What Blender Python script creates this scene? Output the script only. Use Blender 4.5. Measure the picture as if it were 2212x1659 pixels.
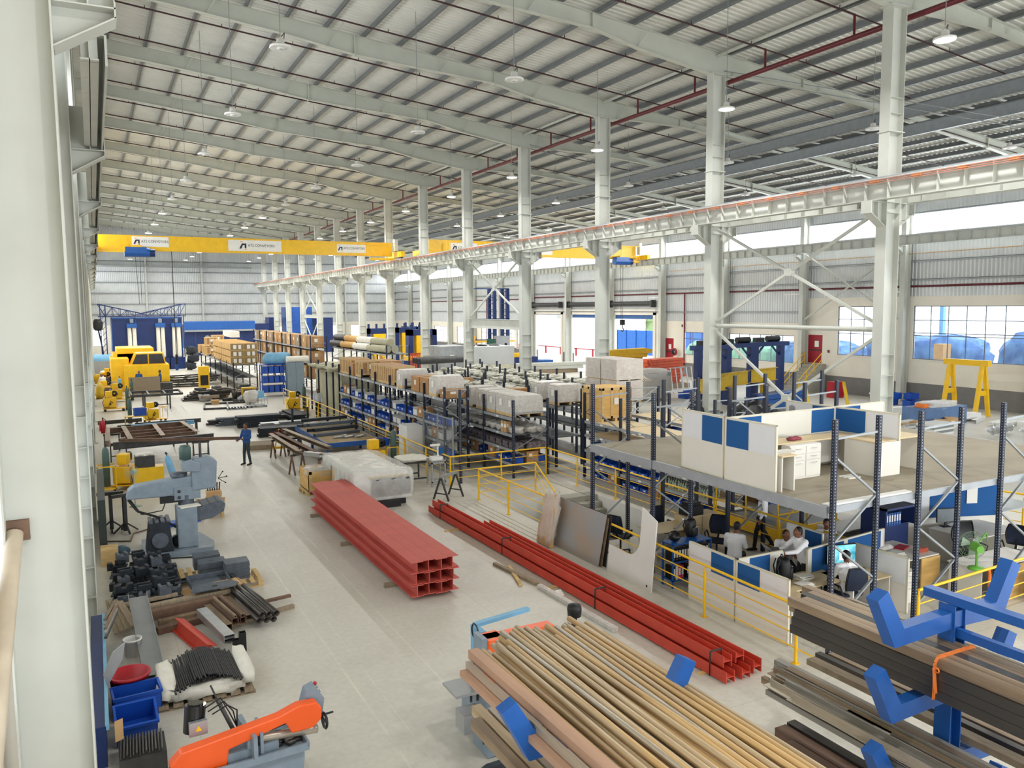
import bpy, math, random
from math import sin, cos, pi, radians, atan2, sqrt, hypot
from mathutils import Vector, Matrix
random.seed(7)
S = bpy.context.scene
for o in list(bpy.data.objects): bpy.data.objects.remove(o)
COL = S.collection

# ---------------------------------------------------------------- camera
FPX, YAW, PITCH, ROLL, EYE = 1738.15, radians(27.347), radians(5.444), radians(-0.465), 6.4
_f = Vector((sin(YAW)*cos(PITCH), cos(YAW)*cos(PITCH), -sin(PITCH)))
_r = Vector((cos(YAW), -sin(YAW), 0)); _u = _r.cross(_f)
RT = _r*cos(ROLL) + _u*sin(ROLL); UP = -_r*sin(ROLL) + _u*cos(ROLL)
cam = bpy.data.cameras.new('camera'); cam.sensor_width = 36; cam.lens = FPX/2212*36
cam.clip_start = .05; cam.clip_end = 600
co = bpy.data.objects.new('camera', cam); COL.objects.link(co)
co.matrix_world = Matrix(((RT.x, UP.x, -_f.x, 0), (RT.y, UP.y, -_f.y, 0), (RT.z, UP.z, -_f.z, EYE), (0, 0, 0, 1)))
S.camera = co

def ray(px, py):
    return RT*((px-1106)/FPX) - UP*((py-829.5)/FPX) + _f
def G(px, py, z=0.0):
    "point of the plane at height z that the photo shows at a pixel"
    d = ray(px, py); t = (z-EYE)/d.z
    return Vector((d.x*t, d.y*t, z))

# ---------------------------------------------------------------- world and daylight
W = bpy.data.worlds.new('sky'); S.world = W; W.use_nodes = True
bg = W.node_tree.nodes['Background']; bg.inputs[0].default_value = (.86, .93, 1, 1); bg.inputs[1].default_value = 2.6
S.view_settings.view_transform = 'Standard'; S.view_settings.look = 'None'
S.view_settings.gamma = 1; S.view_settings.use_curve_mapping = False
S.view_settings.exposure = 0.42

def area(name, loc, rot, sx, sy, power, color=(1, 1, 1), shape='RECTANGLE', parent=None):
    l = bpy.data.lights.new(name, 'AREA'); l.shape = shape; l.size = sx; l.size_y = sy
    l.energy = power; l.color = color
    o = bpy.data.objects.new(name, l); COL.objects.link(o); o.location = loc; o.rotation_euler = rot; o.parent = parent
    return o
# daylight through the right clerestory band; left and front lights are added, unseen
area('added_daylight_left', (-1.5, 78, 11.9), (0, -pi/2, 0), 1.3, 112, 4200, (.93, .97, 1))
area('daylight_clerestory_right', (47.85, 60, 11.65), (0, pi/2, 0), 1.3, 150, 8000, (.93, .97, 1))
area('added_fill_front', (24, -8.7, 4.5), (pi/2, 0, 0), 44, 4, 2600, (.97, .98, 1))

# ---------------------------------------------------------------- materials
MATS = {}
def mat(name, col, rough=.6, metal=0.0, var=.12, scale=3.0, bump=0.0, bscale=40.0, var2=None, stretch=None, spec=None):
    if name in MATS: return MATS[name]
    m = bpy.data.materials.new(name); m.use_nodes = True; MATS[name] = m
    nt = m.node_tree; N = nt.nodes; L = nt.links; b = N['Principled BSDF']
    b.inputs['Roughness'].default_value = rough; b.inputs['Metallic'].default_value = metal
    if spec is not None: b.inputs['Specular IOR Level'].default_value = spec
    tc = N.new('ShaderNodeTexCoord'); mp = N.new('ShaderNodeMapping'); L.new(tc.outputs['Object'], mp.inputs[0])
    if stretch: mp.inputs['Scale'].default_value = stretch
    nz = N.new('ShaderNodeTexNoise'); nz.inputs['Scale'].default_value = scale; nz.inputs['Detail'].default_value = 5
    L.new(mp.outputs[0], nz.inputs['Vector'])
    rp = N.new('ShaderNodeValToRGB'); L.new(nz.outputs[0], rp.inputs[0])
    a = [max(0, c*(1-var)) for c in col]; c2 = var2 if var2 else [min(1, c*(1+var)) for c in col]
    rp.color_ramp.elements[0].position = .32; rp.color_ramp.elements[1].position = .68
    rp.color_ramp.elements[0].color = (*a, 1); rp.color_ramp.elements[1].color = (*c2, 1)
    L.new(rp.outputs[0], b.inputs['Base Color'])
    if bump:
        n2 = N.new('ShaderNodeTexNoise'); n2.inputs['Scale'].default_value = bscale; L.new(mp.outputs[0], n2.inputs['Vector'])
        bp = N.new('ShaderNodeBump'); bp.inputs['Strength'].default_value = bump; bp.inputs['Distance'].default_value = .02
        L.new(n2.outputs[0], bp.inputs['Height']); L.new(bp.outputs[0], b.inputs['Normal'])
    return m
def emis(name, col, s):
    m = bpy.data.materials.new(name); m.use_nodes = True; MATS[name] = m
    b = m.node_tree.nodes['Principled BSDF']; b.inputs['Base Color'].default_value = (*col, 1)
    b.inputs['Emission Color'].default_value = (*col, 1); b.inputs['Emission Strength'].default_value = s
    return m
def glassy(name, col, alpha, rough=.15, wave=0):
    m = bpy.data.materials.new(name); m.use_nodes = True; MATS[name] = m
    nt = m.node_tree; N = nt.nodes; L = nt.links; b = N['Principled BSDF']
    b.inputs['Base Color'].default_value = (*col, 1); b.inputs['Roughness'].default_value = rough
    tr = N.new('ShaderNodeBsdfTransparent'); mx = N.new('ShaderNodeMixShader'); mx.inputs[0].default_value = alpha
    L.new(tr.outputs[0], mx.inputs[1]); L.new(b.outputs[0], mx.inputs[2]); L.new(mx.outputs[0], N['Material Output'].inputs[0])
    if wave:
        tc = N.new('ShaderNodeTexCoord'); nz = N.new('ShaderNodeTexNoise'); nz.inputs['Scale'].default_value = wave; nz.inputs['Detail'].default_value = 6
        nz.inputs['Distortion'].default_value = 1.5
        L.new(tc.outputs['Object'], nz.inputs['Vector']); bp = N.new('ShaderNodeBump'); bp.inputs['Strength'].default_value = .35; bp.inputs['Distance'].default_value = .03
        L.new(nz.outputs[0], bp.inputs['Height']); L.new(bp.outputs[0], b.inputs['Normal'])
        rp = N.new('ShaderNodeValToRGB'); L.new(nz.outputs[0], rp.inputs[0]); rp.color_ramp.elements[0].position = .35; rp.color_ramp.elements[1].position = .7
        rp.color_ramp.elements[0].color = (alpha*.88,)*3+(1,); rp.color_ramp.elements[1].color = (min(1, alpha*1.12),)*3+(1,)
        L.new(rp.outputs[0], mx.inputs[0])
    return m
def stripes(name, c1, c2, axis, period, frac, rough=.6, metal=0, noise=.1):
    "colour bands along one object axis (planks, slots, panel joints)"
    m = mat(name, c1, rough, metal, noise); nt = m.node_tree; N = nt.nodes; L = nt.links
    tc = N.new('ShaderNodeTexCoord'); sp = N.new('ShaderNodeSeparateXYZ'); L.new(tc.outputs['Object'], sp.inputs[0])
    d = N.new('ShaderNodeMath'); d.operation = 'DIVIDE'; L.new(sp.outputs[axis], d.inputs[0]); d.inputs[1].default_value = period
    f = N.new('ShaderNodeMath'); f.operation = 'FRACT'; L.new(d.outputs[0], f.inputs[0])
    g = N.new('ShaderNodeMath'); g.operation = 'LESS_THAN'; L.new(f.outputs[0], g.inputs[0]); g.inputs[1].default_value = frac
    mx = N.new('ShaderNodeMix'); mx.data_type = 'RGBA'; L.new(g.outputs[0], mx.inputs[0])
    b = N['Principled BSDF']; src = b.inputs['Base Color'].links[0].from_socket
    L.new(src, mx.inputs[6]); mx.inputs[7].default_value = (*c2, 1); L.new(mx.outputs[2], b.inputs['Base Color'])
    return m
def s2l(r, g, b):
    f = lambda v: (v/255/12.92 if v/255 <= .04045 else ((v/255+.055)/1.055)**2.4)
    return (f(r), f(g), f(b))

M_STEEL = mat('painted_steel', s2l(196, 198, 190), .5, .0, .05, 1.2)
M_STEELD = mat('galvanised_steel', s2l(150, 155, 158), .4, .5, .08, 4)
M_RAFT = mat('rafter_paint', s2l(190, 193, 182), .5, .0, .05, 1.2)
M_PURLIN = mat('purlin_steel', s2l(124, 128, 130), .5, .3, .08, 2)
M_SHEET = mat('roof_sheet', s2l(216, 216, 208), .4, 0, .05, .8)
M_CLAD = mat('wall_cladding', s2l(200, 203, 203), .42, .3, .05, .8)
M_CREAM = mat('cream_plaster', s2l(232, 226, 212), .8, 0, .03, 1)
M_DADO = mat('grey_dado_paint', s2l(120, 118, 116), .7, 0, .08, 2)
M_WHITE = mat('white_paint', s2l(228, 227, 222), .5, 0, .03, 2)
M_MAROON = mat('maroon_pipe_paint', s2l(98, 22, 32), .4, 0, .1, 3)
M_YEL = mat('yellow_paint', s2l(240, 190, 16), .4, 0, .06, 3)
M_YELD = mat('ochre_yellow_paint', s2l(200, 165, 30), .5, 0, .12, 4)
M_BLUE = mat('blue_paint', s2l(24, 84, 158), .4, 0, .1, 4)
M_NAVY = mat('navy_paint', s2l(15, 27, 50), .45, 0, .1, 4)
M_DBLUE = mat('deep_blue_paint', s2l(14, 42, 98), .4, 0, .1, 1)
M_BIN = mat('blue_plastic', s2l(20, 78, 178), .45, 0, .1, 3)
M_RED = mat('red_oxide_primer', s2l(196, 66, 48), .55, 0, .08, 2.5, .1, 60)
M_RED2 = mat('red_oxide_primer_faded', s2l(192, 86, 74), .6, 0, .07, 2)
M_ORANGE = mat('orange_paint', s2l(238, 92, 30), .35, 0, .05, 3)
M_MACH = mat('machine_grey_blue', s2l(128, 142, 154), .45, 0, .1, 5)
M_CAST = mat('dark_casting', s2l(40, 46, 54), .55, .3, .25, 8, .3, 60)
M_CASTL = mat('slate_casting', s2l(86, 94, 104), .5, .3, .18, 8, .2, 60)
M_DSTEEL = mat('dark_steel', s2l(70, 70, 70), .5, .5, .25, 5)
M_RUST = mat('rusty_steel', s2l(132, 112, 92), .5, .3, .16, 6, .2, 80, var2=s2l(164, 142, 114), stretch=(1, .12, 1))
M_RUST2 = mat('brown_rust_steel', s2l(116, 90, 74), .7, .2, .2, 6, .2, 80, stretch=(1, .12, 1))
M_PIPE = mat('mill_scale_pipe', s2l(182, 156, 120), .42, .35, .16, 7, .1, 80, var2=s2l(208, 186, 152), stretch=(1, .1, 1))
M_PIPEY = mat('ochre_rust_pipe', s2l(196, 158, 104), .45, .25, .12, 7, .1, 80, var2=s2l(214, 180, 128), stretch=(1, .1, 1))
M_PIPEG = mat('bright_steel_pipe', s2l(186, 176, 160), .32, .5, .12, 7, stretch=(1, .1, 1))
M_PIPED = mat('dark_steel_pipe', s2l(82, 78, 74), .35, .6, .2, 7, stretch=(1, .1, 1))
M_WOOD = mat('pine_wood', s2l(208, 176, 122), .7, 0, .14, 5, .2, 30, stretch=(1, 1, 8))
M_WOODG = mat('weathered_wood', s2l(150, 134, 112), .8, 0, .2, 5, .2, 30, stretch=(8, 1, 1))
M_PLY = mat('plywood', s2l(212, 170, 100), .7, 0, .14, 2.5, 0, 30, stretch=(1, 1, 4))
M_CARD = mat('cardboard', s2l(176, 132, 86), .85, 0, .1, 2)
M_CARD2 = mat('light_cardboard', s2l(198, 160, 112), .85, 0, .1, 2)
M_DECK = mat('mezzanine_board', s2l(152, 143, 124), .75, 0, .1, 1.2)
M_DESK = mat('maple_laminate', s2l(214, 192, 150), .5, 0, .05, 3, stretch=(1, 6, 1))
M_WBOARD = mat('white_laminate', s2l(226, 222, 212), .45, 0, .02, 2)
M_FABBLUE = mat('blue_fabric_panel', s2l(18, 84, 146), .85, 0, .05, 30)
M_BLACK = mat('black_plastic', s2l(15, 15, 18), .5, 0, .1, 5)
M_CHAIR = mat('navy_mesh_fabric', s2l(20, 32, 54), .8, 0, .1, 20)
M_CHROME = mat('bright_aluminium', s2l(205, 207, 210), .3, .8, .08, 6)
M_TIN = mat('stainless_panel', s2l(168, 170, 172), .35, .6, .08, 3)
M_GREENC = mat('green_cylinder_paint', s2l(74, 98, 92), .5, 0, .15, 5)
M_LBLUE = mat('light_blue_paint', s2l(118, 172, 206), .5, 0, .08, 4)
M_REDP = mat('red_plastic', s2l(176, 28, 42), .4, 0, .08, 4)
M_PAPER = mat('paper', s2l(236, 234, 226), .9, 0, .03, 3)
M_STRAP = mat('orange_strap', s2l(222, 120, 50), .8, 0, .15, 20)
M_TARP = mat('olive_tarpaulin', s2l(172, 168, 142), .85, 0, .1, 2, .4, 3)
M_BTARP = mat('blue_tarpaulin', s2l(40, 96, 170), .6, 0, .2, 1.2, .8, 1.5, var2=s2l(96, 150, 205))
M_CLOTH = mat('white_cloth', s2l(226, 222, 210), .9, 0, .06, 5, .4, 6)
M_GLASS = glassy('window_glass', (.9, .95, 1), .06, .05)
M_FILM = glassy('clear_plastic_film', (.85, .84, .8), .42, .22, 3)
M_FILM2 = glassy('shrink_wrap', (.80, .77, .72), .7, .3, 5)
M_MESHG = glassy('mesh_guard', (.35, .38, .4), .35, .6)
M_SKIN = mat('skin', s2l(126, 82, 60), .55, 0, .06, 8)
M_HAIR = mat('black_hair', s2l(20, 18, 18), .6, 0, .1, 30)
M_SHIRT = mat('white_shirt', s2l(244, 244, 248), .85, 0, .02, 8)
M_TROUS = mat('dark_trousers', s2l(30, 32, 38), .85, 0, .1, 10)
M_JACK = mat('blue_workwear', s2l(34, 74, 132), .85, 0, .1, 6)
M_JEAN = mat('dark_teal_trousers', s2l(44, 58, 66), .85, 0, .12, 8)
M_LAMP = emis('lamp_diffuser_lit', (1, .98, .94), 14)
M_LAMPOFF = mat('lamp_diffuser_off', s2l(225, 225, 220), .4)

# ---------------------------------------------------------------- mesh builder
class MB:
    def __init__(s): s.v = []; s.f = []; s.m = []; s.cur = 0; s.sm = []
    def add(s, vs, fs, smooth=False):
        n = len(s.v); s.v += [tuple(v) for v in vs]
        for f in fs: s.f.append([i+n for i in f]); s.m.append(s.cur); s.sm.append(smooth)
        return s
    def b(s, x0, x1, y0, y1, z0, z1):
        return s.add([(x0, y0, z0), (x1, y0, z0), (x1, y1, z0), (x0, y1, z0), (x0, y0, z1), (x1, y0, z1), (x1, y1, z1), (x0, y1, z1)],
                     [(0, 3, 2, 1), (4, 5, 6, 7), (0, 1, 5, 4), (1, 2, 6, 5), (2, 3, 7, 6), (3, 0, 4, 7)])
    def box(s, c, d, rz=0, rx=0, ry=0):
        R = Matrix.Rotation(rz, 3, 'Z') @ Matrix.Rotation(ry, 3, 'Y') @ Matrix.Rotation(rx, 3, 'X'); c = Vector(c); vs = []
        for z in (-.5, .5):
            for x, y in ((-.5, -.5), (.5, -.5), (.5, .5), (-.5, .5)): vs.append(c+R @ Vector((x*d[0], y*d[1], z*d[2])))
        return s.add(vs, [(0, 3, 2, 1), (4, 5, 6, 7), (0, 1, 5, 4), (1, 2, 6, 5), (2, 3, 7, 6), (3, 0, 4, 7)])
    def bar(s, p, q, w, h, up=(0, 0, 1)):
        "box of width w (sideways) and height h (towards up) from p to q"
        p = Vector(p); q = Vector(q); d = (q-p).normalized(); u = Vector(up)
        if abs(d.dot(u)) > .999: u = Vector((1, 0, 0))
        a = d.cross(u).normalized(); u = a.cross(d).normalized(); vs = []
        for e in (p, q):
            for i, j in ((-.5, -.5), (.5, -.5), (.5, .5), (-.5, .5)): vs.append(e+a*(i*w)+u*(j*h))
        return s.add(vs, [(0, 1, 2, 3), (7, 6, 5, 4), (0, 4, 5, 1), (1, 5, 6, 2), (2, 6, 7, 3), (3, 7, 4, 0)])
    def tube(s, p, q, r, n=10, r2=None, cap=True):
        p = Vector(p); q = Vector(q); d = (q-p).normalized(); r2 = r if r2 is None else r2
        u = Vector((0, 0, 1)) if abs(d.z) < .9 else Vector((1, 0, 0)); a = d.cross(u).normalized(); u = a.cross(d)
        vs = [];
        for e, rr in ((p, r), (q, r2)):
            for i in range(n): t = 2*pi*i/n; vs.append(e+(a*cos(t)+u*sin(t))*rr)
        s.add(vs, [(i, (i+1) % n, n+(i+1) % n, n+i) for i in range(n)], True)
        if cap: s.add([vs[i] for i in range(n)], [tuple(range(n))[::-1]]); s.add([vs[n+i] for i in range(n)], [tuple(range(n))])
        return s
    def path(s, pts, r, n=8):
        for a, b in zip(pts, pts[1:]): s.tube(a, b, r, n)
        return s
    def hollow(s, p, q, r, t, n=12):
        "open pipe with wall thickness"
        p = Vector(p); q = Vector(q); d = (q-p).normalized()
        u = Vector((0, 0, 1)) if abs(d.z) < .9 else Vector((1, 0, 0)); a = d.cross(u).normalized(); u = a.cross(d); vs = []
        for e, rr in ((p, r), (q, r), (q, r-t), (p, r-t)):
            for i in range(n): th = 2*pi*i/n; vs.append(e+(a*cos(th)+u*sin(th))*rr)
        fs = []
        for k in range(4):
            for i in range(n): fs.append((k*n+i, k*n+(i+1) % n, ((k+1) % 4)*n+(i+1) % n, ((k+1) % 4)*n+i))
        return s.add(vs, fs, n > 4)
    def rtube(s, p, q, w, h, t, up=(0, 0, 1)):
        "open rectangular hollow section"
        p = Vector(p); q = Vector(q); d = (q-p).normalized(); u = Vector(up); a = d.cross(u).normalized(); u = a.cross(d).normalized(); vs = []
        for e, ww, hh in ((p, w, h), (q, w, h), (q, w-2*t, h-2*t), (p, w-2*t, h-2*t)):
            for i, j in ((-.5, -.5), (.5, -.5), (.5, .5), (-.5, .5)): vs.append(e+a*(i*ww)+u*(j*hh))
        fs = []
        for k in range(4):
            for i in range(4): fs.append((k*4+i, k*4+(i+1) % 4, ((k+1) % 4)*4+(i+1) % 4, ((k+1) % 4)*4+i))
        return s.add(vs, fs)
    def ibeam(s, p, q, w, h, tf=.012, tw=.01, up=(0, 0, 1)):
        p = Vector(p); q = Vector(q); u = Vector(up)
        s.bar(p+u*(h/2-tf/2), q+u*(h/2-tf/2), w, tf, up); s.bar(p-u*(h/2-tf/2), q-u*(h/2-tf/2), w, tf, up)
        return s.bar(p, q, tw, h-2*tf, up)
    def chan(s, p, q, w, h, t=.01, up=(0, 0, 1), side=1):
        p = Vector(p); q = Vector(q); u = Vector(up); a = (q-p).normalized().cross(u).normalized()
        s.bar(p+u*(h/2-t/2), q+u*(h/2-t/2), w, t, up); s.bar(p-u*(h/2-t/2), q-u*(h/2-t/2), w, t, up)
        o = a*side*(w/2-t/2); return s.bar(p+o, q+o, t, h, up)
    def prism(s, poly, axis, a, b):
        "extrude a 2-D outline along an axis; poly in the two other axes in xyz order"
        n = len(poly); vs = []
        for t in (a, b):
            for p in poly:
                v = list(p); v.insert('xyz'.index(axis), t); vs.append(v)
        return s.add(vs, [tuple(range(n))[::-1], tuple(range(n, 2*n))]+[(i, (i+1) % n, n+(i+1) % n, n+i) for i in range(n)])
    def lathe(s, prof, c=(0, 0, 0), n=16, axis='z'):
        c = Vector(c); vs = []
        for r, z in prof:
            for i in range(n):
                t = 2*pi*i/n; v = Vector((r*cos(t), r*sin(t), z))
                if axis == 'x': v = Vector((v.z, v.x, v.y))
                if axis == 'y': v = Vector((v.x, v.z, v.y))
                vs.append(c+v)
        return s.add(vs, [(k*n+i, k*n+(i+1) % n, (k+1)*n+(i+1) % n, (k+1)*n+i) for k in range(len(prof)-1) for i in range(n)], True)
    def ball(s, c, r, n=10):
        r = r if hasattr(r, '__len__') else (r, r, r); vs = []; c = Vector(c); m = n//2
        for k in range(m+1):
            ph = -pi/2+pi*k/m
            for i in range(n): t = 2*pi*i/n; vs.append(c+Vector((r[0]*max(cos(ph), .001)*cos(t), r[1]*max(cos(ph), .001)*sin(t), r[2]*sin(ph))))
        return s.add(vs, [(k*n+i, k*n+(i+1) % n, (k+1)*n+(i+1) % n, (k+1)*n+i) for k in range(m) for i in range(n)], True)
    def lump(s, c, d, seed, n=10, amp=.25):
        "crumpled closed blob"
        rnd = random.Random(seed); vs = []; c = Vector(c); m = n//2+1
        for k in range(m+1):
            ph = -pi/2+pi*k/m
            for i in range(n):
                t = 2*pi*i/n; j = 1+rnd.uniform(-amp, amp) if 0 < k < m else 1
                cx, sx = cos(t), sin(t); q = lambda v: math.copysign(abs(v)**.6, v)
                vs.append(c+Vector((d[0]/2*q(cx)*max(cos(ph), .001)**.6*j, d[1]/2*q(sx)*max(cos(ph), .001)**.6*j, d[2]/2*q(sin(ph))*j)))
        return s.add(vs, [(k*n+i, k*n+(i+1) % n, (k+1)*n+(i+1) % n, (k+1)*n+i) for k in range(m) for i in range(n)], True)
    def wave(s, axis, a0, a1, z0, z1, c, pitch, depth, prof=.5):
        "trapezoidal corrugated sheet: runs along axis a, constant c(z) across"
        pts = []; t = a0; k = 0
        while t < a1:
            pts += [(t, 0), (t+pitch*.3, 0), (t+pitch*.4, depth), (t+pitch*.9, depth)]; t += pitch
        pts.append((a1, 0)); return pts
    def build(s, name, m, parent=None, loc=None, bevel=0, mods=None):
        me = bpy.data.meshes.new(name); me.from_pydata(s.v, [], s.f)
        ms = m if isinstance(m, (list, tuple)) else [m]
        for x in ms: me.materials.append(x)
        me.polygons.foreach_set('material_index', s.m); me.polygons.foreach_set('use_smooth', s.sm); me.update()
        o = bpy.data.objects.new(name, me); COL.objects.link(o)
        if parent: o.parent = parent
        if loc is not None: o.location = loc
        if bevel:
            bv = o.modifiers.new('bevel', 'BEVEL'); bv.width = bevel; bv.segments = 2; bv.limit_method = 'ANGLE'
        return o
def tag(o, label, cat, group=None, kind=None):
    if label: o['label'] = label
    if cat: o['category'] = cat
    if group: o['group'] = group
    if kind: o['kind'] = kind
    return o
def thing(name, label, cat, loc=(0, 0, 0), rz=0, group=None):
    o = bpy.data.objects.new(name, None); COL.objects.link(o); o.empty_display_size = .2
    o.location = loc; o.rotation_euler = (0, 0, rz); return tag(o, label, cat, group)
def single(mb, name, m, label, cat, loc=(0, 0, 0), rz=0, group=None, bevel=0):
    o = mb.build(name, m, loc=loc, bevel=bevel); o.rotation_euler = (0, 0, rz); return tag(o, label, cat, group)
KIDS = {}
def dup(root, loc, rz=None, label=None, group=None, scale=None):
    r = root.copy(); COL.objects.link(r); r.location = loc
    if rz is not None: r.rotation_euler = (0, 0, rz)
    if label: r['label'] = label
    if group: r['group'] = group
    if scale: r.scale = scale
    def rec(src, dst):
        for ch in CH(src):
            c = ch.copy(); COL.objects.link(c); c.parent = dst; rec(ch, c)
    rec(root, r); return r
_chc = {}
def CH(o):
    if o.name not in _chc: _chc[o.name] = list(o.children)
    return _chc[o.name]
def struct(mb, name, m, kind='structure', **k):
    o = mb.build(name, m, **k); o['kind'] = kind; return o
ORD = ['first', 'second', 'third', 'fourth', 'fifth', 'sixth', 'seventh', 'eighth', 'ninth', 'tenth', 'eleventh', 'twelfth', 'thirteenth', 'fourteenth', 'fifteenth', 'sixteenth', 'seventeenth', 'eighteenth', 'nineteenth', 'twentieth',
       'twenty-first', 'twenty-second', 'twenty-third', 'twenty-fourth', 'twenty-fifth', 'twenty-sixth', 'twenty-seventh', 'twenty-eighth', 'twenty-ninth', 'thirtieth']
# ================================================================ THE HALL
BAY = 8.48
BY = [9.86+BAY*k for k in range(-1, 15)]            # frame lines along the hall
roofz = lambda x: 19.3-.102*x                        # top of the rafters
Y0, Y1 = -9, 137

# ---- floor with the stair pit
PX0, PX1, PY0, PY1 = 11.45, 15.05, 17.95, 23.3
fm = MB()
for x0, x1, y0, y1 in ((-14, PX0, Y0, Y1), (PX0, PX1, Y0, PY0), (PX0, PX1, PY1, Y1), (PX1, 62, Y0, Y1)): fm.b(x0, x1, y0, y1, -.3, 0)
m = mat('concrete_floor', s2l(196, 190, 174), .42, 0, .0, .35); nt = m.node_tree; N = nt.nodes; L = nt.links
b = N['Principled BSDF']; tc = N.new('ShaderNodeTexCoord')
def noise(sc, det, st=(1, 1, 1)):
    mp = N.new('ShaderNodeMapping'); L.new(tc.outputs['Object'], mp.inputs[0]); mp.inputs['Scale'].default_value = st
    n = N.new('ShaderNodeTexNoise'); n.inputs['Scale'].default_value = sc; n.inputs['Detail'].default_value = det; L.new(mp.outputs[0], n.inputs['Vector']); return n
def ramp(src, p0, c0, p1, c1):
    r = N.new('ShaderNodeValToRGB'); L.new(src, r.inputs[0]); r.color_ramp.elements[0].position = p0; r.color_ramp.elements[1].position = p1
    r.color_ramp.elements[0].color = (*c0, 1); r.color_ramp.elements[1].color = (*c1, 1); return r.outputs[0]
def mixc(fac, a, c, mode='MIX'):
    x = N.new('ShaderNodeMix'); x.data_type = 'RGBA'; x.blend_type = mode
    if isinstance(fac, float): x.inputs[0].default_value = fac
    else: L.new(fac, x.inputs[0])
    for i, v in ((6, a), (7, c)):
        if isinstance(v, tuple): x.inputs[i].default_value = (*v, 1)
        else: L.new(v, x.inputs[i])
    return x.outputs[2]
def math(op, a, bb):
    x = N.new('ShaderNodeMath'); x.operation = op
    for i, v in enumerate((a, bb)):
        if isinstance(v, (int, float)): x.inputs[i].default_value = v
        elif v is not None: L.new(v, x.inputs[i])
    return x.outputs[0]
base = ramp(noise(.35, 6).outputs[0], .3, s2l(192, 187, 174), .7, s2l(210, 206, 195))
base = mixc(.5, base, ramp(noise(9, 8).outputs[0], .25, s2l(186, 181, 168), .75, s2l(212, 208, 198)))
stain = ramp(noise(.9, 9, (1, .6, 1)).outputs[0], .60, (0, 0, 0), .72, (1, 1, 1))
base = mixc(math('MULTIPLY', stain, .22), base, s2l(142, 134, 118))
sx = N.new('ShaderNodeSeparateXYZ'); L.new(tc.outputs['Object'], sx.inputs[0])
for cx, w, s_ in ((5.02, .02, .55), (5.42, .012, .35), (3.62, .02, .5), (3.95, .012, .3)):     # pale scratched tracks along the aisle
    t = math('LESS_THAN', math('ABSOLUTE', math('SUBTRACT', sx.outputs[0], cx), None), w)
    t = math('MULTIPLY', t, ramp(noise(3, 4, (1, .3, 1)).outputs[0], .35, (0, 0, 0), .6, (1, 1, 1)))
    base = mixc(math('MULTIPLY', t, s_), base, s2l(224, 218, 200))
for ax, per in ((0, 6.0), (1, 8.48)):                   # saw-cut joints
    fr = math('FRACT', math('DIVIDE', math('ADD', sx.outputs[ax], 100.9), per), None)
    base = mixc(math('MULTIPLY', math('LESS_THAN', fr, .006/per*2), .35), base, s2l(130, 124, 110))
L.new(base, b.inputs['Base Color']); L.new(math('ADD', math('MULTIPLY', noise(2, 5).outputs[0], .3), .28), b.inputs['Roughness'])
M_FLOOR = m
import math
struct(fm, 'floor', M_FLOOR)
M_CONC = mat('stair_concrete', s2l(158, 156, 144), .8, 0, .08, 4, .2, 50)
pm = MB(); pm.b(PX0-.2, PX0+.02, PY0, PY1, -1.9, -.005); pm.b(PX1-.02, PX1+.2, PY0, PY1, -1.9, -.005); pm.b(PX0, PX1, PY1-.02, PY1+.2, -1.9, -.005); pm.b(PX0, PX1, PY0-.2, PY0+.02, -1.9, -.005)
struct(pm, 'wall_pit', M_WHITE)
pm = MB(); pm.b(PX0-.2, PX1+.2, PY0-.2, PY1+.2, -2.0, -1.9); struct(pm, 'floor_pit', mat('pit_floor_dark', s2l(70, 68, 64), .8))
st = MB(); st.b(13.36, PX1-.03, 22.75, PY1-.03, -1.89, -.002)
for k in range(9): st.b(13.36, PX1-.03, 22.75-.3*(k+1), 22.75-.3*k, -1.89, -.19*(k+1))
tag(st.build('concrete_stair', M_CONC), 'grey concrete steps going down into the white-walled pit inside the yellow railings', 'stairs')
cb = MB(); cb.b(13.2, 13.35, 19.8, PY1, -1.9, -.02); struct(cb, 'trim_stair', M_WHITE)

# ---- roof sheet (corrugated, ribs down the slope)
rf = MB(); prof = []; y = Y0
while y < Y1:
    prof += [(y, 0), (y+.12, 0), (y+.15, .04), (y+.27, .04)]; y += .30
vs = []; fs = []
for y, d in prof:
    for x in (-13, -1.0, 48.2): vs.append((x, y, (roofz(x) if x > -1.5 else roofz(-1)-1.2)+.26+d))
n = len(prof)
fs = [(3*i+1, 3*i+2, 3*i+5, 3*i+4) for i in range(n-1)]
rf.add(vs, fs); rf.b(-13, -1.0, Y0, Y1, roofz(-1)+.2, roofz(-1)+.3)
struct(rf, 'ceiling', M_SHEET)

# ---- purlins, each a long Z-section over the rafters
k = 0; x = -.42
while x < 47.6:
    z = roofz(x); p = MB(); p.b(x-.006, x+.006, Y0, Y1, z, z+.24); p.b(x-.12, x+.04, Y0, Y1, z, z+.01); p.b(x, x+.1, Y0, Y1, z+.23, z+.24)
    o = p.build('roof_purlin', M_PURLIN)
    tag(o, 'long grey roof purlin running the length of the hall, %s line from the left wall' % ORD[k], 'purlin', 'roof purlins'); x += 1.645; k += 1

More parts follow.
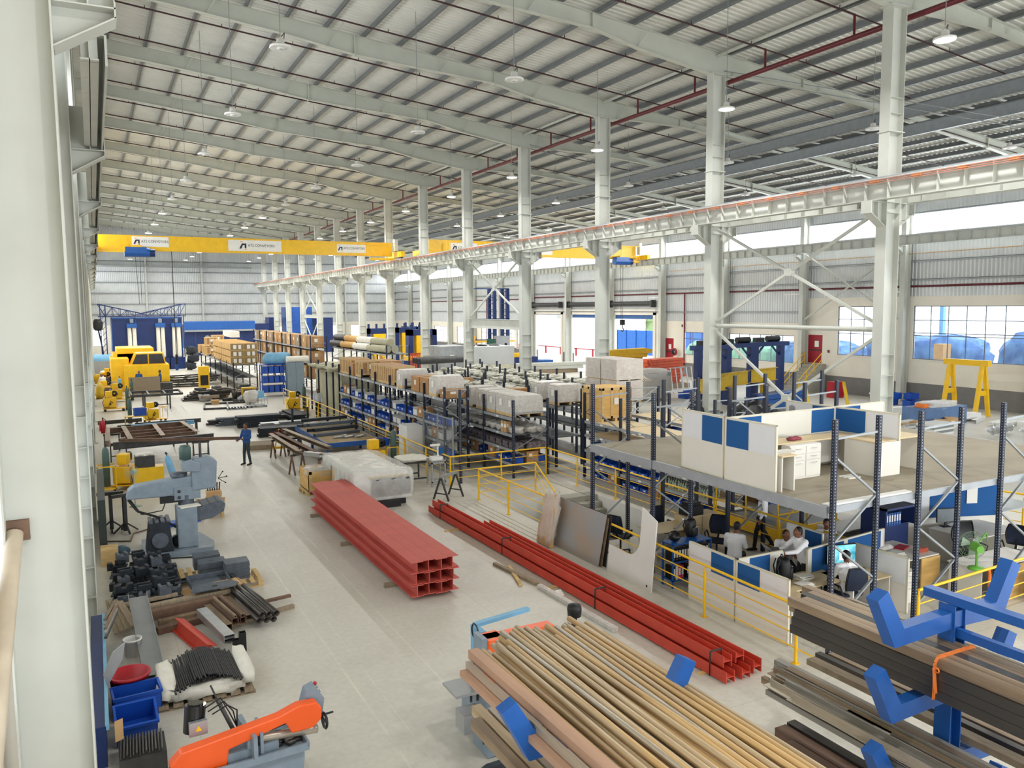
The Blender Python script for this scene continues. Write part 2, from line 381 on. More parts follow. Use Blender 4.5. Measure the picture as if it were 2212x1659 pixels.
# ---- rafters
BOT = [(-.6, 18.75), (1.3, 18.52), (3.8, 18.28), (7.7, 17.84), (10.65, 17.4), (13, 17.24), (17.4, 16.98), (19.6, 16.5), (23.3, 15.98), (23.9, 15.98), (26, 16.03), (28.5, 16.0), (32.7, 15.65), (36, 15.2), (41.9, 14.55), (43.6, 14.3), (47.3, 13.6)]
def botz(x):
    for a, b_ in zip(BOT, BOT[1:]):
        if a[0] <= x <= b_[0]: return a[1]+(b_[1]-a[1])*(x-a[0])/(b_[0]-a[0])
    return BOT[-1][1]
def rafter():
    t = thing('roof_rafter', 'x', 'rafter')
    w = MB(); w.prism([(x, z) for x, z in BOT]+[(47.3, roofz(47.3)), (-.6, roofz(-.6))], 'y', -.006, .006); w.build('web', M_RAFT, t)
    f = MB()
    for a, b_ in zip(BOT, BOT[1:]): f.bar((a[0], 0, a[1]), (b_[0], 0, b_[1]), .26, .016)
    f.build('lower_flange', M_RAFT, t)
    f = MB(); f.bar((-.6, 0, roofz(-.6)-.01), (47.3, 0, roofz(47.3)-.01), .26, .016); f.build('upper_flange', M_RAFT, t)
    for x in (10.65, 17.4, 28.5, 41.9):
        p = MB(); p.b(x-.02, x+.02, -.13, .13, botz(x)-.05, roofz(x)); p.build('splice_plate', M_RAFT, t)
    return t
first = None
for k, yy in enumerate(BY):
    lab = 'tapered grey steel rafter spanning the whole roof, %s frame counted from the camera' % ORD[k]
    if first is None: first = rafter(); first.location = (0, yy, 0); first['label'] = lab; first['group'] = 'roof rafters'
    else: dup(first, (0, yy, 0), label=lab, group='roof rafters')
# flange braces from rafters up to purlins
fb0 = None
for k, yy in enumerate(BY[1:9]):
    for x in (4.6, 9.5, 14.6, 19.5, 24.4, 29.4, 34.3, 39.2, 44.2):
        if fb0 is None:
            p = MB(); fb0 = p.bar((0, 0, 0), (.5, -.75, .95), .05, .006); fb0 = p.build('flange_brace', M_RAFT)
            o = fb0
        else: o = fb0.copy(); COL.objects.link(o)
        o.location = (x, yy, botz(x)); o.scale = (1, 1, (roofz(x)-botz(x)+.1)/.95)
        tag(o, 'small slanting stay between a rafter bottom flange and the next purlin', 'brace', 'rafter flange stays')

# ---- central columns with crane corbels
CX = 23.6
def centre_col():
    t = thing('steel_column', 'x', 'column')
    s = MB(); h = 16.0
    s.b(-.33, -.31, -.2, .2, 0, h); s.b(.31, .33, -.2, .2, 0, h); s.b(-.31, .31, -.007, .007, 0, h); s.build('shaft', M_STEEL, t)
    for sx_, nm in ((-1, 'left'), (1, 'right')):
        c = MB(); pr = [(sx_*.33, 8.95), (sx_*1.05, 9.4), (sx_*1.05, 9.75), (sx_*.33, 9.75)]
        if sx_ > 0: pr = pr[::-1]
        c.prism(pr, 'y', -.008, .008); c.bar((sx_*.33, 0, 8.95), (sx_*1.05, 0, 9.4), .34, .016); c.bar((sx_*.33, 0, 9.74), (sx_*1.06, 0, 9.74), .34, .016)
        c.b(min(sx_*1.05, sx_*1.07), max(sx_*1.05, sx_*1.07), -.2, .2, 9.36, 9.76); c.b(min(sx_*.68, sx_*.7), max(sx_*.68, sx_*.7), -.16, .16, 9.2, 9.74)
        c.build('corbel', M_STEEL, t)
    c = MB()
    for z in (9.4, 9.74, 12.6, 13.1): c.b(-.31, .31, -.19, .19, z, z+.012)
    c.b(-.4, .4, -.24, .24, h-.03, h); c.b(-.38, .38, -.24, .24, 12.0, 12.03)
    for z in (1.2, 1.9, 2.6, 3.3, 4.0, 4.7): c.b(-.31, .31, -.19, .19, z, z+.01)
    c.build('stiffener', M_STEEL, t); c = MB(); c.b(-.45, .45, -.35, .35, 0, .04); c.build('base_plate', M_STEEL, t)
    return t
cc = None
for k, yy in enumerate(BY[2:]):
    lab = 'tall grey steel column between the crane bays, %s in the row from the camera' % ORD[k]
    if cc is None: cc = centre_col(); cc.location = (CX, yy, 0); cc['label'] = lab; cc['group'] = 'middle row columns'
    else: dup(cc, (CX, yy, 0), label=lab, group='middle row columns')

# ---- crane girders
def girder(name, x, y0, y1, lab, conductor=0, zt=10.42, dep=.67, w=.36, step=.85):
    t = thing(name, lab, 'crane beam', (x, y0, 0)); Lg = y1-y0
    g = MB(); g.b(-w/2, w/2, 0, Lg, zt-.02, zt); g.b(-w/2, w/2, 0, Lg, zt-dep, zt-dep+.02); g.b(-.006, .006, 0, Lg, zt-dep, zt); yy = .1
    while yy < Lg: g.b(-w/2+.01, w/2-.01, yy, yy+.012, zt-dep, zt); yy += step
    g.build('beam', M_STEEL, t)
    r = MB(); r.b(-.035, .035, 0, Lg, zt, zt+.07); r.build('rail', M_STEELD, t)
    if conductor:
        sd = conductor; c = MB()
        for j in range(3): c.bar((sd*(w/2+.06), 0, zt-.05-.05*j), (sd*(w/2+.06), Lg, zt-.05-.05*j), .02, .018)
        c.build('conductor_bar', mat('salmon_conductor', s2l(186, 120, 104), .5), t); yy = .6; c0 = None
        while yy < Lg:
            if c0 is None: c = MB(); c.b(sd*(w/2+.03)-.03, sd*(w/2+.03)+.06, 0, .28, zt-.12, zt-.05); c0 = c.build('hanger_clip', mat('amber_insulator', s2l(206, 130, 40), .5), t); q = c0
            else: q = c0.copy(); COL.objects.link(q)
            q.location = (0, yy, 0); yy += 1.5
    return t
girder('crane_girder', 22.75, 9.86, 131.8, 'near crane runway beam on the middle columns with salmon conductor bars', -1)
girder('crane_girder', 24.45, 9.86, 131.8, 'crane runway beam for the right bay, behind the near beam on the middle columns')
girder('crane_girder', 46.45, 9.86, 131.8, 'crane runway beam along the right wall below the bright clerestory band', 0, 10.75, .55)
girder('crane_girder', .12, 12, 131.8, 'crane runway beam on the left wall brackets', 0, 10.42, .8, .22)
# walkway edge angle by the left girder
e = MB(); e.b(.3, .33, 12, 131.8, 9.56, 9.95); e.b(.22, .3, 12, 131.8, 9.94, 9.96)
tag(e.build('edge_plate', M_STEEL), 'narrow grey edge plate running beside the left crane beam', 'edge plate')

# ---- left columns with brackets
def left_col(kind):
    t = thing('wall_column', 'x', 'column')
    s = MB(); h = 18.8
    s.b(-.245, -.225, -.2, .2, 0, h); s.b(-.95, -.93, -.2, .2, 0, h); s.b(-.93, -.245, -.007, .007, 0, h); s.build('shaft', M_STEEL, t)
    c = MB(); c.prism([(-.225, 9.1), (.36, 9.46), (.36, 9.56), (.36, 10.4), (-.225, 10.4)][::-1], 'y', .0, .012)
    c.bar((-.225, 0, 9.1), (.37, 0, 9.46), .36, .016); c.bar((-.225, 0, 9.55), (.37, 0, 9.55), .36, .016); c.b(.352, .368, -.18, .18, 9.45, 9.62); c.b(.1, .116, -.16, .16, 9.56, 10.0); c.b(.35, .362, -.16, .16, 9.56, 10.0)
    c.build('bracket', M_STEEL, t)
    if kind:
        c = MB(); z = .55
        while z < 5.2: c.b(-.93, -.245, -.18, .18, z, z+.012); z += .62
        c.build('stiffener', M_STEEL, t); c = MB(); c.b(-1.1, -.12, -.35, .35, 0, .05); c.build('base_plate', M_STEEL, t)
    return t
l0 = left_col(0); l0.location = (0, 9.86, 0); tag(l0, 'huge smooth pale grey wall column filling the left edge of the picture', 'column')
l1 = None
for k, yy in enumerate(BY[2:]):
    lab = 'grey left wall column with crane bracket and stiffener rungs, %s behind the near one' % ORD[k]
    if l1 is None: l1 = left_col(1); l1.location = (0, yy, 0); l1['label'] = lab; l1['group'] = 'left wall columns'
    else: dup(l1, (0, yy, 0), label=lab, group='left wall columns')
# sloping tube brace fixed to the near column
p = MB(); p.tube((-.86, 9.8, 4.06), (-.98, 7.6, 2.35), .085, 16); bt = thing('wall_brace', 'thick beige round tube brace sloping down from the big near column', 'brace')
p.build('tube', mat('beige_tube', s2l(186, 172, 150), .5, 0, .1, 4), bt); p = MB(); p.b(-.93, -.72, 9.8, 9.85, 3.98, 4.2); p.build('gusset', M_RUST2, bt)

# ---- right columns
def right_col():
    t = thing('wall_column', 'x', 'column')
    s = MB(); h = 13.9
    s.b(-.3, -.28, -.18, .18, 0, h); s.b(.28, .3, -.18, .18, 0, h); s.b(-.28, .28, -.006, .006, 0, h); s.build('shaft', M_STEEL, t)
    c = MB(); c.prism([(-.3, 9.6), (-.85, 9.95), (-.85, 10.2), (-.3, 10.2)], 'y', -.007, .007); c.bar((-.3, 0, 9.6), (-.85, 0, 9.95), .3, .014); c.bar((-.3, 0, 10.19), (-.86, 0, 10.19), .3, .014); c.build('corbel', M_STEEL, t)
    return t
r1 = None
for k, yy in enumerate(BY[2:]):
    lab = 'steel column against the right wall under the far crane beam, %s from the right edge' % ORD[k]
    if r1 is None: r1 = right_col(); r1.location = (47.3, yy, 0); r1['label'] = lab; r1['group'] = 'right wall columns'
    else: dup(r1, (47.3, yy, 0), label=lab, group='right wall columns')

# ---- bracing in the middle row
def xbrace(name, a, b_, z0, z1, lab, x=CX, r=.055, node=True):
    t = thing(name, lab, 'bracing', (x, a, 0)); Lg = b_-a
    p = MB(); p.bar((0, .2, z0), (0, Lg-.2, z1), .1, .09); p.build('diagonal', M_STEEL, t)
    p = MB(); p.bar((0, .2, z1), (0, Lg-.2, z0), .09, .1); p.build('diagonal', M_STEEL, t)
    if node: p = MB(); p.b(-.09, .09, Lg/2-.18, Lg/2+.18, (z0+z1)/2-.14, (z0+z1)/2+.14); p.build('gusset', M_STEEL, t)
xb = 'crossed grey diagonal braces '
xbrace('cross_brace', BY[2], BY[3], 5.7, 9.6, xb+'below the crane beam between the two nearest middle columns')
xbrace('cross_brace', BY[2], BY[3], .3, 5.35, xb+'down to the floor between the two nearest middle columns')
xbrace('cross_brace', BY[5], BY[6], 5.7, 9.6, xb+'above the heavy tie beam between the fourth and fifth middle columns')
xbrace('cross_brace', BY[11], BY[12], 5.7, 9.6, xb+'high up near the far end of the middle row')
xbrace('cross_brace', BY[11], BY[12], .3, 5.35, xb+'down to the floor near the far end of the middle row')
xbrace('cross_brace', BY[4], BY[5], 5.3, 10.1, xb+'flat against the right wall between two wall columns', 47.2, node=False)
p = MB(); p.tube((CX, BY[2]+.2, 5.55), (CX, BY[3]-.2, 5.55), .085, 12); tag(p.build('tie_tube', M_STEEL), 'horizontal round grey tube between the two nearest middle columns', 'strut')
p = MB(); p.ibeam((CX, BY[5]+.2, 5.3), (CX, BY[6]-.2, 5.3), .3, .62); tag(p.build('tie_beam', M_STEEL), 'heavy grey horizontal beam between the fourth and fifth middle columns', 'beam')
p = MB(); p.ibeam((CX, BY[11]+.2, 5.5), (CX, BY[12]-.2, 5.5), .3, .4); tag(p.build('tie_beam', M_STEEL), 'grey horizontal beam near the far end of the middle column row', 'beam')
# struts at the column heads
es = MB(); es.tube((CX, Y0, 16.75), (CX, Y1, 16.75), .07, 10); tag(es.build('eaves_strut', M_STEEL), 'long pale round strut tube joining the heads of the middle columns', 'strut')
# rod bracing under the roof
rods = [((CX+.4, BY[3], 16.2), (31.8, BY[2]+.3, 13.2)), ((CX+.4, BY[5], 16.2), (31.8, BY[4]+.3, 13.0))]
for k, (a, b_) in enumerate(rods):
    p = MB(); p.tube(a, b_, .018, 6); p.tube((a[0]+.1, a[1], a[2]-.25), (b_[0]+.1, b_[1], b_[2]-.25), .018, 6)
    tag(p.build('tie_rod', M_STEELD), 'pair of thin tie rods under the roof %s' % ['from the second middle column head', 'from the fourth middle column head', 'in the left bay between the fourth and fifth frames', 'crossing the pair in the left bay'][k], 'tie rod')

# ---- twin jack beams in the right bay
t = thing('twin_roof_beam', 'pair of long grey beams hung under the roof of the right bay', 'beam', (33.6, Y0, 0))
for zt, zb, x in ((15.45, 14.9, 0), (14.75, 14.2, .7)):
    p = MB(); p.chan((x, 0, (zt+zb)/2), (x, 129, (zt+zb)/2), .2, zt-zb, .012); p.b(x-.1, x+.1, 0, 129, zt-.02, zt); p.build('long_beam', M_STEELD, t)
y = 9.2; l0_ = None
while y < 125:
    if l0_ is None: p = MB(); p.b(-.1, .8, 0, .12, 14.83, 14.87); l0_ = p.build('cross_tie', M_STEEL, t); o = l0_
    else: o = l0_.copy(); COL.objects.link(o)
    o.location = (0, y, 0); y += 1.4

# ---- sprinkler main and branches
t = thing('sprinkler_main', 'thick maroon sprinkler main pipe running just behind the middle column heads', 'pipe')
p = MB(); p.tube((24.25, Y0, 15.75), (24.25, 131, 15.75), .1, 12); p.build('main_pipe', M_MAROON, t); br = []
k = 0; yy = 12.0
while yy < 125:
    q = MB(); q.tube((24.25, yy, 15.8), (24.25, yy, 16.55), .045, 8); q.build('riser', M_MAROON, t)
    k += 1; yy += BAY/2
kk = 0; yy = 12.0; b0 = None
while yy < 125:
    if b0 is None:
        p = MB(); p.tube((.6, 0, roofz(.6)-.28), (24.25, 0, roofz(24.25)-.3), .035, 8); p.tube((24.25, 0, roofz(24.25)-.3), (33, 0, roofz(33)-.35), .028, 8)
        x = 2.5
        while x < 32: p.tube((x, 0, roofz(x)-.3), (x, 0, roofz(x)-.16), .016, 6); x += 3
        b0 = p.build('sprinkler_branch', mat('dark_maroon_branch', s2l(58, 22, 28), .5)); o = b0
    else: o = b0.copy(); COL.objects.link(o)
    o.location = (0, yy, 0)
    tag(o, 'thin dark sprinkler branch pipe crossing under the purlins, %s from the camera' % ORD[kk], 'pipe', 'sprinkler branch pipes'); kk += 1; yy += BAY/2
b1 = None; yy = 14.0; kk = 0
while yy < 90:
    if b1 is None: p = MB(); p.tube((35, 0, roofz(35)-.35), (46.5, 0, roofz(46.5)-.35), .028, 8); b1 = p.build('sprinkler_branch', mat('dark_maroon_branch', s2l(58, 22, 28), .5)); o = b1
    else: o = b1.copy(); COL.objects.link(o)
    o.location = (0, yy, 0); tag(o, 'thin dark sprinkler branch pipe beyond the twin roof beams, %s from the camera' % ORD[kk], 'pipe', 'sprinkler branch pipes beyond the beams'); kk += 1; yy += BAY/2

# ================================================================ WALLS
def grid_wall(mb, x, y0, y1, z0, z1, holes, th=.2):
    "wall in the plane x with rectangular holes (ya, yb, za, zb)"
    ys = sorted({y0, y1}|{v for h in holes for v in h[:2] if y0 < v < y1}); zs = sorted({z0, z1}|{v for h in holes for v in h[2:] if z0 < v < z1})
    for a, b_ in zip(ys, ys[1:]):
        for c, d in zip(zs, zs[1:]):
            cy, cz = (a+b_)/2, (c+d)/2
            if any(h[0] < cy < h[1] and h[2] < cz < h[3] for h in holes): continue
            mb.b(x, x+th, a, b_, c, d)
WX = 47.75
WIN = [(19.6, 26.2, 2.8, 6.27), (27.7, 34.9, 2.8, 6.27), (36.6, 40.95, 2.8, 6.27), (45.05, 52.2, 1.92, 4.06), (53.4, 58.1, 2.0, 4.04), (88.0, 90.9, 1.2, 3.6), (91.6, 94.6, 1.2, 3.6), (97, 101.5, 1.2, 3.6), (105, 110, 1.2, 3.6), (114, 119, 1.2, 3.6), (122, 127, 1.2, 3.6)]
DOORS = [(42.3, 43.65, 2.08, 4.17), (59.55, 60.85, 1.2, 3.4), (103, 104, 0, 2.2)]
SHUT = [(62.56, 69.0, 0, 5.55), (70.9, 77.4, 0, 5.55), (79.8, 85.7, 0, 5.55)]
w = MB(); hol = WIN+DOORS+SHUT
grid_wall(w, WX, 0, 44.0, 1.24, 6.9, hol); grid_wall(w, WX, 44.0, 61.3, 1.24, 5.0, hol); grid_wall(w, WX, 61.3, 87, 1.24, 6.1, hol); grid_wall(w, WX, 87, Y1, 1.24, 4.3, hol)
for s_ in SHUT: w.b(WX-.12, WX, s_[0]-.35, s_[0], 0, 5.9); w.b(WX-.12, WX, s_[1], s_[1]+.35, 0, 5.9); w.b(WX-.12, WX, s_[0]-.35, s_[1]+.35, 5.55, 6.1)
struct(w, 'wall_right', M_CREAM)
w = MB(); grid_wall(w, WX-.01, 0, Y1, 0, 1.24, DOORS+SHUT, .21); struct(w, 'baseboard_right', M_DADO)
def cladding(name, along, const, a0, a1, z0, z1, flip=1, m=M_CLAD):
    vs = []; a = a0; pr = []
    while a < a1: pr += [(a, 0), (a+.08, 0), (a+.12, .035), (a+.22, .035)]; a += .26
    for a, d in pr:
        for z in (z0, z1): vs.append((const+d*flip, a, z) if along == 'y' else (a, const+d*flip, z))
    w = MB(); w.add(vs, [(2*i, 2*i+2, 2*i+3, 2*i+1) for i in range(len(pr)-1)]); return w
w = cladding('', 'y', WX, 0, 44, 6.9, 11.0)
for a, b_, z in ((44, 61.3, 5.0), (61.3, 87, 6.1), (87, Y1, 4.3)):
    q = cladding('', 'y', WX, a, b_, z, 11.0); w.add(q.v, q.f)
q = cladding('', 'y', WX, 0, Y1, 12.3, 14.75); w.add(q.v, q.f)
struct(w, 'wall_right_cladding', M_CLAD)
# girts
for z, y0, m_ in ((9.2, 0, M_STEELD), (12.3, 0, M_STEELD), (5.9, 44, M_STEELD), (8.0, 0, M_STEELD)):
    p = MB(); p.b(WX-.16, WX-.02, y0, Y1, z-.01, z+.01); p.b(WX-.16, WX-.14, y0, Y1, z-.1, z+.01)
    tag(p.build('wall_girt', m_), 'long horizontal grey girt on the right wall at %s' % {9.2: 'mid height, under the crane beam', 12.3: 'the top of the clerestory band', 5.9: 'low level left of the tall windows', 8.0: 'just above the maroon pipe'}[z], 'girt')
p = MB(); p.tube((WX-.08, 20, 7.55), (WX-.08, 86, 7.55), .07, 10); p.tube((WX-.08, 86, 7.4), (WX-.08, 128, 7.4), .06, 8)
t = thing('hydrant_main', 'maroon fire main pipe along the right wall', 'pipe'); p.build('main_pipe', M_MAROON, t)
for yy in (57.9, 99.5): q = MB(); q.tube((WX-.12, yy, 1.0), (WX-.12, yy, 7.5), .06, 8); q.build('riser', M_MAROON, t)
p = MB(); p.tube((WX-.2, 20, 9.7), (WX-.2, 60, 9.6), .02, 6); tag(p.build('conduit', mat('orange_conduit', s2l(206, 150, 70), .6)), 'thin orange conduit along the right wall above the girt', 'conduit')
# clerestory mullions and panes
g = MB(); g.b(WX+.05, WX+.06, 0, Y1, 11.0, 12.3); struct(g, 'window_clerestory', M_GLASS)
# windows
M_FRAME = mat('grey_window_frame', s2l(110, 118, 130), .5, .3, .05)
for k, (a, b_, c, d) in enumerate(WIN):
    f = MB(); x0, x1 = WX+.04, WX+.09
    for yy in (a, b_-.05): f.b(x0, x1, yy, yy+.05, c, d)
    for z in (c, d-.05): f.b(x0, x1, a, b_, z, z+.05)
    nv = max(3, round((b_-a)/1.15)); 
    for i in range(1, nv): yy = a+(b_-a)*i/nv; f.b(x0, x1, yy-.02, yy+.02, c, d)
    if d-c > 3:
        for z in (c+1.72, c+1.55, c+2.55): f.b(x0-.01, x1, a, b_, z-.025, z+.025)
    else: f.b(x0-.01, x1, a, b_, d-.62, d-.57)
    o = struct(f, 'window_%d' % (k+1), M_FRAME); q = MB(); q.b(WX+.06, WX+.066, a+.03, b_-.03, c+.03, d-.03); q.build('pane', M_GLASS, o)
    q = MB(); q.b(WX-.05, WX+.2, a-.05, b_+.05, c-.06, c-.001); q.build('window_sill', M_CREAM, o)
# doors
M_DRED = mat('crimson_door', s2l(160, 26, 44), .45, 0, .05)
for k, (a, b_, c, d) in enumerate(DOORS):
    f = MB(); f.b(WX+.02, WX+.08, a, b_, c, d); o = struct(f, 'door_%d' % (k+1), M_DRED)
    q = MB(); q.b(WX-.005, WX+.02, a+.35, a+.72, c+1.2, c+1.65); q.build('vision_panel', M_PAPER, o)
    q = MB(); q.b(WX-.04, WX-.01, a+.15, b_-.15, c+.92, c+1.0); q.build('push_bar', M_DSTEEL, o)
# roller shutters
for k, (a, b_, c, d) in enumerate(SHUT):
    q = MB(); q.b(WX+.02, WX+.1, a, b_, [5.15, 5.2, 5.5][k], 5.55); o = struct(q, 'door_%d' % (k+4), mat('blue_shutter', s2l(52, 92, 150), .5)); o['label'] = 'rolled-up blue shutter curtain'
    q = MB(); q.tube((WX-.35, a-.2, 6.65), (WX-.35, b_+.2, 6.65), .24, 12); q.b(WX-.6, WX-.1, a-.4, a-.2, 6.3, 7.0); q.b(WX-.6, WX-.1, b_+.2, b_+.4, 6.3, 7.0); q.build('shutter_housing', M_DSTEEL, o)
# back wall
w = MB(); BH = [(-.5, 1.2, 1, 3.6), (22.5, 23.2, .6, 3.6), (24.6, 28.2, 1.2, 3.6), (33, 37, 1.2, 3.6), (39.5, 42, 1.2, 3.6)]
xs = sorted({-1.2, 48}|{v for h in BH for v in h[:2]})
for a, b_ in zip(xs, xs[1:]):
    h = [h for h in BH if h[0] <= a and h[1] >= b_]
    if h: w.b(a, b_, Y1, Y1+.2, 0, h[0][2]); w.b(a, b_, Y1, Y1+.2, h[0][3], 4.15)
    else: w.b(a, b_, Y1, Y1+.2, 0, 4.15)
struct(w, 'wall_back', M_CREAM)
for k, h in enumerate(BH):
    f = MB(); 
    for x in (h[0], (h[0]+h[1])/2, h[1]-.05): f.b(x, x+.05, Y1+.05, Y1+.1, h[2], h[3])
    for z in (h[2], h[3]-.6, h[3]-.05): f.b(h[0], h[1], Y1+.05, Y1+.1, z, z+.05)
    o = struct(f, 'window_%d' % (12+k), M_FRAME); q = MB(); q.b(h[0], h[1], Y1+.07, Y1+.075, h[2], h[3]); q.build('pane', M_GLASS, o)
w = cladding('', 'x', Y1, -1.2, 48, 4.15, 19.6); struct(w, 'wall_back_cladding', M_CLAD)
for k, z in enumerate((5.8, 7.4, 9.05, 10.7, 12.3, 13.9, 15.6, 17.2)):
    p = MB(); p.b(-1.2, 48, Y1-.2, Y1-.02, z-.02, z+.02); p.b(-1.2, 48, Y1-.2, Y1-.17, z-.12, z+.02)
    tag(p.build('wall_girt', M_STEELD), 'horizontal girt on the far end wall, %s from the bottom' % ORD[k], 'girt', 'end wall girts')
cw = MB(); cw.b(-1, 23, Y1-1.6, Y1-.3, 13.0, 13.15); tag(cw.build('end_wall_gutter_beam', M_STEELD), 'wide grey horizontal wind girder high on the far end wall', 'beam')
g0 = None
for k, x in enumerate((7.4, 15.5, 31.0, 38.5)):
    if g0 is None: p = MB(); p.ibeam((0, 0, 0), (0, 0, 16), .22, .4, up=(0, 1, 0)); g0 = p.build('end_wall_post', M_STEEL); o = g0
    else: o = g0.copy(); COL.objects.link(o)
    o.location = (x, Y1-.4, 0); tag(o, 'grey post on the far end wall, %s from the left' % ORD[k], 'post', 'end wall posts')
# left wall (hardly seen) : low wall, open bands added to let daylight in
w = MB(); w.b(-1.2, 48, Y0-.2, Y0, 0, 2.0); w.b(-1.2, 48, Y0-.2, Y0, 7.0, 19.4)
for xx in range(-1, 48, 6): w.b(xx, xx+1.2, Y0-.2, Y0, 2, 7)
struct(w, 'wall_front_added', M_CLAD)  # unseen end wall added behind the camera to dim the front light
w = MB(); w.b(-1.25, -1.1, Y0, Y1, 0, 2.2); w.b(-1.25, -1.1, Y0, Y1, 4.4, 11.0); w.b(-1.25, -1.1, Y0, Y1, 12.6, 19.4); w.b(-1.25, -1.1, Y0, 16, 11.0, 12.6)
for yy in range(-8, 137, 4): w.b(-1.25, -1.1, yy, yy+1.3, 2.2, 4.4)
struct(w, 'wall_left', M_CREAM)
# ================================================================ CRANES, LAMPS, RAILINGS, STEEL STOCK
def AY(px, py, Y):
    d = ray(px, py); t = Y/d.y; return Vector((d.x*t, Y, EYE+d.z*t))
def AX(px, py, X):
    d = ray(px, py); t = X/d.x; return Vector((X, d.y*t, EYE+d.z*t))
_font = None
def lettering(txt, width, m, parent, loc, rot, name='lettering', depth=.004):
    size = 1.0
    cu = bpy.data.curves.new(name, 'FONT'); cu.body = txt; cu.size = size; cu.extrude = depth; cu.align_x = 'LEFT'; cu.align_y = 'CENTER'
    tmp = bpy.data.objects.new('tmp', cu); COL.objects.link(tmp); bpy.context.view_layer.update()
    me = bpy.data.meshes.new_from_object(tmp.evaluated_get(bpy.context.evaluated_depsgraph_get())); bpy.data.objects.remove(tmp)
    xs_ = [v.co.x for v in me.vertices]; k_ = width/(max(xs_)-min(xs_))
    for v in me.vertices: v.co.x *= k_; v.co.y *= k_*1.12
    me.materials.clear(); me.materials.append(m); o = bpy.data.objects.new(name, me); COL.objects.link(o); o.parent = parent; o.location = loc; o.rotation_euler = rot; return o
M_INK = mat('navy_ink', s2l(38, 44, 70), .7, 0, 0)
M_LOGO = mat('amber_ink', s2l(214, 150, 60), .7, 0, 0)
def sign(parent, xa, xb, z0, z1, y, bigtext):
    p = MB(); p.b(xa, xb, y-.02, y, z0, z1); s_ = p.build('sign_board', M_PAPER, parent); w = xb-xa; h = z1-z0
    lx = xa+w*bigtext[0]; ls = bigtext[1]; zc = (z0+z1)/2+h*.05
    p = MB(); p.prism([(lx, zc-ls*.55), (lx+ls*.3, zc-ls*.55), (lx+ls*.55, zc), (lx+ls*.8, zc), (lx+ls*.8, zc-ls*.45), (lx+ls*1.05, zc-ls*.45), (lx+ls*1.05, zc+ls*.25), (lx+ls*.4, zc+ls*.25)], 'y', y-.03, y-.021); p.build('logo', M_INK, s_)
    p = MB(); p.b(lx+ls*.15, lx+ls*.55, y-.03, y-.021, zc+ls*.42, zc+ls*.55); p.b(lx+ls*.85, lx+ls*1.05, y-.03, y-.021, zc-ls*.72, zc-ls*.52); p.build('logo_accent', M_LOGO, s_)
    lettering('ATS CONVEYORS', w*bigtext[2], M_INK, s_, (lx+ls*1.3, y-.022, zc-ls*.05), (pi/2, 0, 0))
def crane(Y, xa, xb, zb, zt, lab, signs):
    t = thing('overhead_crane', lab, 'crane', (0, 0, 0))
    p = MB(); p.b(xa+.4, xb-.4, Y, Y+.42, zb, zt); p.b(xa+.4, xb-.4, Y-.05, Y+.47, zb-.02, zb); p.b(xa+.4, xb-.4, Y-.05, Y+.47, zt, zt+.02); p.build('bridge_girder', M_YEL, t)
    for x, nm in ((xa, 0), (xb, 1)):
        p = MB(); p.b(x-.16, x+.16, Y-1.5, Y+1.9, zb-.12, zb+.34); p.build('end_carriage', M_YEL, t)
        p = MB()
        for yy in (Y-1.2, Y+1.6): p.lathe([(.01, -.06), (.17, -.06), (.17, .06), (.01, .06)], (x, yy, zb-.09), 12, 'x')
        p.build('wheel', M_DSTEEL, t)
    p = MB(); xx = xb-2.6
    for z in (zb-.35,): p.b(xx, xb-.5, Y-.75, Y-.1, z-.03, z)
    for x in (xx, xb-.5):
        for yy in (Y-.75,): p.b(x-.025, x+.025, yy-.025, yy+.025, zb-.35, zt)
    for z in (zb+.15, zt-.05): p.b(xx, xb-.5, Y-.77, Y-.73, z-.02, z+.02)
    p.b(xx-.02, xb-.5, Y-.76, Y-.74, zb-.35, zb-.2); p.build('service_platform', M_YEL, t)
    p = MB(); p.b(xa+.3, xa+2.1, Y-.75, Y-.7, zb-.2, zb-.08)
    for x in (xa+.35, xa+2.05): p.b(x-.06, x+.06, Y-.78, Y-.68, zb-.2, zt-.1)
    p.build('buffer_frame', M_YEL, t); p = MB(); p.b(xb-.35, xb-.05, Y-.5, Y-.1, zb+.4, zt+.3); p.build('electrical_panel', M_STEEL, t)
    for a in signs: sign(t, *a)
    return t
Yc = 64.75
def sx(px): return AY(px, 530, Yc).x
c1 = crane(Yc, .12, 22.75, 10.72, 11.78, 'long yellow overhead crane spanning the left bay with three white company signs', [
    (sx(285), sx(365), 11.0, 11.72, Yc, (.04, .40, .74)), (sx(493), sx(608), 10.85, 11.68, Yc, (.2, .5, .5)), (sx(727.5), sx(790), 10.92, 11.58, Yc, (.03, .36, .74))])
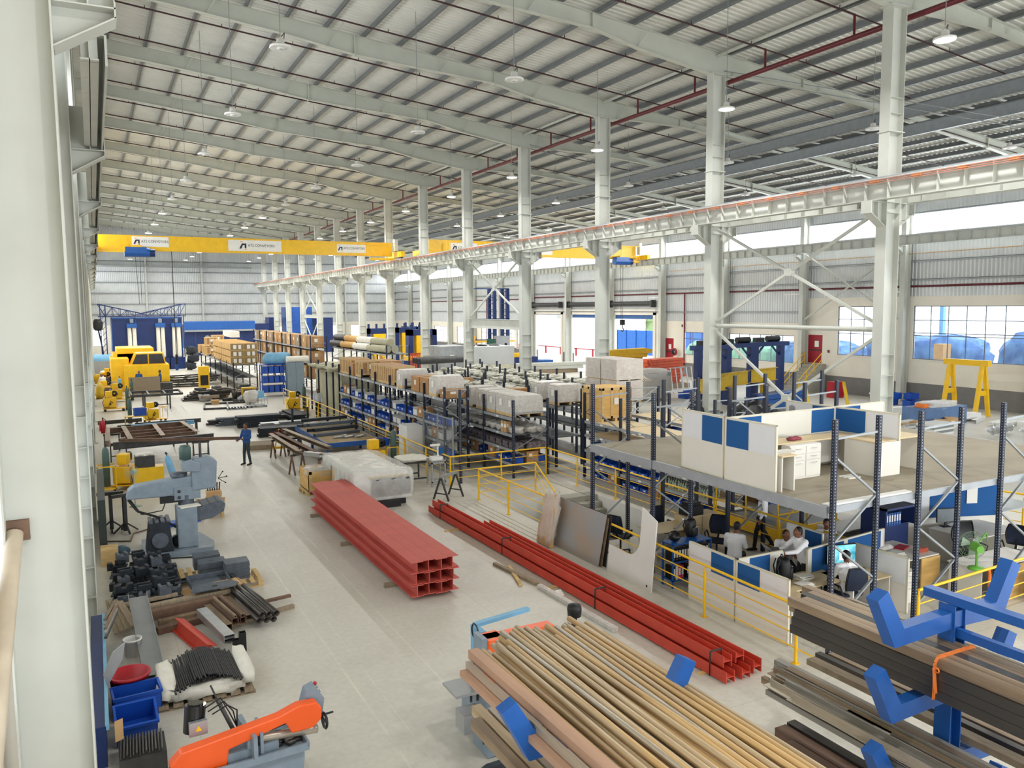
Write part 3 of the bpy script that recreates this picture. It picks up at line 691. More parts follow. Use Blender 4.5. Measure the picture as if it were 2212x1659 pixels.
def hoist(x, y, z, lab, zl, hook=True):
    t = thing('crane_hoist', lab, 'hoist', (x, y, z))
    p = MB(); p.tube((-.95, 0, 0), (.7, 0, 0), .34, 16); p.b(-.9, .5, -.34, .34, -.05, .36); p.build('hoist_body', M_BLUE, t)
    p = MB(); p.tube((.7, 0, -.02), (1.05, 0, -.02), .3, 16); p.build('hoist_motor', M_DBLUE, t)
    p = MB(); p.b(-.5, .2, -.3, .3, .36, .5); p.build('trolley', M_YEL, t)
    p = MB()
    for dx in (-.25, .05): p.tube((dx, 0, -.3), (dx*.5, 0, zl+.5), .018, 6)
    p.build('rope', M_DSTEEL, t)
    if hook:
        p = MB(); p.b(-.2, .2, -.14, .14, zl+.05, zl+.55); p.build('hook_block', M_BLACK, t)
        p = MB(); pts = [(0, 0, zl+.05), (0, 0, zl-.15)]+[(.16-.16*cos(a), 0, zl-.3-.16*sin(a)+.15) for a in [pi*i/6 for i in range(1, 7)]]
        p.path([(0, 0, zl+.05), (0, 0, zl-.2), (.14, 0, zl-.32), (.14, 0, zl-.48), (0, 0, zl-.56), (-.12, 0, zl-.48), (-.13, 0, zl-.4)], .045, 8); p.build('hook', M_DSTEEL, t)
    return t
hp = AY(300, 540, Yc-.55)
hoist(hp.x, Yc-.45, 10.55, 'blue wire rope hoist hanging at the left end of the near yellow crane', -4.2, False)
p = MB(); q = AY(371, 545, Yc); q2 = AY(386, 668, Yc); p.tube((q.x, Yc+.2, 10.7), (q.x, Yc+.2, 3.1), .03, 6); p.b(q.x-.07, q.x+.07, Yc+.14, Yc+.26, 2.3, 3.1)
t = thing('pendant_cable', 'long dark pendant cable hanging from the left crane down to the yellow machine', 'cable'); p.build('cable', M_BLACK, t); p = MB(); p.b(q.x-.09, q.x+.09, Yc+.1, Yc+.3, 1.9, 2.35); p.build('pendant_box', M_BLUE, t)
Yc = 63.2
c2 = crane(Yc, 24.45, 46.45, 10.85, 12.05, 'second yellow overhead crane over the right bay behind the middle columns', [
    (sx(973), sx(1030), 11.05, 11.85, Yc, (.06, .4, .72)), (sx(1128), sx(1193), 11.05, 11.85, Yc, (.05, .4, .72))])
hp = AY(1345, 552, Yc-.5); hoist(hp.x, Yc-.5, 10.6, 'dark hoist with a low hanging hook at the right end of the far crane', -6.0)

# ---- high bay lamps
def lamp(lit):
    t = thing('high_bay_lamp', 'x', 'lamp')
    p = MB(); p.lathe([(.03, .26), (.1, .24), (.12, .12), (.16, .1), (.29, .05), (.30, .0), (.27, -.01)], n=20); p.build('housing', M_WHITE, t)
    p = MB(); p.lathe([(.001, -.012), (.27, -.012)], n=20); p.lathe([(.001, -.014), (.1, -.03), (.1, -.012)], n=12) if not lit else None; p.build('diffuser', M_LAMP if lit else M_LAMPOFF, t)
    p = MB(); p.tube((0, 0, .24), (0, 0, 4.4), .012, 6); p.build('suspension_rod', M_STEELD, t)
    p = MB(); p.path([(.03, 0, .3), (.12, 0, .42), (.1, 0, .25)], .012, 6); p.build('lamp_cable', M_DSTEEL, t)
    return t
lon = lamp(True); loff = lamp(False); used = [False, False]
rows = [(4.9, 'left bay near the wall', 6), (12.1, 'left bay middle', 6), (20.8, 'left bay beside the middle columns', 0), (28.6, 'right bay by the middle columns', 4), (37.8, 'right bay beyond the twin beams', 5)]
for x, nm, nlit in rows:
    for k in range(14):
        y = 14.6+BAY*k; lit = k >= nlit
        base_ = lon if lit else loff; zz = 13.5; lab = '%s high bay lamp, %s, %s from the camera' % ('lit' if lit else 'unlit', nm, ORD[k])
        rl = roofz(x)-13.5
        if not used[lit]: o = base_; o.location = (x, y, zz); o['label'] = lab; o['group'] = 'high bay lamps'; used[lit] = True
        else: o = dup(base_, (x, y, zz), label=lab, group='high bay lamps')
        for c in o.children:
            if c.name.startswith('suspension_rod'): c.scale = (1, 1, (rl+.2)/4.4)
        if lit and o is lon: area('lamp_light', (0, 0, -.05), (0, 0, 0), .5, .5, 330, (1, .99, .96), 'DISK', o)
# unseen fill lights added overhead near the camera, without lamp bodies
for x in (4.9, 12.1, 20.8, 28.6): area('added_fill_overhead', (x, 2, 13.5), (0, 0, 0), .5, .5, 330, (1, .99, .96), 'DISK')

# ---- yellow railings
def railing(lab, pts, posts, zt=1.05, z0=0, rails=(.78, .52, .26), zs=None):
    t = thing('safety_railing', lab, 'railing', (pts[0][0], pts[0][1], 0)); o0 = Vector((pts[0][0], pts[0][1], 0))
    P = [Vector((*p, 0))-o0 if len(p) == 2 else Vector(p)-o0 for p in pts]
    m = MB()
    for a, b_ in zip(P, P[1:]): m.tube(a+Vector((0, 0, zt)), b_+Vector((0, 0, zt)), .028, 10)
    m.build('handrail', M_YEL, t); m = MB()
    for r in rails:
        for a, b_ in zip(P, P[1:]): m.tube(a+Vector((0, 0, r)), b_+Vector((0, 0, r)), .013, 8)
    m.build('mid_rail', M_YEL, t)
    for x, y in posts:
        m = MB(); q = Vector((x, y, 0))-o0; m.tube(q, q+Vector((0, 0, zt-.1)), .03, 10); m.tube(q+Vector((0, 0, zt-.12)), q+Vector((0, 0, zt)), .018, 8); m.b(q.x-.06, q.x+.06, q.y-.06, q.y+.06, 0, .012); m.build('post', M_YEL, t)
    return t
def lin(a, b_, n): return [(a[0]+(b_[0]-a[0])*i/(n-1), a[1]+(b_[1]-a[1])*i/(n-1)) for i in range(n)]
railing('long yellow railing between the steel stock and the blue racks', [(11.15, 55.3), (11.15, 26.45), (15.12, 26.45)], lin((11.15, 55.3), (11.15, 26.45), 13)+[(13.2, 26.45), (15.12, 26.45)])
railing('yellow railing behind the stairwell in front of the dark racks', [(15.12, 26.3), (15.12, 12.2)], lin((15.12, 24.2), (15.12, 12.2), 6))
railing('yellow railing on the aisle side of the stairwell, leading down to the office partitions', [(13.3, 24.0), (11.13, 24.0), (11.13, 18.05)], [(13.3, 24.0), (11.13, 24.0), (11.12, 21.8), (11.12, 19.6)])
railing('yellow railing in front of the white office partitions beside the red beams', [(11.12, 16.9), (10.88, 9.55)], [(10.98, 14.7), (10.9, 12.5), (10.86, 10.02)])
t = thing('stair_handrail', 'sloping yellow handrail going down the concrete steps', 'railing', (13.3, 24, 0))
m = MB(); m.tube((0, 0, 1.05), (0, -3.1, -.75), .028, 10); m.build('handrail', M_YEL, t); m = MB()
for r in (.27, .53, .79): m.tube((0, 0, 1.05-r), (0, -3.1, -.75-r), .013, 8)
m.build('mid_rail', M_YEL, t); m = MB(); m.tube((0, -3.1, -1.85), (0, -3.1, -.75), .03, 10); m.build('post', M_YEL, t)
a, b_ = G(1985, 1275, 1.05), G(2230, 1200, 1.05)
railing('yellow railing behind the pipe rack at the right edge in front of the fan desk', [(a.x, a.y), (b_.x, b_.y)], [tuple(G(1858, 1280, .9)[:2]), tuple(G(2155, 1222, 1.05)[:2])] if False else [tuple(G(2155, 1222, 1.05)[:2]), (a.x, a.y)])
a = G(2080, 1048, 1.05); b_ = G(2212, 1075, 1.05)
railing('yellow railing above the glass-topped tables at the right edge', [(a.x, a.y), (b_.x+.5, b_.y-.3)], [(a.x, a.y), (b_.x, b_.y)])

# ---- stack of short primed red beams (4 x 3)
def gnd(n, lab, cat, mb, m, loc, rz=0, group=None, bevel=0): return single(mb, n, m, lab, cat, loc, rz, group, bevel)
dx, hh = .285, .262; b0 = None; nmr = ['bottom', 'middle', 'top']; nmc = ['outer left', 'inner left', 'inner right', 'outer right']
for r in range(3):
    for c in range(4):
        lab = 'short primed red steel beam in the block stack on the aisle, %s row, %s' % (nmr[r], nmc[c])
        if b0 is None:
            p = MB(); p.ibeam((0, 0, 0), (0, 9.2, 0), dx-.004, hh-.006, .014, .012); b0 = p.build('red_beam', M_RED2); o = b0
        else: o = b0.copy(); COL.objects.link(o)
        o.location = (5.99+dx*c, 16.15+(.05 if (r+c) % 2 else 0), .1+hh*(r+.5)); o.rotation_euler = (0, 0, radians(-.15)*0); tag(o, lab, 'steel beam', 'stacked short red beams')
for k, y in enumerate((17.3, 21, 24.4)):
    p = MB(); p.b(5.62, 7.1, y, y+.1, 0, .098); single(p, 'timber_bearer', M_WOODG, 'wooden bearer under the block of short red beams, %s' % ['at the near end', 'in the middle', 'at the far end'][k], 'timber')
# ---- long red beams in two strapped bundles, flanges upright
def lbeam(x, y0, y1, z, lab, f=.2, d=.19):
    p = MB(); p.ibeam((0, 0, 0), (0, y1-y0, 0), f, d, .012, .01, up=(1, 0, 0)); single(p, 'long_red_beam', M_RED, lab, 'steel beam', (x, y0, z), radians(.6), 'long red beams')
lbeam(9.27, 9.95, 23.25, .13, 'long red beam on the floor, lower one of the front bundle')
lbeam(9.34, 10.1, 23.1, .335, 'long red beam strapped on top of the front bundle on the grey aisle')
lbeam(9.62, 9.95, 20.3, .13, 'long red beam on the floor, lower one of the bundle nearer the railing')
lbeam(9.66, 10.15, 20.1, .335, 'long red beam on top of the bundle nearer the railing')
lbeam(9.93, 10.0, 19.9, .16, 'long red beam at the railing side, its upright flange the last in the row', .24)
for k, y in enumerate((10.35, 13.9, 18.2, 22.3)):
    xo = 9.3-(y-9.95)*.0105; p = MB(); 
    for a_, c_ in (((-.13, .02), (-.13, .45)), ((.13, .02), (.13, .45)), ((-.13, .45), (.13, .45))): p.bar((a_[0], 0, a_[1]), (c_[0], 0, c_[1]), .035, .006, (0, 1, 0))
    single(p, 'steel_strap', M_DSTEEL, 'dark steel strap around the front bundle of long red beams, %s from the near end' % ORD[k], 'strap', (xo, y, 0))
for k, (x, y) in enumerate(((9.6, 10.5), (9.4, 15.5), (9.2, 21))):
    p = MB(); p.b(-.55, .75, -.05, .05, 0, .028); single(p, 'timber_bearer', M_WOOD, 'thin pine batten under the long red beams, %s' % ['sticking out at the near end', 'in the middle', 'at the far end'][k], 'timber', (x, y, 0))
# wrapped bars and offcuts beside the long beams
def wrapped(p0, p1, w, h, m, lab, nm='wrapped_bar'):
    a, b_ = G(*p0, .05), G(*p1, .05); p = MB(); p.bar((0, 0, h/2), (b_.x-a.x, b_.y-a.y, h/2), w, h); single(p, nm, m, lab, 'bar', (a.x, a.y, 0), bevel=.01)
wrapped((1165, 1265), (1330, 1360), .13, .09, M_FILM2, 'plastic-wrapped bar lying beside the front red bundle with a white tag'); wrapped((1167, 1266), (1328, 1359), .1, .07, M_WOODG, 'grey timber inside the plastic wrap beside the front red bundle', 'timber_bar')
wrapped((1068, 1216), (1160, 1260), .11, .07, M_WOODG, 'weathered timber plank beside the front red bundle, crossing another', 'timber_bar')
wrapped((1100, 1222), (1125, 1262), .09, .06, M_WOOD, 'short timber piece lying across the end of the weathered plank', 'timber_bar')
p = MB(); q = G(1204, 1290, 0); p.add([(0, 0, .12), (.16, .02, .12), (.17, -.12, .02), (0, -.14, .01)], [(0, 1, 2, 3)]); p.add([(0, 0, .118), (.16, .02, .118), (.17, -.12, .018), (0, -.14, .008)], [(3, 2, 1, 0)]); single(p, 'paper_tag', M_PAPER, 'white paper tag hanging from the plastic-wrapped bar', 'tag', (q.x, q.y+.1, 0))

# ---- cantilever pipe racks
def vrack(name, loc, tiers, half, lab, top=None, nspan=2, dy=-2.6):
    t = thing(name, lab, 'rack', loc); A = .15
    for i in range(nspan):
        y = i*dy; m = MB(); zt = top or (tiers[-1]-.05)
        m.b(-.1, -.085, y-.1, y+.1, 0, zt); m.b(.085, .1, y-.1, y+.1, 0, zt); m.b(-.085, .085, y-.008, y+.008, 0, zt); m.build('rack_post', M_BLUE, t)
        m = MB(); m.b(-.8, .8, y-.08, y+.08, 0, .12); m.build('foot_beam', M_BLUE, t)
        for z in tiers:
            m = MB()
            for s_ in (-1, 1):
                if half[0 if s_ < 0 else 1] <= 0: continue
                hx = half[0 if s_ < 0 else 1]*s_
                pl = [(0, z-.05), (hx-.12*s_, z-.08), (hx+.16*s_, z+.38), (hx+.32*s_, z+.3), (hx+.02*s_, z-.27), (0, z-.24)]
                m.prism(pl if s_ < 0 else pl[::-1], 'y', y-A/2, y+A/2)
            m.build('cradle_arm', M_BLUE, t)
    m = MB()
    for z in (.3, tiers[-1]-.3): m.b(-.04, .04, dy*(nspan-1), 0, z-.05, z+.05)
    m.build('tie_rail', M_BLUE, t)
    return t
vrack('cantilever_rack', (4.56, 6.8, 0), [1.3, 2.15], (.9, .88), 'blue cantilever rack with V ended arms under the big pile of round pipes')
# round pipes on rack A
pm = {}
def pipe_obj(kind):
    if kind not in pm:
        r = .036; m = MB(); m.hollow((0, 0, 0), (0, -6.2, 0), r, .006, 14); pm[kind] = m.build('steel_pipe', kind); return pm[kind]
    o = pm[kind].copy(); COL.objects.link(o); return o
rnd = random.Random(3)
for layer, cnt in ((0, 25), (1, 23), (2, 17)):
    for i in range(cnt):
        kind = rnd.choice([M_PIPE, M_PIPE, M_PIPE, M_PIPEY, M_PIPEY, M_PIPEY, M_PIPEG]) if layer else M_PIPE
        o = pipe_obj(kind); x = 3.93+.075*(i+.5*layer+(3 if layer == 2 else 0))
        o.location = (x+rnd.uniform(-.012, .012), 8.6+rnd.uniform(-.32, .25)+.18*sin((x-3.9)/1.8*pi), 2.12+.064*layer+rnd.uniform(0, .01)); o.rotation_euler = (rnd.uniform(-.002, .002), 0, rnd.uniform(-.016, .016)*(1.8 if layer == 2 else 1))
        third = 'left' if x < 4.55 else ('middle' if x < 5.15 else 'right')
        tag(o, 'rusty round pipe in the %s part of the big pile, %s layer' % (third, ['bottom', 'second', 'top'][layer]), 'pipe', 'round pipes in the big pile, %s %s' % (third, layer))
def rt(nm, x, y, z, L_, w, h, m, lab, rz=0, solid=False, dxy=None):
    p = MB()
    if solid: p.bar((0, 0, 0), (0, -L_, 0), w, h)
    else: p.rtube((0, 0, 0), (0, -L_, 0), w, h, .008)
    return single(p, nm, m, lab, 'steel tube', (x, y, z), rz)
M_TANB = mat('tan_brown_tube', s2l(176, 140, 116), .55, .2, .12, 5, .1, 60, stretch=(1, .12, 1))
rt('rectangular_tube', 3.84, 8.5, 2.27, 6, .13, .11, M_TANB, 'wide brown rectangular tube on the left edge of the pipe pile', .012)
rt('rectangular_tube', 3.72, 8.4, 2.2, 6, .05, .08, M_PIPEG, 'narrow pale rectangular tube on the left edge of the pipe pile', .012)
rt('rectangular_tube', 3.66, 8.38, 2.12, 6, .1, .07, M_TANB, 'brown rectangular tube under the narrow pale one at the pile edge', .012)
rt('rectangular_tube', 3.88, 8.55, 1.36, 6, .12, .12, M_RUST, 'weathered square tube on the lower tier, outermost', .0)
rt('rectangular_tube', 4.03, 8.85, 1.36, 6, .12, .12, M_PIPE, 'tan square tube on the lower tier left of the blue V arm', .0)
rt('rectangular_tube', 4.18, 8.7, 1.36, 6, .11, .12, M_PIPEG, 'pale square tube on the lower tier next to the tan one', .0)
rt('rectangular_tube', 4.32, 8.6, 1.36, 6, .1, .1, M_TANB, 'brown square tube low in the rack below the round pipes', .0)
# rack B at the right
B = vrack('cantilever_rack', (8.5, 5.58, 0), [.45, 1.3, 2.15, 3.0], (1.04, .82), 'tall blue cantilever rack with V arms at the right edge', 3.02, 2, -2.3)
p = MB(); p.b(-.07, .07, -2.6, .32, 3.02, 3.12); p.build('top_rail', M_BLUE, B)
rnd = random.Random(9)
for c in range(5):
    for r in range(4):
        m_ = M_PIPED if (c == 0 and r < 3) else [M_RUST, M_DSTEEL, M_RUST, M_RUST][(c+r) % 4]
        p = MB(); p.rtube((0, 0, 0), (0, -6, 0), .115, .108, .006)
        single(p, 'square_tube', m_, 'square steel tube in the dark strapped bundle, %s column, %s layer' % (ORD[c], ['bottom', 'second', 'third', 'top'][r]), 'steel tube', (7.9+c*.121+(.03 if r == 3 else 0), 7.35+rnd.uniform(-.1, .1)+.05*c, 2.21+r*.112), 0, 'square tubes in the strapped bundle')
fp = {}
for i in range(26):
    m_ = [M_PIPED, M_DSTEEL, M_PIPED, M_RUST, M_PIPEG][rnd.randrange(5)]; r = .026; row = i//9
    if m_.name not in fp: p = MB(); p.hollow((0, 0, 0), (0, -6, 0), r, .004, 10); fp[m_.name] = p.build('thin_pipe', m_); o = fp[m_.name]
    else: o = fp[m_.name].copy(); COL.objects.link(o)
    o.location = (8.76+(i % 9)*.06+rnd.uniform(-.01, .01), 7.62+rnd.uniform(-.35, .25), 2.18+.052*row+rnd.uniform(0, .02)); o.rotation_euler = (0, 0, rnd.uniform(-.012, .02)); tag(o, 'thin dark round pipe in the loose bundle on the right arms, %s row' % ['bottom', 'middle', 'top'][row], 'pipe', 'thin pipes on the right arms %d' % row)
def strap(x0, x1, y, z0, z1, lab):
    p = MB()
    pts = [(x0, z0), (x0, z1-.03), (x0+.05, z1+.02), (x1-.05, z1+.02), (x1, z1-.03), (x1, z0)]
    for a, b_ in zip(pts, pts[1:]): p.bar((a[0], y, a[1]), (b_[0], y, b_[1]), .05, .006, (0, 1, .01))
    p.lathe([(.02, -.006), (.035, 0), (.02, .006)], (x0-.01, y-.03, z1-.1), 10, 'x'); p.bar((x0-.015, y, z1-.08), (x0-.03, y-.04, z1-.35), .05, .006, (0, 1, 0))
    single(p, 'ratchet_strap', M_STRAP, lab, 'strap')
strap(7.82, 8.5, 5.3, 2.16, 2.6, 'orange strap around the dark square tube bundle')
strap(8.7, 9.3, 6.1, 2.14, 2.33, 'orange strap around the thin dark pipes beyond the rack post')
M_GRAYB = mat('grey_weathered_bar', s2l(150, 146, 138), .5, .4, .14, 5, .1, 60, stretch=(1, .12, 1))
for (x, y, z, w, h, L_, m_, lab) in [
    (8.26, 7.95, 1.4, .12, .14, 6, M_GRAYB, 'grey box section on the third tier beside the rack post'), (8.12, 7.7, 1.38, .1, .1, 6, M_PIPED, 'dark bar on the third tier left of the grey box section'), (8.0, 7.75, 1.38, .1, .1, 6, M_GRAYB, 'grey channel in the middle of the third tier'), (7.88, 7.6, 1.38, .1, .08, 6, M_PIPEG, 'pale channel on the third tier'), (7.77, 7.72, 1.38, .07, .09, 6, M_RUST, 'rusty thin bar on the third tier'), (7.68, 7.4, 1.38, .08, .08, 6, M_PIPED, 'thin dark bar on the outer third tier'), (7.58, 7.45, 1.37, .07, .07, 6, M_GRAYB, 'thin grey bar on the outer edge of the third tier'),
    (8.1, 7.6, 1.5, .12, .05, 5, M_RUST, 'flat rusty bar lying on top of the third tier'),
    (8.75, 7.8, 1.4, .16, .08, 6.5, M_WOODG, 'weathered board on the far side of the third tier'), (9.0, 7.9, 1.38, .1, .1, 6, M_PIPED, 'dark square tube on the far side of the third tier'), (9.15, 7.8, 1.38, .1, .1, 6, M_RUST, 'rusty square tube on the far side of the third tier'),
    (8.34, 7.75, .56, .15, .15, 5, M_PIPED, 'black channel end sticking out of the lowest tier'), (8.14, 7.75, .55, .2, .12, 5, M_RUST2, 'red-brown square tube on the lowest tier'), (7.9, 7.4, .55, .2, .14, 5, M_RUST2, 'red-brown wide channel on the lowest tier'), (7.7, 7.3, .55, .12, .12, 5, M_DSTEEL, 'dark square tube at the outer lowest tier')]:
    rt('stock_bar', x, y, z, L_, w, h, m_, lab)
p = MB(); p.bar((8.02, 6.45, 1.47), (8.02, 5.85, 1.47), .3, .05); single(p, 'wrapping', M_CLOTH, 'white paper wrapping around the bars on the third tier', 'wrapping')
# grey angles lying over the outer third tier
for k, (px, py, m_, w) in enumerate(((1672, 1441, M_GRAYB, .1), (1664, 1452, M_RUST, .12), (1680, 1458, M_GRAYB, .1), (1656, 1474, M_PIPEG, .12), (1690, 1480, M_GRAYB, .1), (1703, 1512, M_PIPEG, .09))):
    q = G(px, py, 1.47); p = MB(); p.bar((0, 0, 0), (0, -5.6, 0), w, .01); p.bar((w/2, 0, .03), (w/2, -5.6, .03), .01, .07)
    single(p, 'steel_angle', m_, 'grey steel angle fanned out on the outer third tier, %s counted from the far end' % ORD[k], 'steel angle', (q.x, q.y, 1.45+.02*(k % 3)), .02*(k % 3-1))
# ================================================================ RACKS AND MEZZANINE
M_SLOT = mat('slot_hole_light', s2l(190, 194, 198), .6, 0, 0)  # pale grey stands in for the bright background seen through the slots
M_BEAMG = mat('grey_shelf_beam', s2l(160, 165, 170), .45, .2, .08, 4)
M_SHELF = mat('dark_shelf_deck', s2l(84, 88, 90), .6, .1, .12, 3)
def upright_mb(x, y, z1, slots, w=.09, d=.075):
    m = MB(); m.b(x-w/2, x+w/2, y-d/2, y+d/2, 0, z1); m.cur = 1
    if slots:
        z = .08
        while z < z1-.04: m.b(x-.006, x+.006, y-d/2-.002, y-d/2, z, z+.022); m.b(x-w/2-.002, x-w/2, y-.005, y+.005, z, z+.016); z += .058
    return m
def rack_run(lab, x0, x1, ys, zs, zt, slots=False, braces=True, deck=M_SHELF, name='pallet_rack', group=None, beam=M_BEAMG, ztops=None, beamh=.1, skip=()):
    t = thing(name, lab, 'rack', (x0, ys[0], 0), 0, group); w = x1-x0
    for i, y in enumerate(ys):
        zz = ztops[i] if ztops else zt
        for x in (0, w): upright_mb(x, y-ys[0], zz, slots).build('upright', [M_NAVY, M_SLOT], t)
        if braces:
            m = MB(); z = .35; s_ = 0; yy = y-ys[0]
            m.bar((.03, yy, .25), (w-.03, yy, .25), .03, .03)
            while z+.75 < zz:
                a, c = ((.03, w-.03) if s_ else (w-.03, .03)); m.bar((a, yy, z), (c, yy, z+.7), .035, .03); s_ = 1-s_; z += .7
            m.bar((.03, yy, z), (w-.03, yy, z), .03, .03); m.build('frame_brace', M_STEELD, t)
    for i, (a, b_) in enumerate(zip(ys, ys[1:])):
        for z in zs:
            if (i, z) in skip: continue
            m = MB(); ya, yb = a-ys[0]+.04, b_-ys[0]-.04
            if ya > yb: ya, yb = yb-.0, ya
            m.b(-.03, .02, ya, yb, z-beamh, z); m.b(w-.02, w+.03, ya, yb, z-beamh, z); m.cur = 1; m.b(.02, w-.02, ya, yb, z-.03, z-.004)
            m.cur = 2; m.b(-.033, -.03, (ya+yb)/2-.08, (ya+yb)/2+.08, z-beamh+.02, z-.02); m.build('shelf', [beam, deck, M_PAPER], t)
    return t
def ystep(a, b_, n): return [a+(b_-a)*i/n for i in range(n+1)]
# --- mezzanine
MX = [11.65, 12.8, 14.0, 15.22, 16.6, 17.8, 19.0, 20.2]; DZ = 2.75
dk = thing('mezzanine_floor', 'raised grey-brown board deck on navy uprights above the office, edged by a pale steel beam', 'mezzanine', (11.65, 10.1, 0))
m = MB(); m.b(.02, 9.5, 0, 7.75, DZ-.05, DZ); m.build('deck_board', M_DECK, dk)
for a, b_, c, d in ((-.06, .0, -.02, 5.1), (-.06, .0, 5.14, 7.8)): m = MB(); m.b(a, b_, c, d, DZ-.2, DZ+.005); m.build('edge_beam', M_BEAMG, dk)
m = MB(); m.b(0, 9.55, -.07, -.01, DZ-.12, DZ+.005); m.b(0, 9.55, 7.72, 7.78, DZ-.12, DZ); m.b(9.5, 9.55, 0, 7.8, DZ-.12, DZ); m.build('edge_beam', M_BEAMG, dk)
m = MB(); m.b(.02, 2.3, -.015, .14, DZ+.006, DZ+.035); m.build('white_edge_strip', M_WHITE, dk)
for j in range(6): m = MB(); m.b(.02, 9.5, 1.2*j+.9, 1.2*j+.96, DZ-.17, DZ-.05); m.build('joist', M_BEAMG, dk)
fr = 0
for yi, (y, prs) in enumerate(((10.1, ((0, 1), (2, 3), (4, 5))), (15.24, ((0, 1), (2, 3), (4, 5))), (17.87, ((0, 1), (2, 3), (4, 5), (6, 7))))):
    for a, b_ in prs:
        xa, xb = MX[a], MX[b_]; w = xb-xa
        t = thing('upright_pair', 'navy slotted upright pair through the deck, %s row from the camera, %s from left' % (ORD[yi], ORD[a//2]), 'rack upright', (xa, y-.12 if yi == 0 else y, 0), 0, 'mezzanine rack frames')
        zt = 4.36
        for x in (0, w): upright_mb(x, 0, zt, yi == 0 or a == 0).build('upright', [M_NAVY, M_SLOT], t)
        m = MB(); z = .5; s_ = 1
        while z < zt-1: c, d = ((.04, w-.04) if s_ else (w-.04, .04)); m.bar((c, .0, z), (d, .0, z+.76), .045, .035); s_ = 1-s_; z += .8
        m.bar((.04, 0, zt-.35), (w-.04, 0, zt-.3), .045, .035); m.build('diagonal_brace', M_STEELD, t)
# --- row A : long rack with boxes on top beside the railing
YA = ystep(44.6, 29.2, 7)
rack_run('long navy rack beside the yellow railing with wooden crates and boxes on its top shelf', 12.1, 13.1, YA, [.5, 1.1, 1.75, 2.83], 3.3, deck=M_SHELF, beamh=.1)
for k, y in enumerate((51.2, 49.3, 47.4, 45.9)): o = upright_mb(0, 0, 3.3, False).build('lone_upright', [M_NAVY, M_SLOT], loc=(12.1, y, 0)); tag(o, 'dark upright standing before the tarpaulin wall, %s from the far end' % ORD[k], 'upright')
rack_run('navy rack with shrink-wrapped pallets on top at the corner of the yellow railing', 13.72, 15.2, [26.45, 29.0, 31.6], [.53, 1.07, 1.64, 2.27], 2.95, deck=M_SHELF, slots=True)
p = MB(); upright_mb(11.75, 26.6, 3.45, True); p = upright_mb(0, 0, 3.45, True); o = p.build('rack_upright', [M_NAVY, M_SLOT], loc=(11.62, 26.6, 0)); tag(o, 'tall lone navy upright at the corner of the yellow railing by the mesh fence', 'upright')
rowlab = ['first', 'second', 'third', 'fourth', 'fifth']
for k, (x0, x1, y0, y1, n, zt, zd) in enumerate(((16.2, 17.4, 27.5, 46, 8, 3.1, 2.45), (18.6, 19.8, 27.5, 46, 8, 3.1, 2.45), (21.0, 22.0, 30, 47, 7, 3.1, 2.45), (14.8, 15.8, 33.5, 49, 7, 3.1, 2.6), (16.2, 17.6, 18.4, 25.4, 3, 3.2, 2.15), (18.7, 20.1, 18.6, 26, 3, 3.2, 2.15))):
    rack_run('navy rack in the storage block, %s' % ['two rows behind the box rack', 'three rows behind the box rack', 'row closest to the middle columns', 'directly behind the box rack', 'empty beige decks just behind the mezzanine', 'empty beige decks farther behind the mezzanine'][k],
             x0, x1, ystep(y0, y1, n), [.53, 1.07, 1.64, zd] if k > 3 else [1.2, zd], zt, deck=M_DESK if k > 3 else M_SHELF, braces=k > 3)
# far racks: timber crates on a navy frame rack
rack_run('dark navy rack full of metal parts under the long pine crates', 9.6, 11.4, ystep(66.5, 88, 6), [1.0, 2.0], 2.2, deck=M_SHELF, name='parts_rack')
rack_run('tall dark rack holding cartons and crates in front of the far blue booths', 14.2, 15.4, ystep(60, 84, 7), [1.2, 2.4, 3.5], 4.4, deck=M_SHELF)
rack_run('tall dark rack with rolled matting behind the tarpaulin box', 17.4, 19, ystep(52, 66, 4), [1.2, 2.4, 3.3], 3.9, deck=M_SHELF)

# ---- small copyable goods
def crate(w, d, h, m=M_PLY, ribs=True):
    t = thing('wooden_crate', 'x', 'crate'); p = MB(); p.b(-w/2+.02, w/2-.02, -d/2+.02, d/2-.02, .12, h); p.build('crate_box', m, t)
    q = MB()
    for x in (-w/2, w/2-.02):
        for i in range(4): y = -d/2+.04+(d-.18)*i/3; q.b(x, x+.02, y, y+.1, .12, h)
    for y in (-d/2, d/2-.02):
        for i in range(4): x = -w/2+.04+(w-.18)*i/3; q.b(x, x+.1, y, y+.02, .12, h)
        q.b(-w/2, w/2, y, y+.02, .12, .2); q.b(-w/2, w/2, y, y+.02, h-.09, h)
    for x in (-w/2, w/2-.02): q.b(x, x+.021, -d/2, d/2, h-.09, h)
    q.build('batten', M_WOOD, t); q = MB()
    for i in range(3): x = -w/2+.02+(w-.14)*i/2; q.b(x, x+.1, -d/2, d/2, 0, .12)
    q.build('skid', M_WOOD, t); q = MB(); q.b(-.1, .1, -d/2-.004, -d/2-.001, h*.5, h*.5+.25); q.build('paper_label', M_PAPER, t)
    return t
def carton(w, d, h, m=M_CARD, name='cardboard_box'):
    p = MB(); p.b(-w/2, w/2, -d/2, d/2, 0, h); p.cur = 1; p.b(-.025, .025, -d/2-.001, d/2+.001, .0, h+.001); p.cur = 2; p.b(-w*.3, -w*.05, -d/2-.002, -d/2, h*.5, h*.8); p.b(-w/2-.002, -w/2, -.1, .08, h*.45, h*.75)
    return p.build(name, [m, mat('packing_tape', s2l(190, 158, 110), .4), M_PAPER])
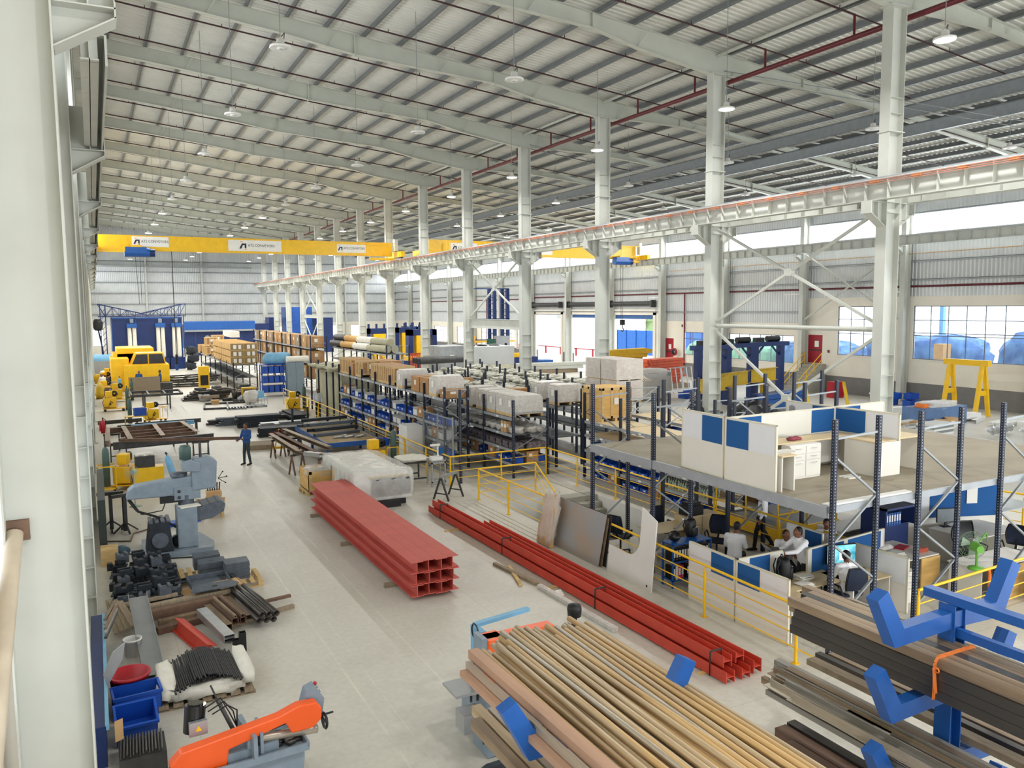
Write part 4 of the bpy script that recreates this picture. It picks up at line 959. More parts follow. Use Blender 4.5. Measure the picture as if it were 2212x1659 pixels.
def pallet(name='wooden_pallet', w=1.2, d=1.0, m=M_WOOD):
    t = thing(name, 'x', 'pallet')
    p = MB()
    for i in range(7): x = -w/2+(w-.1)*i/6; p.b(x, x+.1, -d/2, d/2, .11, .13)
    p.build('deck_boards', m, t); p = MB()
    for y in (-d/2, -.05, d/2-.1):
        for x in (-w/2, -.06, w/2-.12): p.b(x, x+.12, y, y+.1, .02, .11)
        p.b(-w/2, w/2, y, y+.1, 0, .02)
    p.build('pallet_blocks', m, t); return t
def wrapped_load(w, d, h):
    t = thing('wrapped_pallet_load', 'x', 'pallet load')
    p = MB()
    for i in range(5): y = -d/2+(d-.1)*i/4; p.b(-w/2, w/2, y, y+.1, .1, .12)
    for x in (-w/2, -.05, w/2-.1): p.b(x, x+.1, -d/2, d/2, 0, .1)
    p.build('pallet', M_WOOD, t)
    p = MB(); p.b(-w/2+.05, w/2-.05, -d/2+.05, d/2-.05, .12, h-.04); p.build('cartons', mat('pale_cartons', s2l(182, 172, 160), .8, 0, .06, 3), t)
    p = MB(); p.prism([(-w/2, .1), (w/2, .1), (w/2-.02, h-.1), (w/2-.12, h), (-w/2+.12, h), (-w/2+.02, h-.1)][::-1], 'y', -d/2, d/2); p.build('shrink_wrap', M_FILM2, t)
    p = MB(); p.b(-w/2-.004, -w/2-.001, -.14, .08, h*.45, h*.75); p.build('paper_label', M_PAPER, t); return t
def first_or(d, key, make):
    if key not in d: d[key] = make(); return d[key], True
    return d[key], False
GOODS = {}
def put(key, make, loc, rz, lab, cat, group=None, copyname=None):
    src, new = first_or(GOODS, key, make)
    if new: o = src; o.location = loc; o.rotation_euler = (0, 0, rz)
    elif src.type == 'EMPTY': o = dup(src, loc, rz)
    else: o = src.copy(); COL.objects.link(o); o.location = loc; o.rotation_euler = (0, 0, rz)
    return tag(o, lab, cat, group)
rnd = random.Random(21)
# wrapped pallets on top of the corner rack (positions along the rack)
for k, y in enumerate((26.95, 27.75, 28.6, 29.6, 30.9)):
    put('wl', lambda: wrapped_load(1.25, .78, .82), (14.45, y, 2.27), rnd.uniform(-.04, .04), 'shrink-wrapped pallet load on the top shelf of the corner rack, %s from the camera' % ORD[k], 'pallet load', 'wrapped pallets on the corner rack')
for k, (x, y) in enumerate(((17.0, 28.1), (17.0, 29.5))): put('wl', None, (x, y, 2.45), 0, 'shrink-wrapped pallet load standing behind the corner rack, %s' % ['nearer', 'farther'][k], 'pallet load', 'wrapped pallets behind the corner rack')
# the plywood crate and crates behind it
put('bigcrate', lambda: crate(1.35, 1.35, 1.25), (17.1, 25.3, 2.15), .0, 'big plywood crate on the rack in front of the stacked shrink-wrapped crates', 'crate')
for k, (x, y, z) in enumerate(((19.3, 27.4, 2.45), (19.3, 28.6, 2.45), (19.3, 27.4, 3.32), (19.3, 28.6, 3.32))):
    put('wcrate', lambda: (lambda t: (MB().b(-.66, .66, -.56, .56, .1, .93).build('shrink_wrap', M_FILM2, t), t)[1])(crate(1.25, 1.05, .9, M_RUST2 if False else mat('redwood_crate', s2l(176, 128, 100), .75, 0, .15, 5))),
        (x, y, z), 0, 'reddish wooden crate in clear film behind the plywood crate, %s' % ['lower right', 'lower left', 'upper right', 'upper left'][k], 'crate', 'film-wrapped crates')
# row A top: crates and boxes
top = [('slat', 44.2, .95), ('slat', 43.3, .95), ('cart', 42.4, 1.1), ('slat', 41.2, .9), ('slat', 38.4, .8), ('slat', 37.3, .8), ('slat', 36.2, .75), ('wl', 34.4, 0), ('cart', 32.6, .7), ('cart', 31.5, .7), ('wl', 30.4, 0), ('low', 29.6, .4)]
for k, (kd, y, h) in enumerate(top):
    pos = 'on top of the box rack, %s item from the far end' % ORD[k]
    if kd == 'slat': put('slat', lambda: crate(1.15, 1.05, .85, mat('slatted_crate_wood', s2l(170, 128, 88), .75, 0, .15, 6)), (12.75, y, 2.83), 0, 'slatted wooden crate '+pos, 'crate', 'crates on the box rack')
    elif kd == 'wl': put('wl', None, (12.7, y, 2.83), 0, 'shrink-wrapped load '+pos, 'pallet load', 'wrapped loads on the box rack')
    elif kd == 'cart': put('bcart', lambda: carton(1.1, .95, .65), (12.7, y, 2.83), 0, 'large brown carton '+pos, 'box', 'cartons on the box rack')
    else: put('lcart', lambda: carton(1.0, .6, .32), (12.7, y, 2.83), 0, 'low brown carton '+pos, 'box')
put('bcart', None, (13.7, 40.6, 3.0), 0, 'big brown carton standing behind the slatted crates on the box rack', 'box'); put('bcart', None, (13.7, 41.7, 3.0), 0, 'second big brown carton behind the slatted crates on the box rack', 'box')
# blue bins on row A shelves
def bin_(w=.34, d=.5, h=.24, m=M_BIN):
    p = MB(); t = .012
    p.b(-w/2, w/2, -d/2, d/2, 0, t); p.b(-w/2, -w/2+t, -d/2, d/2, 0, h*.75); p.b(w/2-t, w/2, -d/2, d/2, 0, h); p.b(-w/2, w/2, -d/2, -d/2+t, 0, h); p.b(-w/2, w/2, d/2-t, d/2, 0, h)
    p.b(-w/2-.012, w/2+.012, -d/2-.012, d/2+.012, h-.04, h-.025) if False else None
    p.b(-w/2+.02, w/2-.02, -d/2+.02, d/2-.02, .03, h*.6); p.cur = 1; p.b(-w/2-.002, -w/2, -.06, .06, h*.35, h*.6); return p.build('plastic_bin', [m, M_PAPER])
n = 0
for i in range(7):
    ya, yb = YA[i], YA[i+1]
    for z in (.5, 1.1, 1.75):
        y = ya-.25
        while y > yb+.2:
            r = rnd.random()
            if r < .62: put('bin', bin_, (12.35, y, z), rnd.uniform(-.05, .05), 'blue plastic storage bin on the shelves of the box rack beside the railing', 'bin', 'blue bins on the box rack'); n += 1; y -= .56
            elif r < .8: put('scart', lambda: carton(.5, .55, .42), (12.45, y, z), 0, 'small brown carton among the blue bins of the box rack', 'box', 'cartons among the blue bins'); y -= .62
            else: put('gbin', lambda: bin_(.4, .5, .36, M_WHITE), (12.4, y, z), 0, 'white parts box among the blue bins of the box rack', 'box', 'white boxes among the blue bins'); y -= .6
# corner rack shelves
for z, kinds in ((.53, 'bc'), (1.07, 'm'), (1.64, 'o')):
    y = 26.75
    while y < 31.3:
        for x in (14.0, 14.55, 14.95):
            k2 = rnd.choice(kinds)
            if k2 == 'b': put('bin', None, (x, y, z), 0, 'blue plastic bin low on the corner rack', 'bin', 'blue bins on the corner rack')
            elif k2 == 'c': put('scart', None, (x, y, z), 0, 'brown carton low on the corner rack', 'box', 'cartons on the corner rack')
            elif k2 == 'm':
                put('pkt', lambda: (lambda p: ([p.b(-.2, .2, -.22+.11*j, -.13+.11*j, .075*i2, .075*i2+.07) or None for j in range(4) for i2 in range(3)], p.build('boxed_parts', [mat('purple_cream_boxes', s2l(196, 186, 160), .8, 0, .5, 9, var2=s2l(70, 56, 96))]))[1])(MB()), (x, y, z), 0, 'stack of small cream and purple boxes on the corner rack', 'boxes', 'small boxes on the corner rack')
            else: put('bag', lambda: MB().lump((0, 0, .13), (.5, .5, .26), 5).build('bagged_parts', M_FILM2), (x, y, z), 0, 'clear plastic bag of metal parts on the corner rack', 'bag', 'bagged parts on the corner rack')
        y += .56
for k, y in enumerate((27.2, 27.45)): put('tallcart', lambda: carton(.2, .2, .42, M_CARD2), (13.85, y, 1.64), 0, 'tall tan carton at the front of the corner rack, %s' % ['right', 'left'][k], 'box')
# racks behind the mezzanine : bins and green bottles
for x0 in (16.9, 19.4):
    for z in (.0, .53, 1.07, 1.64):
        y = 18.9
        while y < 25.2:
            if z == 1.64 and rnd.random() < .7: y += .6; continue
            if x0 < 17 and z in (.53, 1.07) and y < 21: put('bott', lambda: (lambda p: ([p.lathe([(.05, 0), (.05, .2), (.02, .25), (.02, .28), (.001, .28)], ((i2-2)*.11, (j-1.5)*.11, 0), 8) for i2 in range(5) for j in range(4)], p.build('bottle_pack', mat('green_white_bottles', s2l(40, 110, 74), .4, 0, .3, 12, var2=s2l(220, 225, 215))))[1])(MB()), (x0-.3, y, z), 0, 'pack of green and white bottles on the rack under the mezzanine edge', 'bottles', 'packs of bottles'); y += .5; continue
            kk_ = rnd.random() < .75; put(*(('bin', None) if kk_ else ('scart', None)), (x0-.35, y, z), 0, ('blue bin' if kk_ else 'brown carton')+' in the shade of the racks behind the mezzanine', 'bin' if kk_ else 'box', ('bins' if kk_ else 'cartons')+' behind the mezzanine'); y += .6
# wrapped rollers on the block tops
def rollers(w=1.1, L_=2.2, seed=1):
    p = MB(); rr = random.Random(seed)
    for i in range(8): x = -w/2+w*(i+.5)/8; p.tube((x, -L_/2+rr.uniform(0, .2), .08), (x, L_/2-rr.uniform(0, .2), .08), .065, 8)
    for i in range(7): x = -w/2+w*(i+.9)/8; p.tube((x, -L_/2+rr.uniform(0, .3), .19), (x, L_/2-rr.uniform(0, .3), .19), .065, 8)
    for i in range(10): p.lump((rr.uniform(-w/2, w/2), rr.uniform(-L_/2, L_/2), .26), (.35, .5, .16), seed*31+i, 8, .3)
    return p.build('roller_bundle', mat('wrapped_roller_white', s2l(184, 182, 168), .55, .1, .14, 5, .3, 8))
k = 0
for x, y0, y1, z in ((15.3, 34.5, 49, 2.6), (16.8, 31, 46, 2.45), (19.2, 29.5, 46, 2.45), (21.5, 31, 47, 2.45)):
    y = y0+1
    while y < y1:
        r = rnd.random()
        if r < .72: put('roll%d' % (k % 2), lambda: rollers(seed=k+1), (x, y, z), rnd.uniform(-.03, .03), 'white-wrapped bundle of conveyor rollers on top of the storage block', 'roller bundle', 'roller bundles on the storage block'); y += 2.4
        else: put('lcart', None, (x, y, z), 0, 'low brown carton between the roller bundles on the storage block', 'box', 'cartons among the roller bundles'); y += 1.3
        k += 1
# tubes bent over the block
p = MB()
for j in range(5): p.path([(20.6+.12*j, 27.8, 3.2), (20.7+.12*j, 28.6, 3.6-.05*j), (21.0+.12*j, 30.0, 3.5-.08*j), (21.2+.1*j, 31.6, 2.9)], .03, 6)
single(p, 'bent_tubes', M_PIPEG, 'bundle of bent pale tubes on the rack near the middle columns', 'tubes')
# tarp-covered box at the head of the railing
p = MB(); p.b(12.4, 14.6, 45.2, 51.2, 0, 2.85)
t = thing('tarpaulin_enclosure', 'olive tarpaulin-walled enclosure at the far end of the yellow railing', 'enclosure'); p.build('wall_sheet', M_TARP, t); p = MB()
for i in range(9): p.lump((12.9+(i % 3-1)*.7, 45.8+.6*i, 2.93), (1.1, 1.3, .22), i+60, 10, .4)
p.build('rumpled_top', M_TARP, t)
# pine crates on far parts rack
def long_crate():
    t = thing('long_pine_crate', 'x', 'crate'); p = MB(); p.b(-.5, .5, -2.6, 2.6, .04, .52); p.build('crate_box', mat('pine_crate_board', s2l(206, 172, 118), .7, 0, .08, 3), t); p = MB()
    for i in range(6): y = -2.6+1.02*i; p.b(-.52, .52, y, y+.07, 0, .55)
    p.build('batten', M_WOOD, t); p = MB(); p.b(-.3, -.05, -2.63, -2.61, .1, .42); p.b(.1, .32, -2.63, -2.61, .1, .42); p.build('paper_label', M_PAPER, t); return t
for k in range(12):
    c, l, r = k % 2, k//4, (k//2) % 2
    put('lcr', long_crate, (10.1+1.06*c, 70.2+5.4*r, 2.02+.56*l), 0, 'long pine crate on the parts rack, %s layer, %s stack, %s side' % (['bottom', 'middle', 'top'][l], ['near', 'far'][r], ['aisle', 'inner'][c]), 'crate', 'long pine crates')
for k, (x, y, z) in enumerate(((10.0, 83.0, 2.0), (10.0, 83.0, 2.9), (10.1, 86, 2.0), (11.0, 86, 3.0), (10.0, 88.6, 2.0))): put('slat', None, (x, y, z), 0, 'pale slatted crate at the far end of the parts rack, %s' % ORD[k], 'crate', 'crates at the far end of the parts rack')
p = MB(); p.b(-.4, .4, -3, 3, 0, .6); single(p, 'long_white_box', M_CLOTH, 'long pale wrapped box lying on the far crates before the blue booth', 'box', (12.6, 88, 3.6))
k = 0
for z in (2.4, 3.5, 1.2):
    for y in ystep(60.8, 83, 12):
        if rnd.random() < .85: put('tc%d' % (k % 3), lambda: carton(.9+.1*(k % 3), 1.3, .85, [M_CARD, M_CARD2, M_WOODG][k % 3]), (14.8, y, z), 0, 'carton on the tall dark rack in front of the far blue booths', 'box', 'cartons on the far tall rack'); k += 1
for k, (x, y) in enumerate(((17.9, 54.5), (17.9, 58), (17.9, 61.4), (17.9, 64.6))):
    p = MB(); p.tube((-.9, -1.6, .28), (-.9, 1.6, .28), .26, 14); p.tube((-.35, -1.6, .28), (-.35, 1.6, .28), .28, 14); p.tube((-.6, -1.5, .75), (-.6, 1.5, .75), .26, 14)
    single(p, 'matting_roll', [M_TARP, M_CLOTH, M_PLY, M_DSTEEL][k], 'rolls of matting on the tall rack behind the box rack, %s' % ['grey-green', 'white', 'tan', 'dark'][k], 'rolls', (x+.6, y, 3.32), .1)
# mesh guard fence by the corner
t = thing('mesh_fence', 'grey wire mesh fence panels between the railing corner and the racks', 'fence', (11.75, 27.6, 0))
for i in range(3): p = MB(); p.b(-.025, .025, 1.5*i-.025, 1.5*i+.025, 0, 2.3); p.build('fence_post', M_STEELD, t)
for i in range(2):
    p = MB(); p.b(-.02, .02, 1.5*i, 1.5*i+1.5, 2.2, 2.24); p.b(-.02, .02, 1.5*i, 1.5*i+1.5, .1, .14)
    for j in range(24): p.tube((0, 1.5*i+.06*j+.05, .1), (0, 1.5*i+.06*j+.05, 2.2), .003, 4)
    for j in range(30): p.tube((0, 1.5*i, .16+.07*j), (0, 1.5*i+1.5, .16+.07*j), .003, 4)
    p.build('mesh_panel', M_STEELD, t)

# ---- white electric cabinet near the white-shirted man
t = thing('electrical_cabinet', 'tall white electrical cabinet standing in front of the man in the white shirt', 'cabinet', (11.55, 31.6, 0))
p = MB(); p.b(-.35, .35, -.5, .5, .2, 1.55); p.build('cabinet_body', M_WHITE, t, bevel=.01); p = MB()
for x in (-.32, .28):
    for y in (-.46, .42): p.b(x, x+.04, y, y+.04, 0, .2)
p.build('leg', M_DSTEEL, t); p = MB(); p.b(-.353, -.35, -.05, .0, .85, 1.0); p.build('warning_label', M_REDP, t)
# ================================================================ OFFICE CORNER
def panel(name, a, b_, z0, z1, parts, lab, th=.045, cap=True, group=None):
    "office partition from a to b (plan); parts = (u0, u1, v0, v1, material) on both faces, u along, v up (fractions / metres)"
    L_ = hypot(b_[0]-a[0], b_[1]-a[1]); rz = atan2(b_[1]-a[1], b_[0]-a[0]); t = thing(name, lab, 'partition', (a[0], a[1], z0), rz, group); h = z1-z0
    p = MB(); p.b(.02, L_-.02, -th/2+.008, th/2-.008, .03, h-.03); p.build('panel_core', M_WBOARD, t)
    p = MB(); f = .022
    p.b(0, f, -th/2, th/2, 0, h); p.b(L_-f, L_, -th/2, th/2, 0, h); p.b(0, L_, -th/2, th/2, h-.03, h); p.b(0, L_, -th/2, th/2, 0, .03); p.build('frame', mat('ivory_frame', s2l(218, 212, 192), .5, 0, .02), t)
    for u0, u1, v0, v1, m_, nm in parts: p = MB(); p.b(u0*L_+.005, u1*L_-.005, -th/2+.002, th/2-.002, v0, v1); p.build(nm, m_, t)
    return t
FB, WB = M_FABBLUE, mat('pale_grey_board', s2l(224, 225, 228), .4, 0, .02)
GL = glassy('partition_glass', (.85, .9, .88), .15, .05)
def low(z0, who):
    pass
# lower row beside the railing
panel('office_partition', (11.33, 13.5), (11.29, 12.03), 0, 1.29, [(.03, .47, .82, 1.25, WB, 'whiteboard'), (.5, .97, .82, 1.25, FB, 'pin_board')], 'white office partition behind the yellow railing with a blue square at its right end')
panel('office_partition', (11.29, 12.0), (11.31, 10.62), 0, 1.29, [(.03, .47, .82, 1.25, FB, 'pin_board'), (.5, .97, .82, 1.25, WB, 'whiteboard')], 'white office partition behind the yellow railing with a blue square at its left end')
panel('office_partition', (11.34, 12.04), (12.6, 12.04), 0, 1.29, [(.25, .7, .55, 1.25, FB, 'pin_board')], 'short cross partition with a blue panel beside the black backpack')
panel('office_partition', (13.98, 13.25), (13.97, 12.2), 0, 1.42, [(.03, .5, .8, 1.38, WB, 'whiteboard'), (.52, .97, .8, 1.38, FB, 'pin_board')], 'tall white and blue partition behind the standing man in white')
panel('office_partition', (13.1, 11.85), (15.86, 12.14), 0, 1.29, [(.05, .45, .55, 1.25, FB, 'pin_board'), (.5, .95, .7, 1.25, FB, 'pin_board')], 'blue and ivory partition behind the glowing monitor')
panel('office_partition', (14.58, 11.9), (14.66, 10.6), 0, 1.2, [(.1, .95, .62, 1.15, WB, 'whiteboard')], 'low white partition right of the man on the phone')
panel('office_partition', (18.2, 13.6), (20.9, 12.6), 0, 1.75, [(.02, .3, .9, 1.7, WB, 'whiteboard'), (.32, .98, .85, 1.7, FB, 'pin_board')], 'partition with blue board and pinned papers behind the big black chair')
# upper deck set
u = DZ
panel('upper_partition', (11.79, 14.35), (11.68, 12.86), u, u+1.33, [(.03, .48, .72, 1.28, WB, 'whiteboard'), (.5, .97, .72, 1.28, FB, 'pin_board')], 'white partition on the mezzanine deck with a blue square at its right end')
panel('upper_partition', (11.68, 12.82), (11.66, 11.36), u, u+1.33, [(.03, .48, .72, 1.28, FB, 'pin_board'), (.5, .97, .72, 1.28, WB, 'whiteboard')], 'white partition on the mezzanine deck with a blue square at its left end')
panel('upper_partition', (11.7, 12.84), (15.13, 12.97), u, u+1.31, [(.1, .3, .72, 1.27, FB, 'pin_board'), (.33, .72, .72, 1.25, GL, 'glass_panel'), (.76, .98, .76, 1.27, FB, 'pin_board')], 'long cross partition on the deck with glass, ending in a blue panel')
panel('upper_partition', (15.13, 13.0), (15.27, 11.38), u, u+1.31, [(.02, .5, .76, 1.27, FB, 'pin_board'), (.52, .97, .76, 1.27, WB, 'whiteboard')], 'right-hand partition on the deck, half blue and half white')
panel('upper_partition', (15.17, 14.5), (15.13, 13.0), u, u+1.31, [(.02, .55, .76, 1.27, WB, 'whiteboard'), (.57, .97, .76, 1.27, FB, 'pin_board')], 'rear partition on the deck with a pale logo sticker')
panel('upper_partition', (15.13, 13.0), (16.95, 13.1), u, u+1.31, [(.03, .5, .76, 1.27, FB, 'pin_board'), (.55, .97, .76, 1.27, GL, 'glass_panel')], 'rear right partition on the deck with a glass light')
p = MB(); p.b(-.06, .06, -.002, .002, 0, .09); p.b(-.08, .08, -.002, .002, -.05, -.02); p.prism([(-.08, .0), (0, -.05), (.08, 0), (.08, .12), (0, .16), (-.08, .12)], 'y', -.0015, .0015); q = p.build('logo_sticker', mat('grey_sticker', s2l(150, 150, 154), .6)); q.location = (15.12, 14.28, u+1.05); q.rotation_euler = (0, 0, radians(91.5)); tag(q, 'small grey shield sticker on the rear partition of the deck', 'sticker')
def desk(name, x0, x1, y0, y1, zt, lab, z0=0, top=None, panels=True, front=True):
    t = thing(name, lab, 'desk', (x0, y0, z0)); w, d, h = x1-x0, y1-y0, zt-z0
    p = MB(); p.b(0, w, 0, d, h-.028, h); p.build('desktop', top or M_DESK, t, bevel=.004)
    for x in (.02, w-.05): p = MB(); p.b(x, x+.03, .03, d-.03, 0, h-.028); p.build('side_panel', M_WBOARD, t)
    if front: p = MB(); p.b(.05, w-.05, d-.06, d-.04, .1, h-.03); p.build('modesty_panel', M_WBOARD, t)
    return t
def pedestal(x0, x1, y0, y1, z0, h, lab, face=-1, cols=1):
    t = thing('drawer_pedestal', lab, 'drawers', (x0, y0, z0)); w, d = x1-x0, y1-y0
    p = MB(); p.b(0, w, 0, d, .0, h); p.build('body', M_WBOARD, t)
    for c in range(cols):
        xa = w*c/cols
        for i, (za, zb) in enumerate(((.05, .38), (.4, .52), (.54, h-.03))):
            p = MB(); p.b(xa+.01, xa+w/cols-.01, -.018, -.001, za, zb); dr = p.build('drawer', M_WBOARD, t)
            q = MB(); q.path([(xa+w/cols*.3, -.03, zb-.05), (xa+w/cols*.35, -.045, zb-.05), (xa+w/cols*.65, -.045, zb-.05), (xa+w/cols*.7, -.03, zb-.05)], .006, 6); q.build('handle', M_CHROME, dr)
    return t
# upper deck desk: U of maple top, drawers, end return
desk('office_desk', 12.3, 15.1, 12.25, 12.8, u+.75, 'long maple desktop along the cross partition on the deck', u)
desk('office_desk', 14.55, 15.2, 11.4, 12.25, u+.75, 'maple desk return against the right-hand partition on the deck', u, front=False)
p = MB(); p.b(14.5, 15.28, 11.36, 11.38, 0, .73); o = p.build('closing_board', M_WBOARD, loc=(0, 0, u)); tag(o, 'white board closing the desk under the half blue partition on the deck', 'board')
desk('office_desk', 15.3, 16.1, 11.4, 12.1, u+.78, 'small desk with white end panel right of the deck partitions', u)
pedestal(12.75, 13.65, 12.06, 12.3, u, .72, 'white drawer unit with six drawers under the deck desktop', cols=2)
desk('side_desk', 11.75, 12.15, 11.3, 12.9, u+.72, 'narrow white return desk just behind the front deck partitions', u, M_DESK)
p = MB(); [p.b(12.0-.3+.02*i, 12.35+.02*i, 11.5+.03*i, 11.75+.02*i, u+.722+.008*i, u+.726+.008*i) for i in range(3)]; tag(p.build('loose_boards', M_WBOARD), 'thin loose white boards on the narrow return desk of the deck', 'boards')
p = MB(); [p.lump((13.2+.07*i, 12.45+.05*(i % 2), u+.78), (.2, .16, .07), i+3, 8, .35) for i in range(4)]; tag(p.build('dusting_cloth', mat('maroon_cloth', s2l(150, 70, 84), .9, 0, .15, 20)), 'crumpled maroon cloth on the maple desktop of the deck', 'cloth')
for k in range(3): p = MB(); p.b(13.9, 14.35-.05*k, 11.75-.12*k, 11.79-.12*k, u+.001, u+.025); tag(p.build('white_batten', M_WHITE), 'thin white batten lying on the deck under the desk, %s' % ['far', 'middle', 'near'][k], 'batten')
p = MB(); p.box((13.95, 13.1, u+.98), (.28, .16, .24), .4); p.cur = 1; p.box((13.93, 13.015, u+1.0), (.12, .01, .12), .4); tag(p.build('desk_phone_box', [mat('grey_plastic', s2l(120, 124, 128), .5), M_PAPER]), 'grey box with a white label seen through the glass partition on the deck', 'box')

# lower desks and furniture
desk('office_desk', 11.42, 12.1, 10.65, 12.0, .75, 'white desk behind the right half of the lower partitions')
desk('office_desk', 12.1, 13.6, 11.2, 12.0, .75, 'maple desk with papers in front of the standing man in white')
desk('office_desk', 12.2, 13.6, 15.8, 16.6, .75, 'maple desk with cable holes behind the white L shaped board')
desk('office_desk', 13.4, 14.55, 10.9, 11.75, .75, 'maple desk under the glowing monitor')
desk('office_desk', 15.6, 16.8, 11.4, 12.6, .75, 'white-topped desk with brown wooden end by the red folder', 0, M_WBOARD)
p = MB(); p.b(16.15, 16.78, 11.36, 11.39, .0, .72); tag(p.build('wood_board', M_PLY), 'brown wooden end panel of the white-topped desk', 'panel')
desk('office_desk', 16.5, 18.6, 10.2, 11.0, .75, 'white-topped desk carrying the green fan', 0, M_WBOARD)
p = MB(); p.b(16.9, 18.5, 10.13, 10.17, .0, .72); tag(p.build('wood_board', M_PLY), 'plywood front of the fan desk behind the railing', 'panel')
desk('office_desk', 18.5, 20.4, 11.7, 12.9, .75, 'white desk beside the big black chair at the right', 0, M_WBOARD)
desk('office_desk', 16.2, 17.4, 13.6, 14.4, .78, 'dark red desk with a pale top seen through the deck frame', 0, M_WBOARD)
pedestal(15.0, 15.5, 11.0, 11.5, 0, .68, 'white drawer unit beside the low partition right of the phone caller')
t = thing('storage_cabinet', 'pale wooden double door cabinet below the black printer', 'cabinet', (13.4, 16.15, 0))
p = MB(); p.b(0, 1.1, 0, .45, .0, .92); p.build('body', M_DESK, t)
for x in (.02, .56): p = MB(); p.b(x, x+.52, -.02, -.001, .04, .88); d_ = p.build('door', M_DESK, t); q = MB(); q.b(x+(.46 if x < .1 else .04), x+(.475 if x < .1 else .055), -.035, -.02, .4, .55); q.build('handle', M_CHROME, d_)
p = MB(); p.b(-.25, .25, -.2, .2, 0, .26); p.b(-.2, .2, -.15, .15, .26, .34); single(p, 'printer', M_BLACK, 'black printer on the pale wooden cabinet', 'printer', (13.75, 16.35, .92), .1)
# binder shelf
t = thing('binder_shelf', 'blue metal shelf of lever arch files beside the white L shaped board', 'shelf', (11.35, 14.1, 0))
p = MB()
for x in (0, 1.1):
    for y in (0, .36): p.b(x, x+.035, y, y+.035, 0, 1.02)
p.build('shelf_post', M_BLUE, t)
for z in (.16, .58, 1.0): p = MB(); p.b(0, 1.135, 0, .395, z, z+.025); p.build('shelf_board', M_BLUE, t)
binders = None; rnd = random.Random(4); cols = {'black': M_BLACK, 'pink': mat('pink_binder', s2l(214, 40, 92), .5), 'white': M_PAPER, 'blue': M_BLUE}
def binder(m_):
    t = thing('lever_arch_file', 'x', 'file'); p = MB(); p.b(-.035, .035, -.28, 0, 0, .31); p.build('cover', m_, t); p = MB(); p.b(-.024, .024, -.283, -.2805, .1, .26); p.build('spine_label', M_PAPER, t); p = MB(); p.lathe([(.006, -.002), (.012, -.001), (.012, .001)], (0, -.284, .06), 8, 'y'); p.build('finger_ring', M_CHROME, t); return t
for z, row in ((.185, 'lower'), (.605, 'upper')):
    for i in range(13):
        cl = rnd.choice(['pink', 'black', 'white', 'pink', 'blue']) if row == 'lower' else rnd.choice(['black', 'black', 'black', 'blue'])
        if row == 'lower' and i in (4, 9): continue
        put('bd'+cl, lambda: binder(cols[cl]), (11.43+.079*i, 14.42, z), 0, '%s lever arch file on the %s shelf of the blue binder rack' % (cl, row), 'file', 'files on the binder rack')
for i in range(6): put('bdblue', lambda: binder(M_BLUE), (16.6+.09*i, 12.9, 1.1), 0, 'blue lever arch file in the cabinet under the deck at the right', 'file', 'blue files under the deck')
t = thing('file_cabinet', 'blue open file cabinet under the deck right of centre', 'cabinet', (16.45, 12.75, 0)); p = MB(); p.b(0, 1.1, 0, .5, .0, 1.07); p.b(0, .05, -.2, .5, 1.07, 1.55); p.b(1.05, 1.1, -.2, .5, 1.07, 1.55); p.b(0, 1.1, -.2, .5, 1.5, 1.55); p.build('body', M_DBLUE, t)
# helmet, bags, bottle
t = thing('motorcycle_helmet', 'glossy black motorcycle helmet on top of the binder shelf', 'helmet', (11.55, 14.3, 1.025)); p = MB(); p.ball((0, 0, .13), (.13, .15, .13), 18); p.build('shell', mat('gloss_black', (.01, .01, .012), .08), t); p = MB(); p.ball((0, -.045, .13), (.112, .118, .075), 16); p.build('visor', mat('smoke_visor', (.03, .03, .035), .05), t)
def backpack(loc, rz, lab, s_=1):
    t = thing('backpack', lab, 'bag', loc, rz); p = MB(); p.lump((0, 0, .25*s_), (.34*s_, .24*s_, .52*s_), 8, 14, .06); p.build('bag_body', M_BLACK, t); p = MB(); p.lump((0, -.12*s_, .17*s_), (.26*s_, .12*s_, .3*s_), 9, 12, .06); p.build('front_pocket', M_BLACK, t)
    p = MB(); p.path([(-.05*s_, .04, .5*s_), (-.03*s_, .04, .56*s_), (.03*s_, .04, .56*s_), (.05*s_, .04, .5*s_)], .012, 6); p.build('grab_handle', M_BLACK, t); p = MB(); p.b(-.03, .03, -.19*s_, -.18*s_, .3*s_, .31*s_); p.build('zip_label', M_PAPER, t)
    for x in (-.1, .1): p = MB(); p.path([(x*s_, .12*s_, .46*s_), (x*s_, .17*s_, .3*s_), (x*s_, .12*s_, .1*s_)], .016, 6); p.build('shoulder_strap', M_BLACK, t)
    return t
backpack((12.32, 11.75, .75), 1.2, 'black backpack standing behind the cross partition near the standing man'); backpack((12.15, 14.45, 1.025), .3, 'slumped black backpack on the right end of the binder shelf', .85)
p = MB(); p.lathe([(.001, 0), (.035, 0), (.035, .17), (.025, .2), (.025, .23), (.001, .23)], n=12); single(p, 'steel_flask', M_CHROME, 'steel flask on the maple desk between the two office chairs', 'bottle', (13.2, 16.0, .75))
p = MB(); p.lathe([(.03, 0), (.045, .006), (.045, .012), (.03, .012)], n=14); single(p, 'cable_grommet', M_BLACK, 'round black cable grommet in the maple desk', 'grommet', (12.9, 15.95, .745))
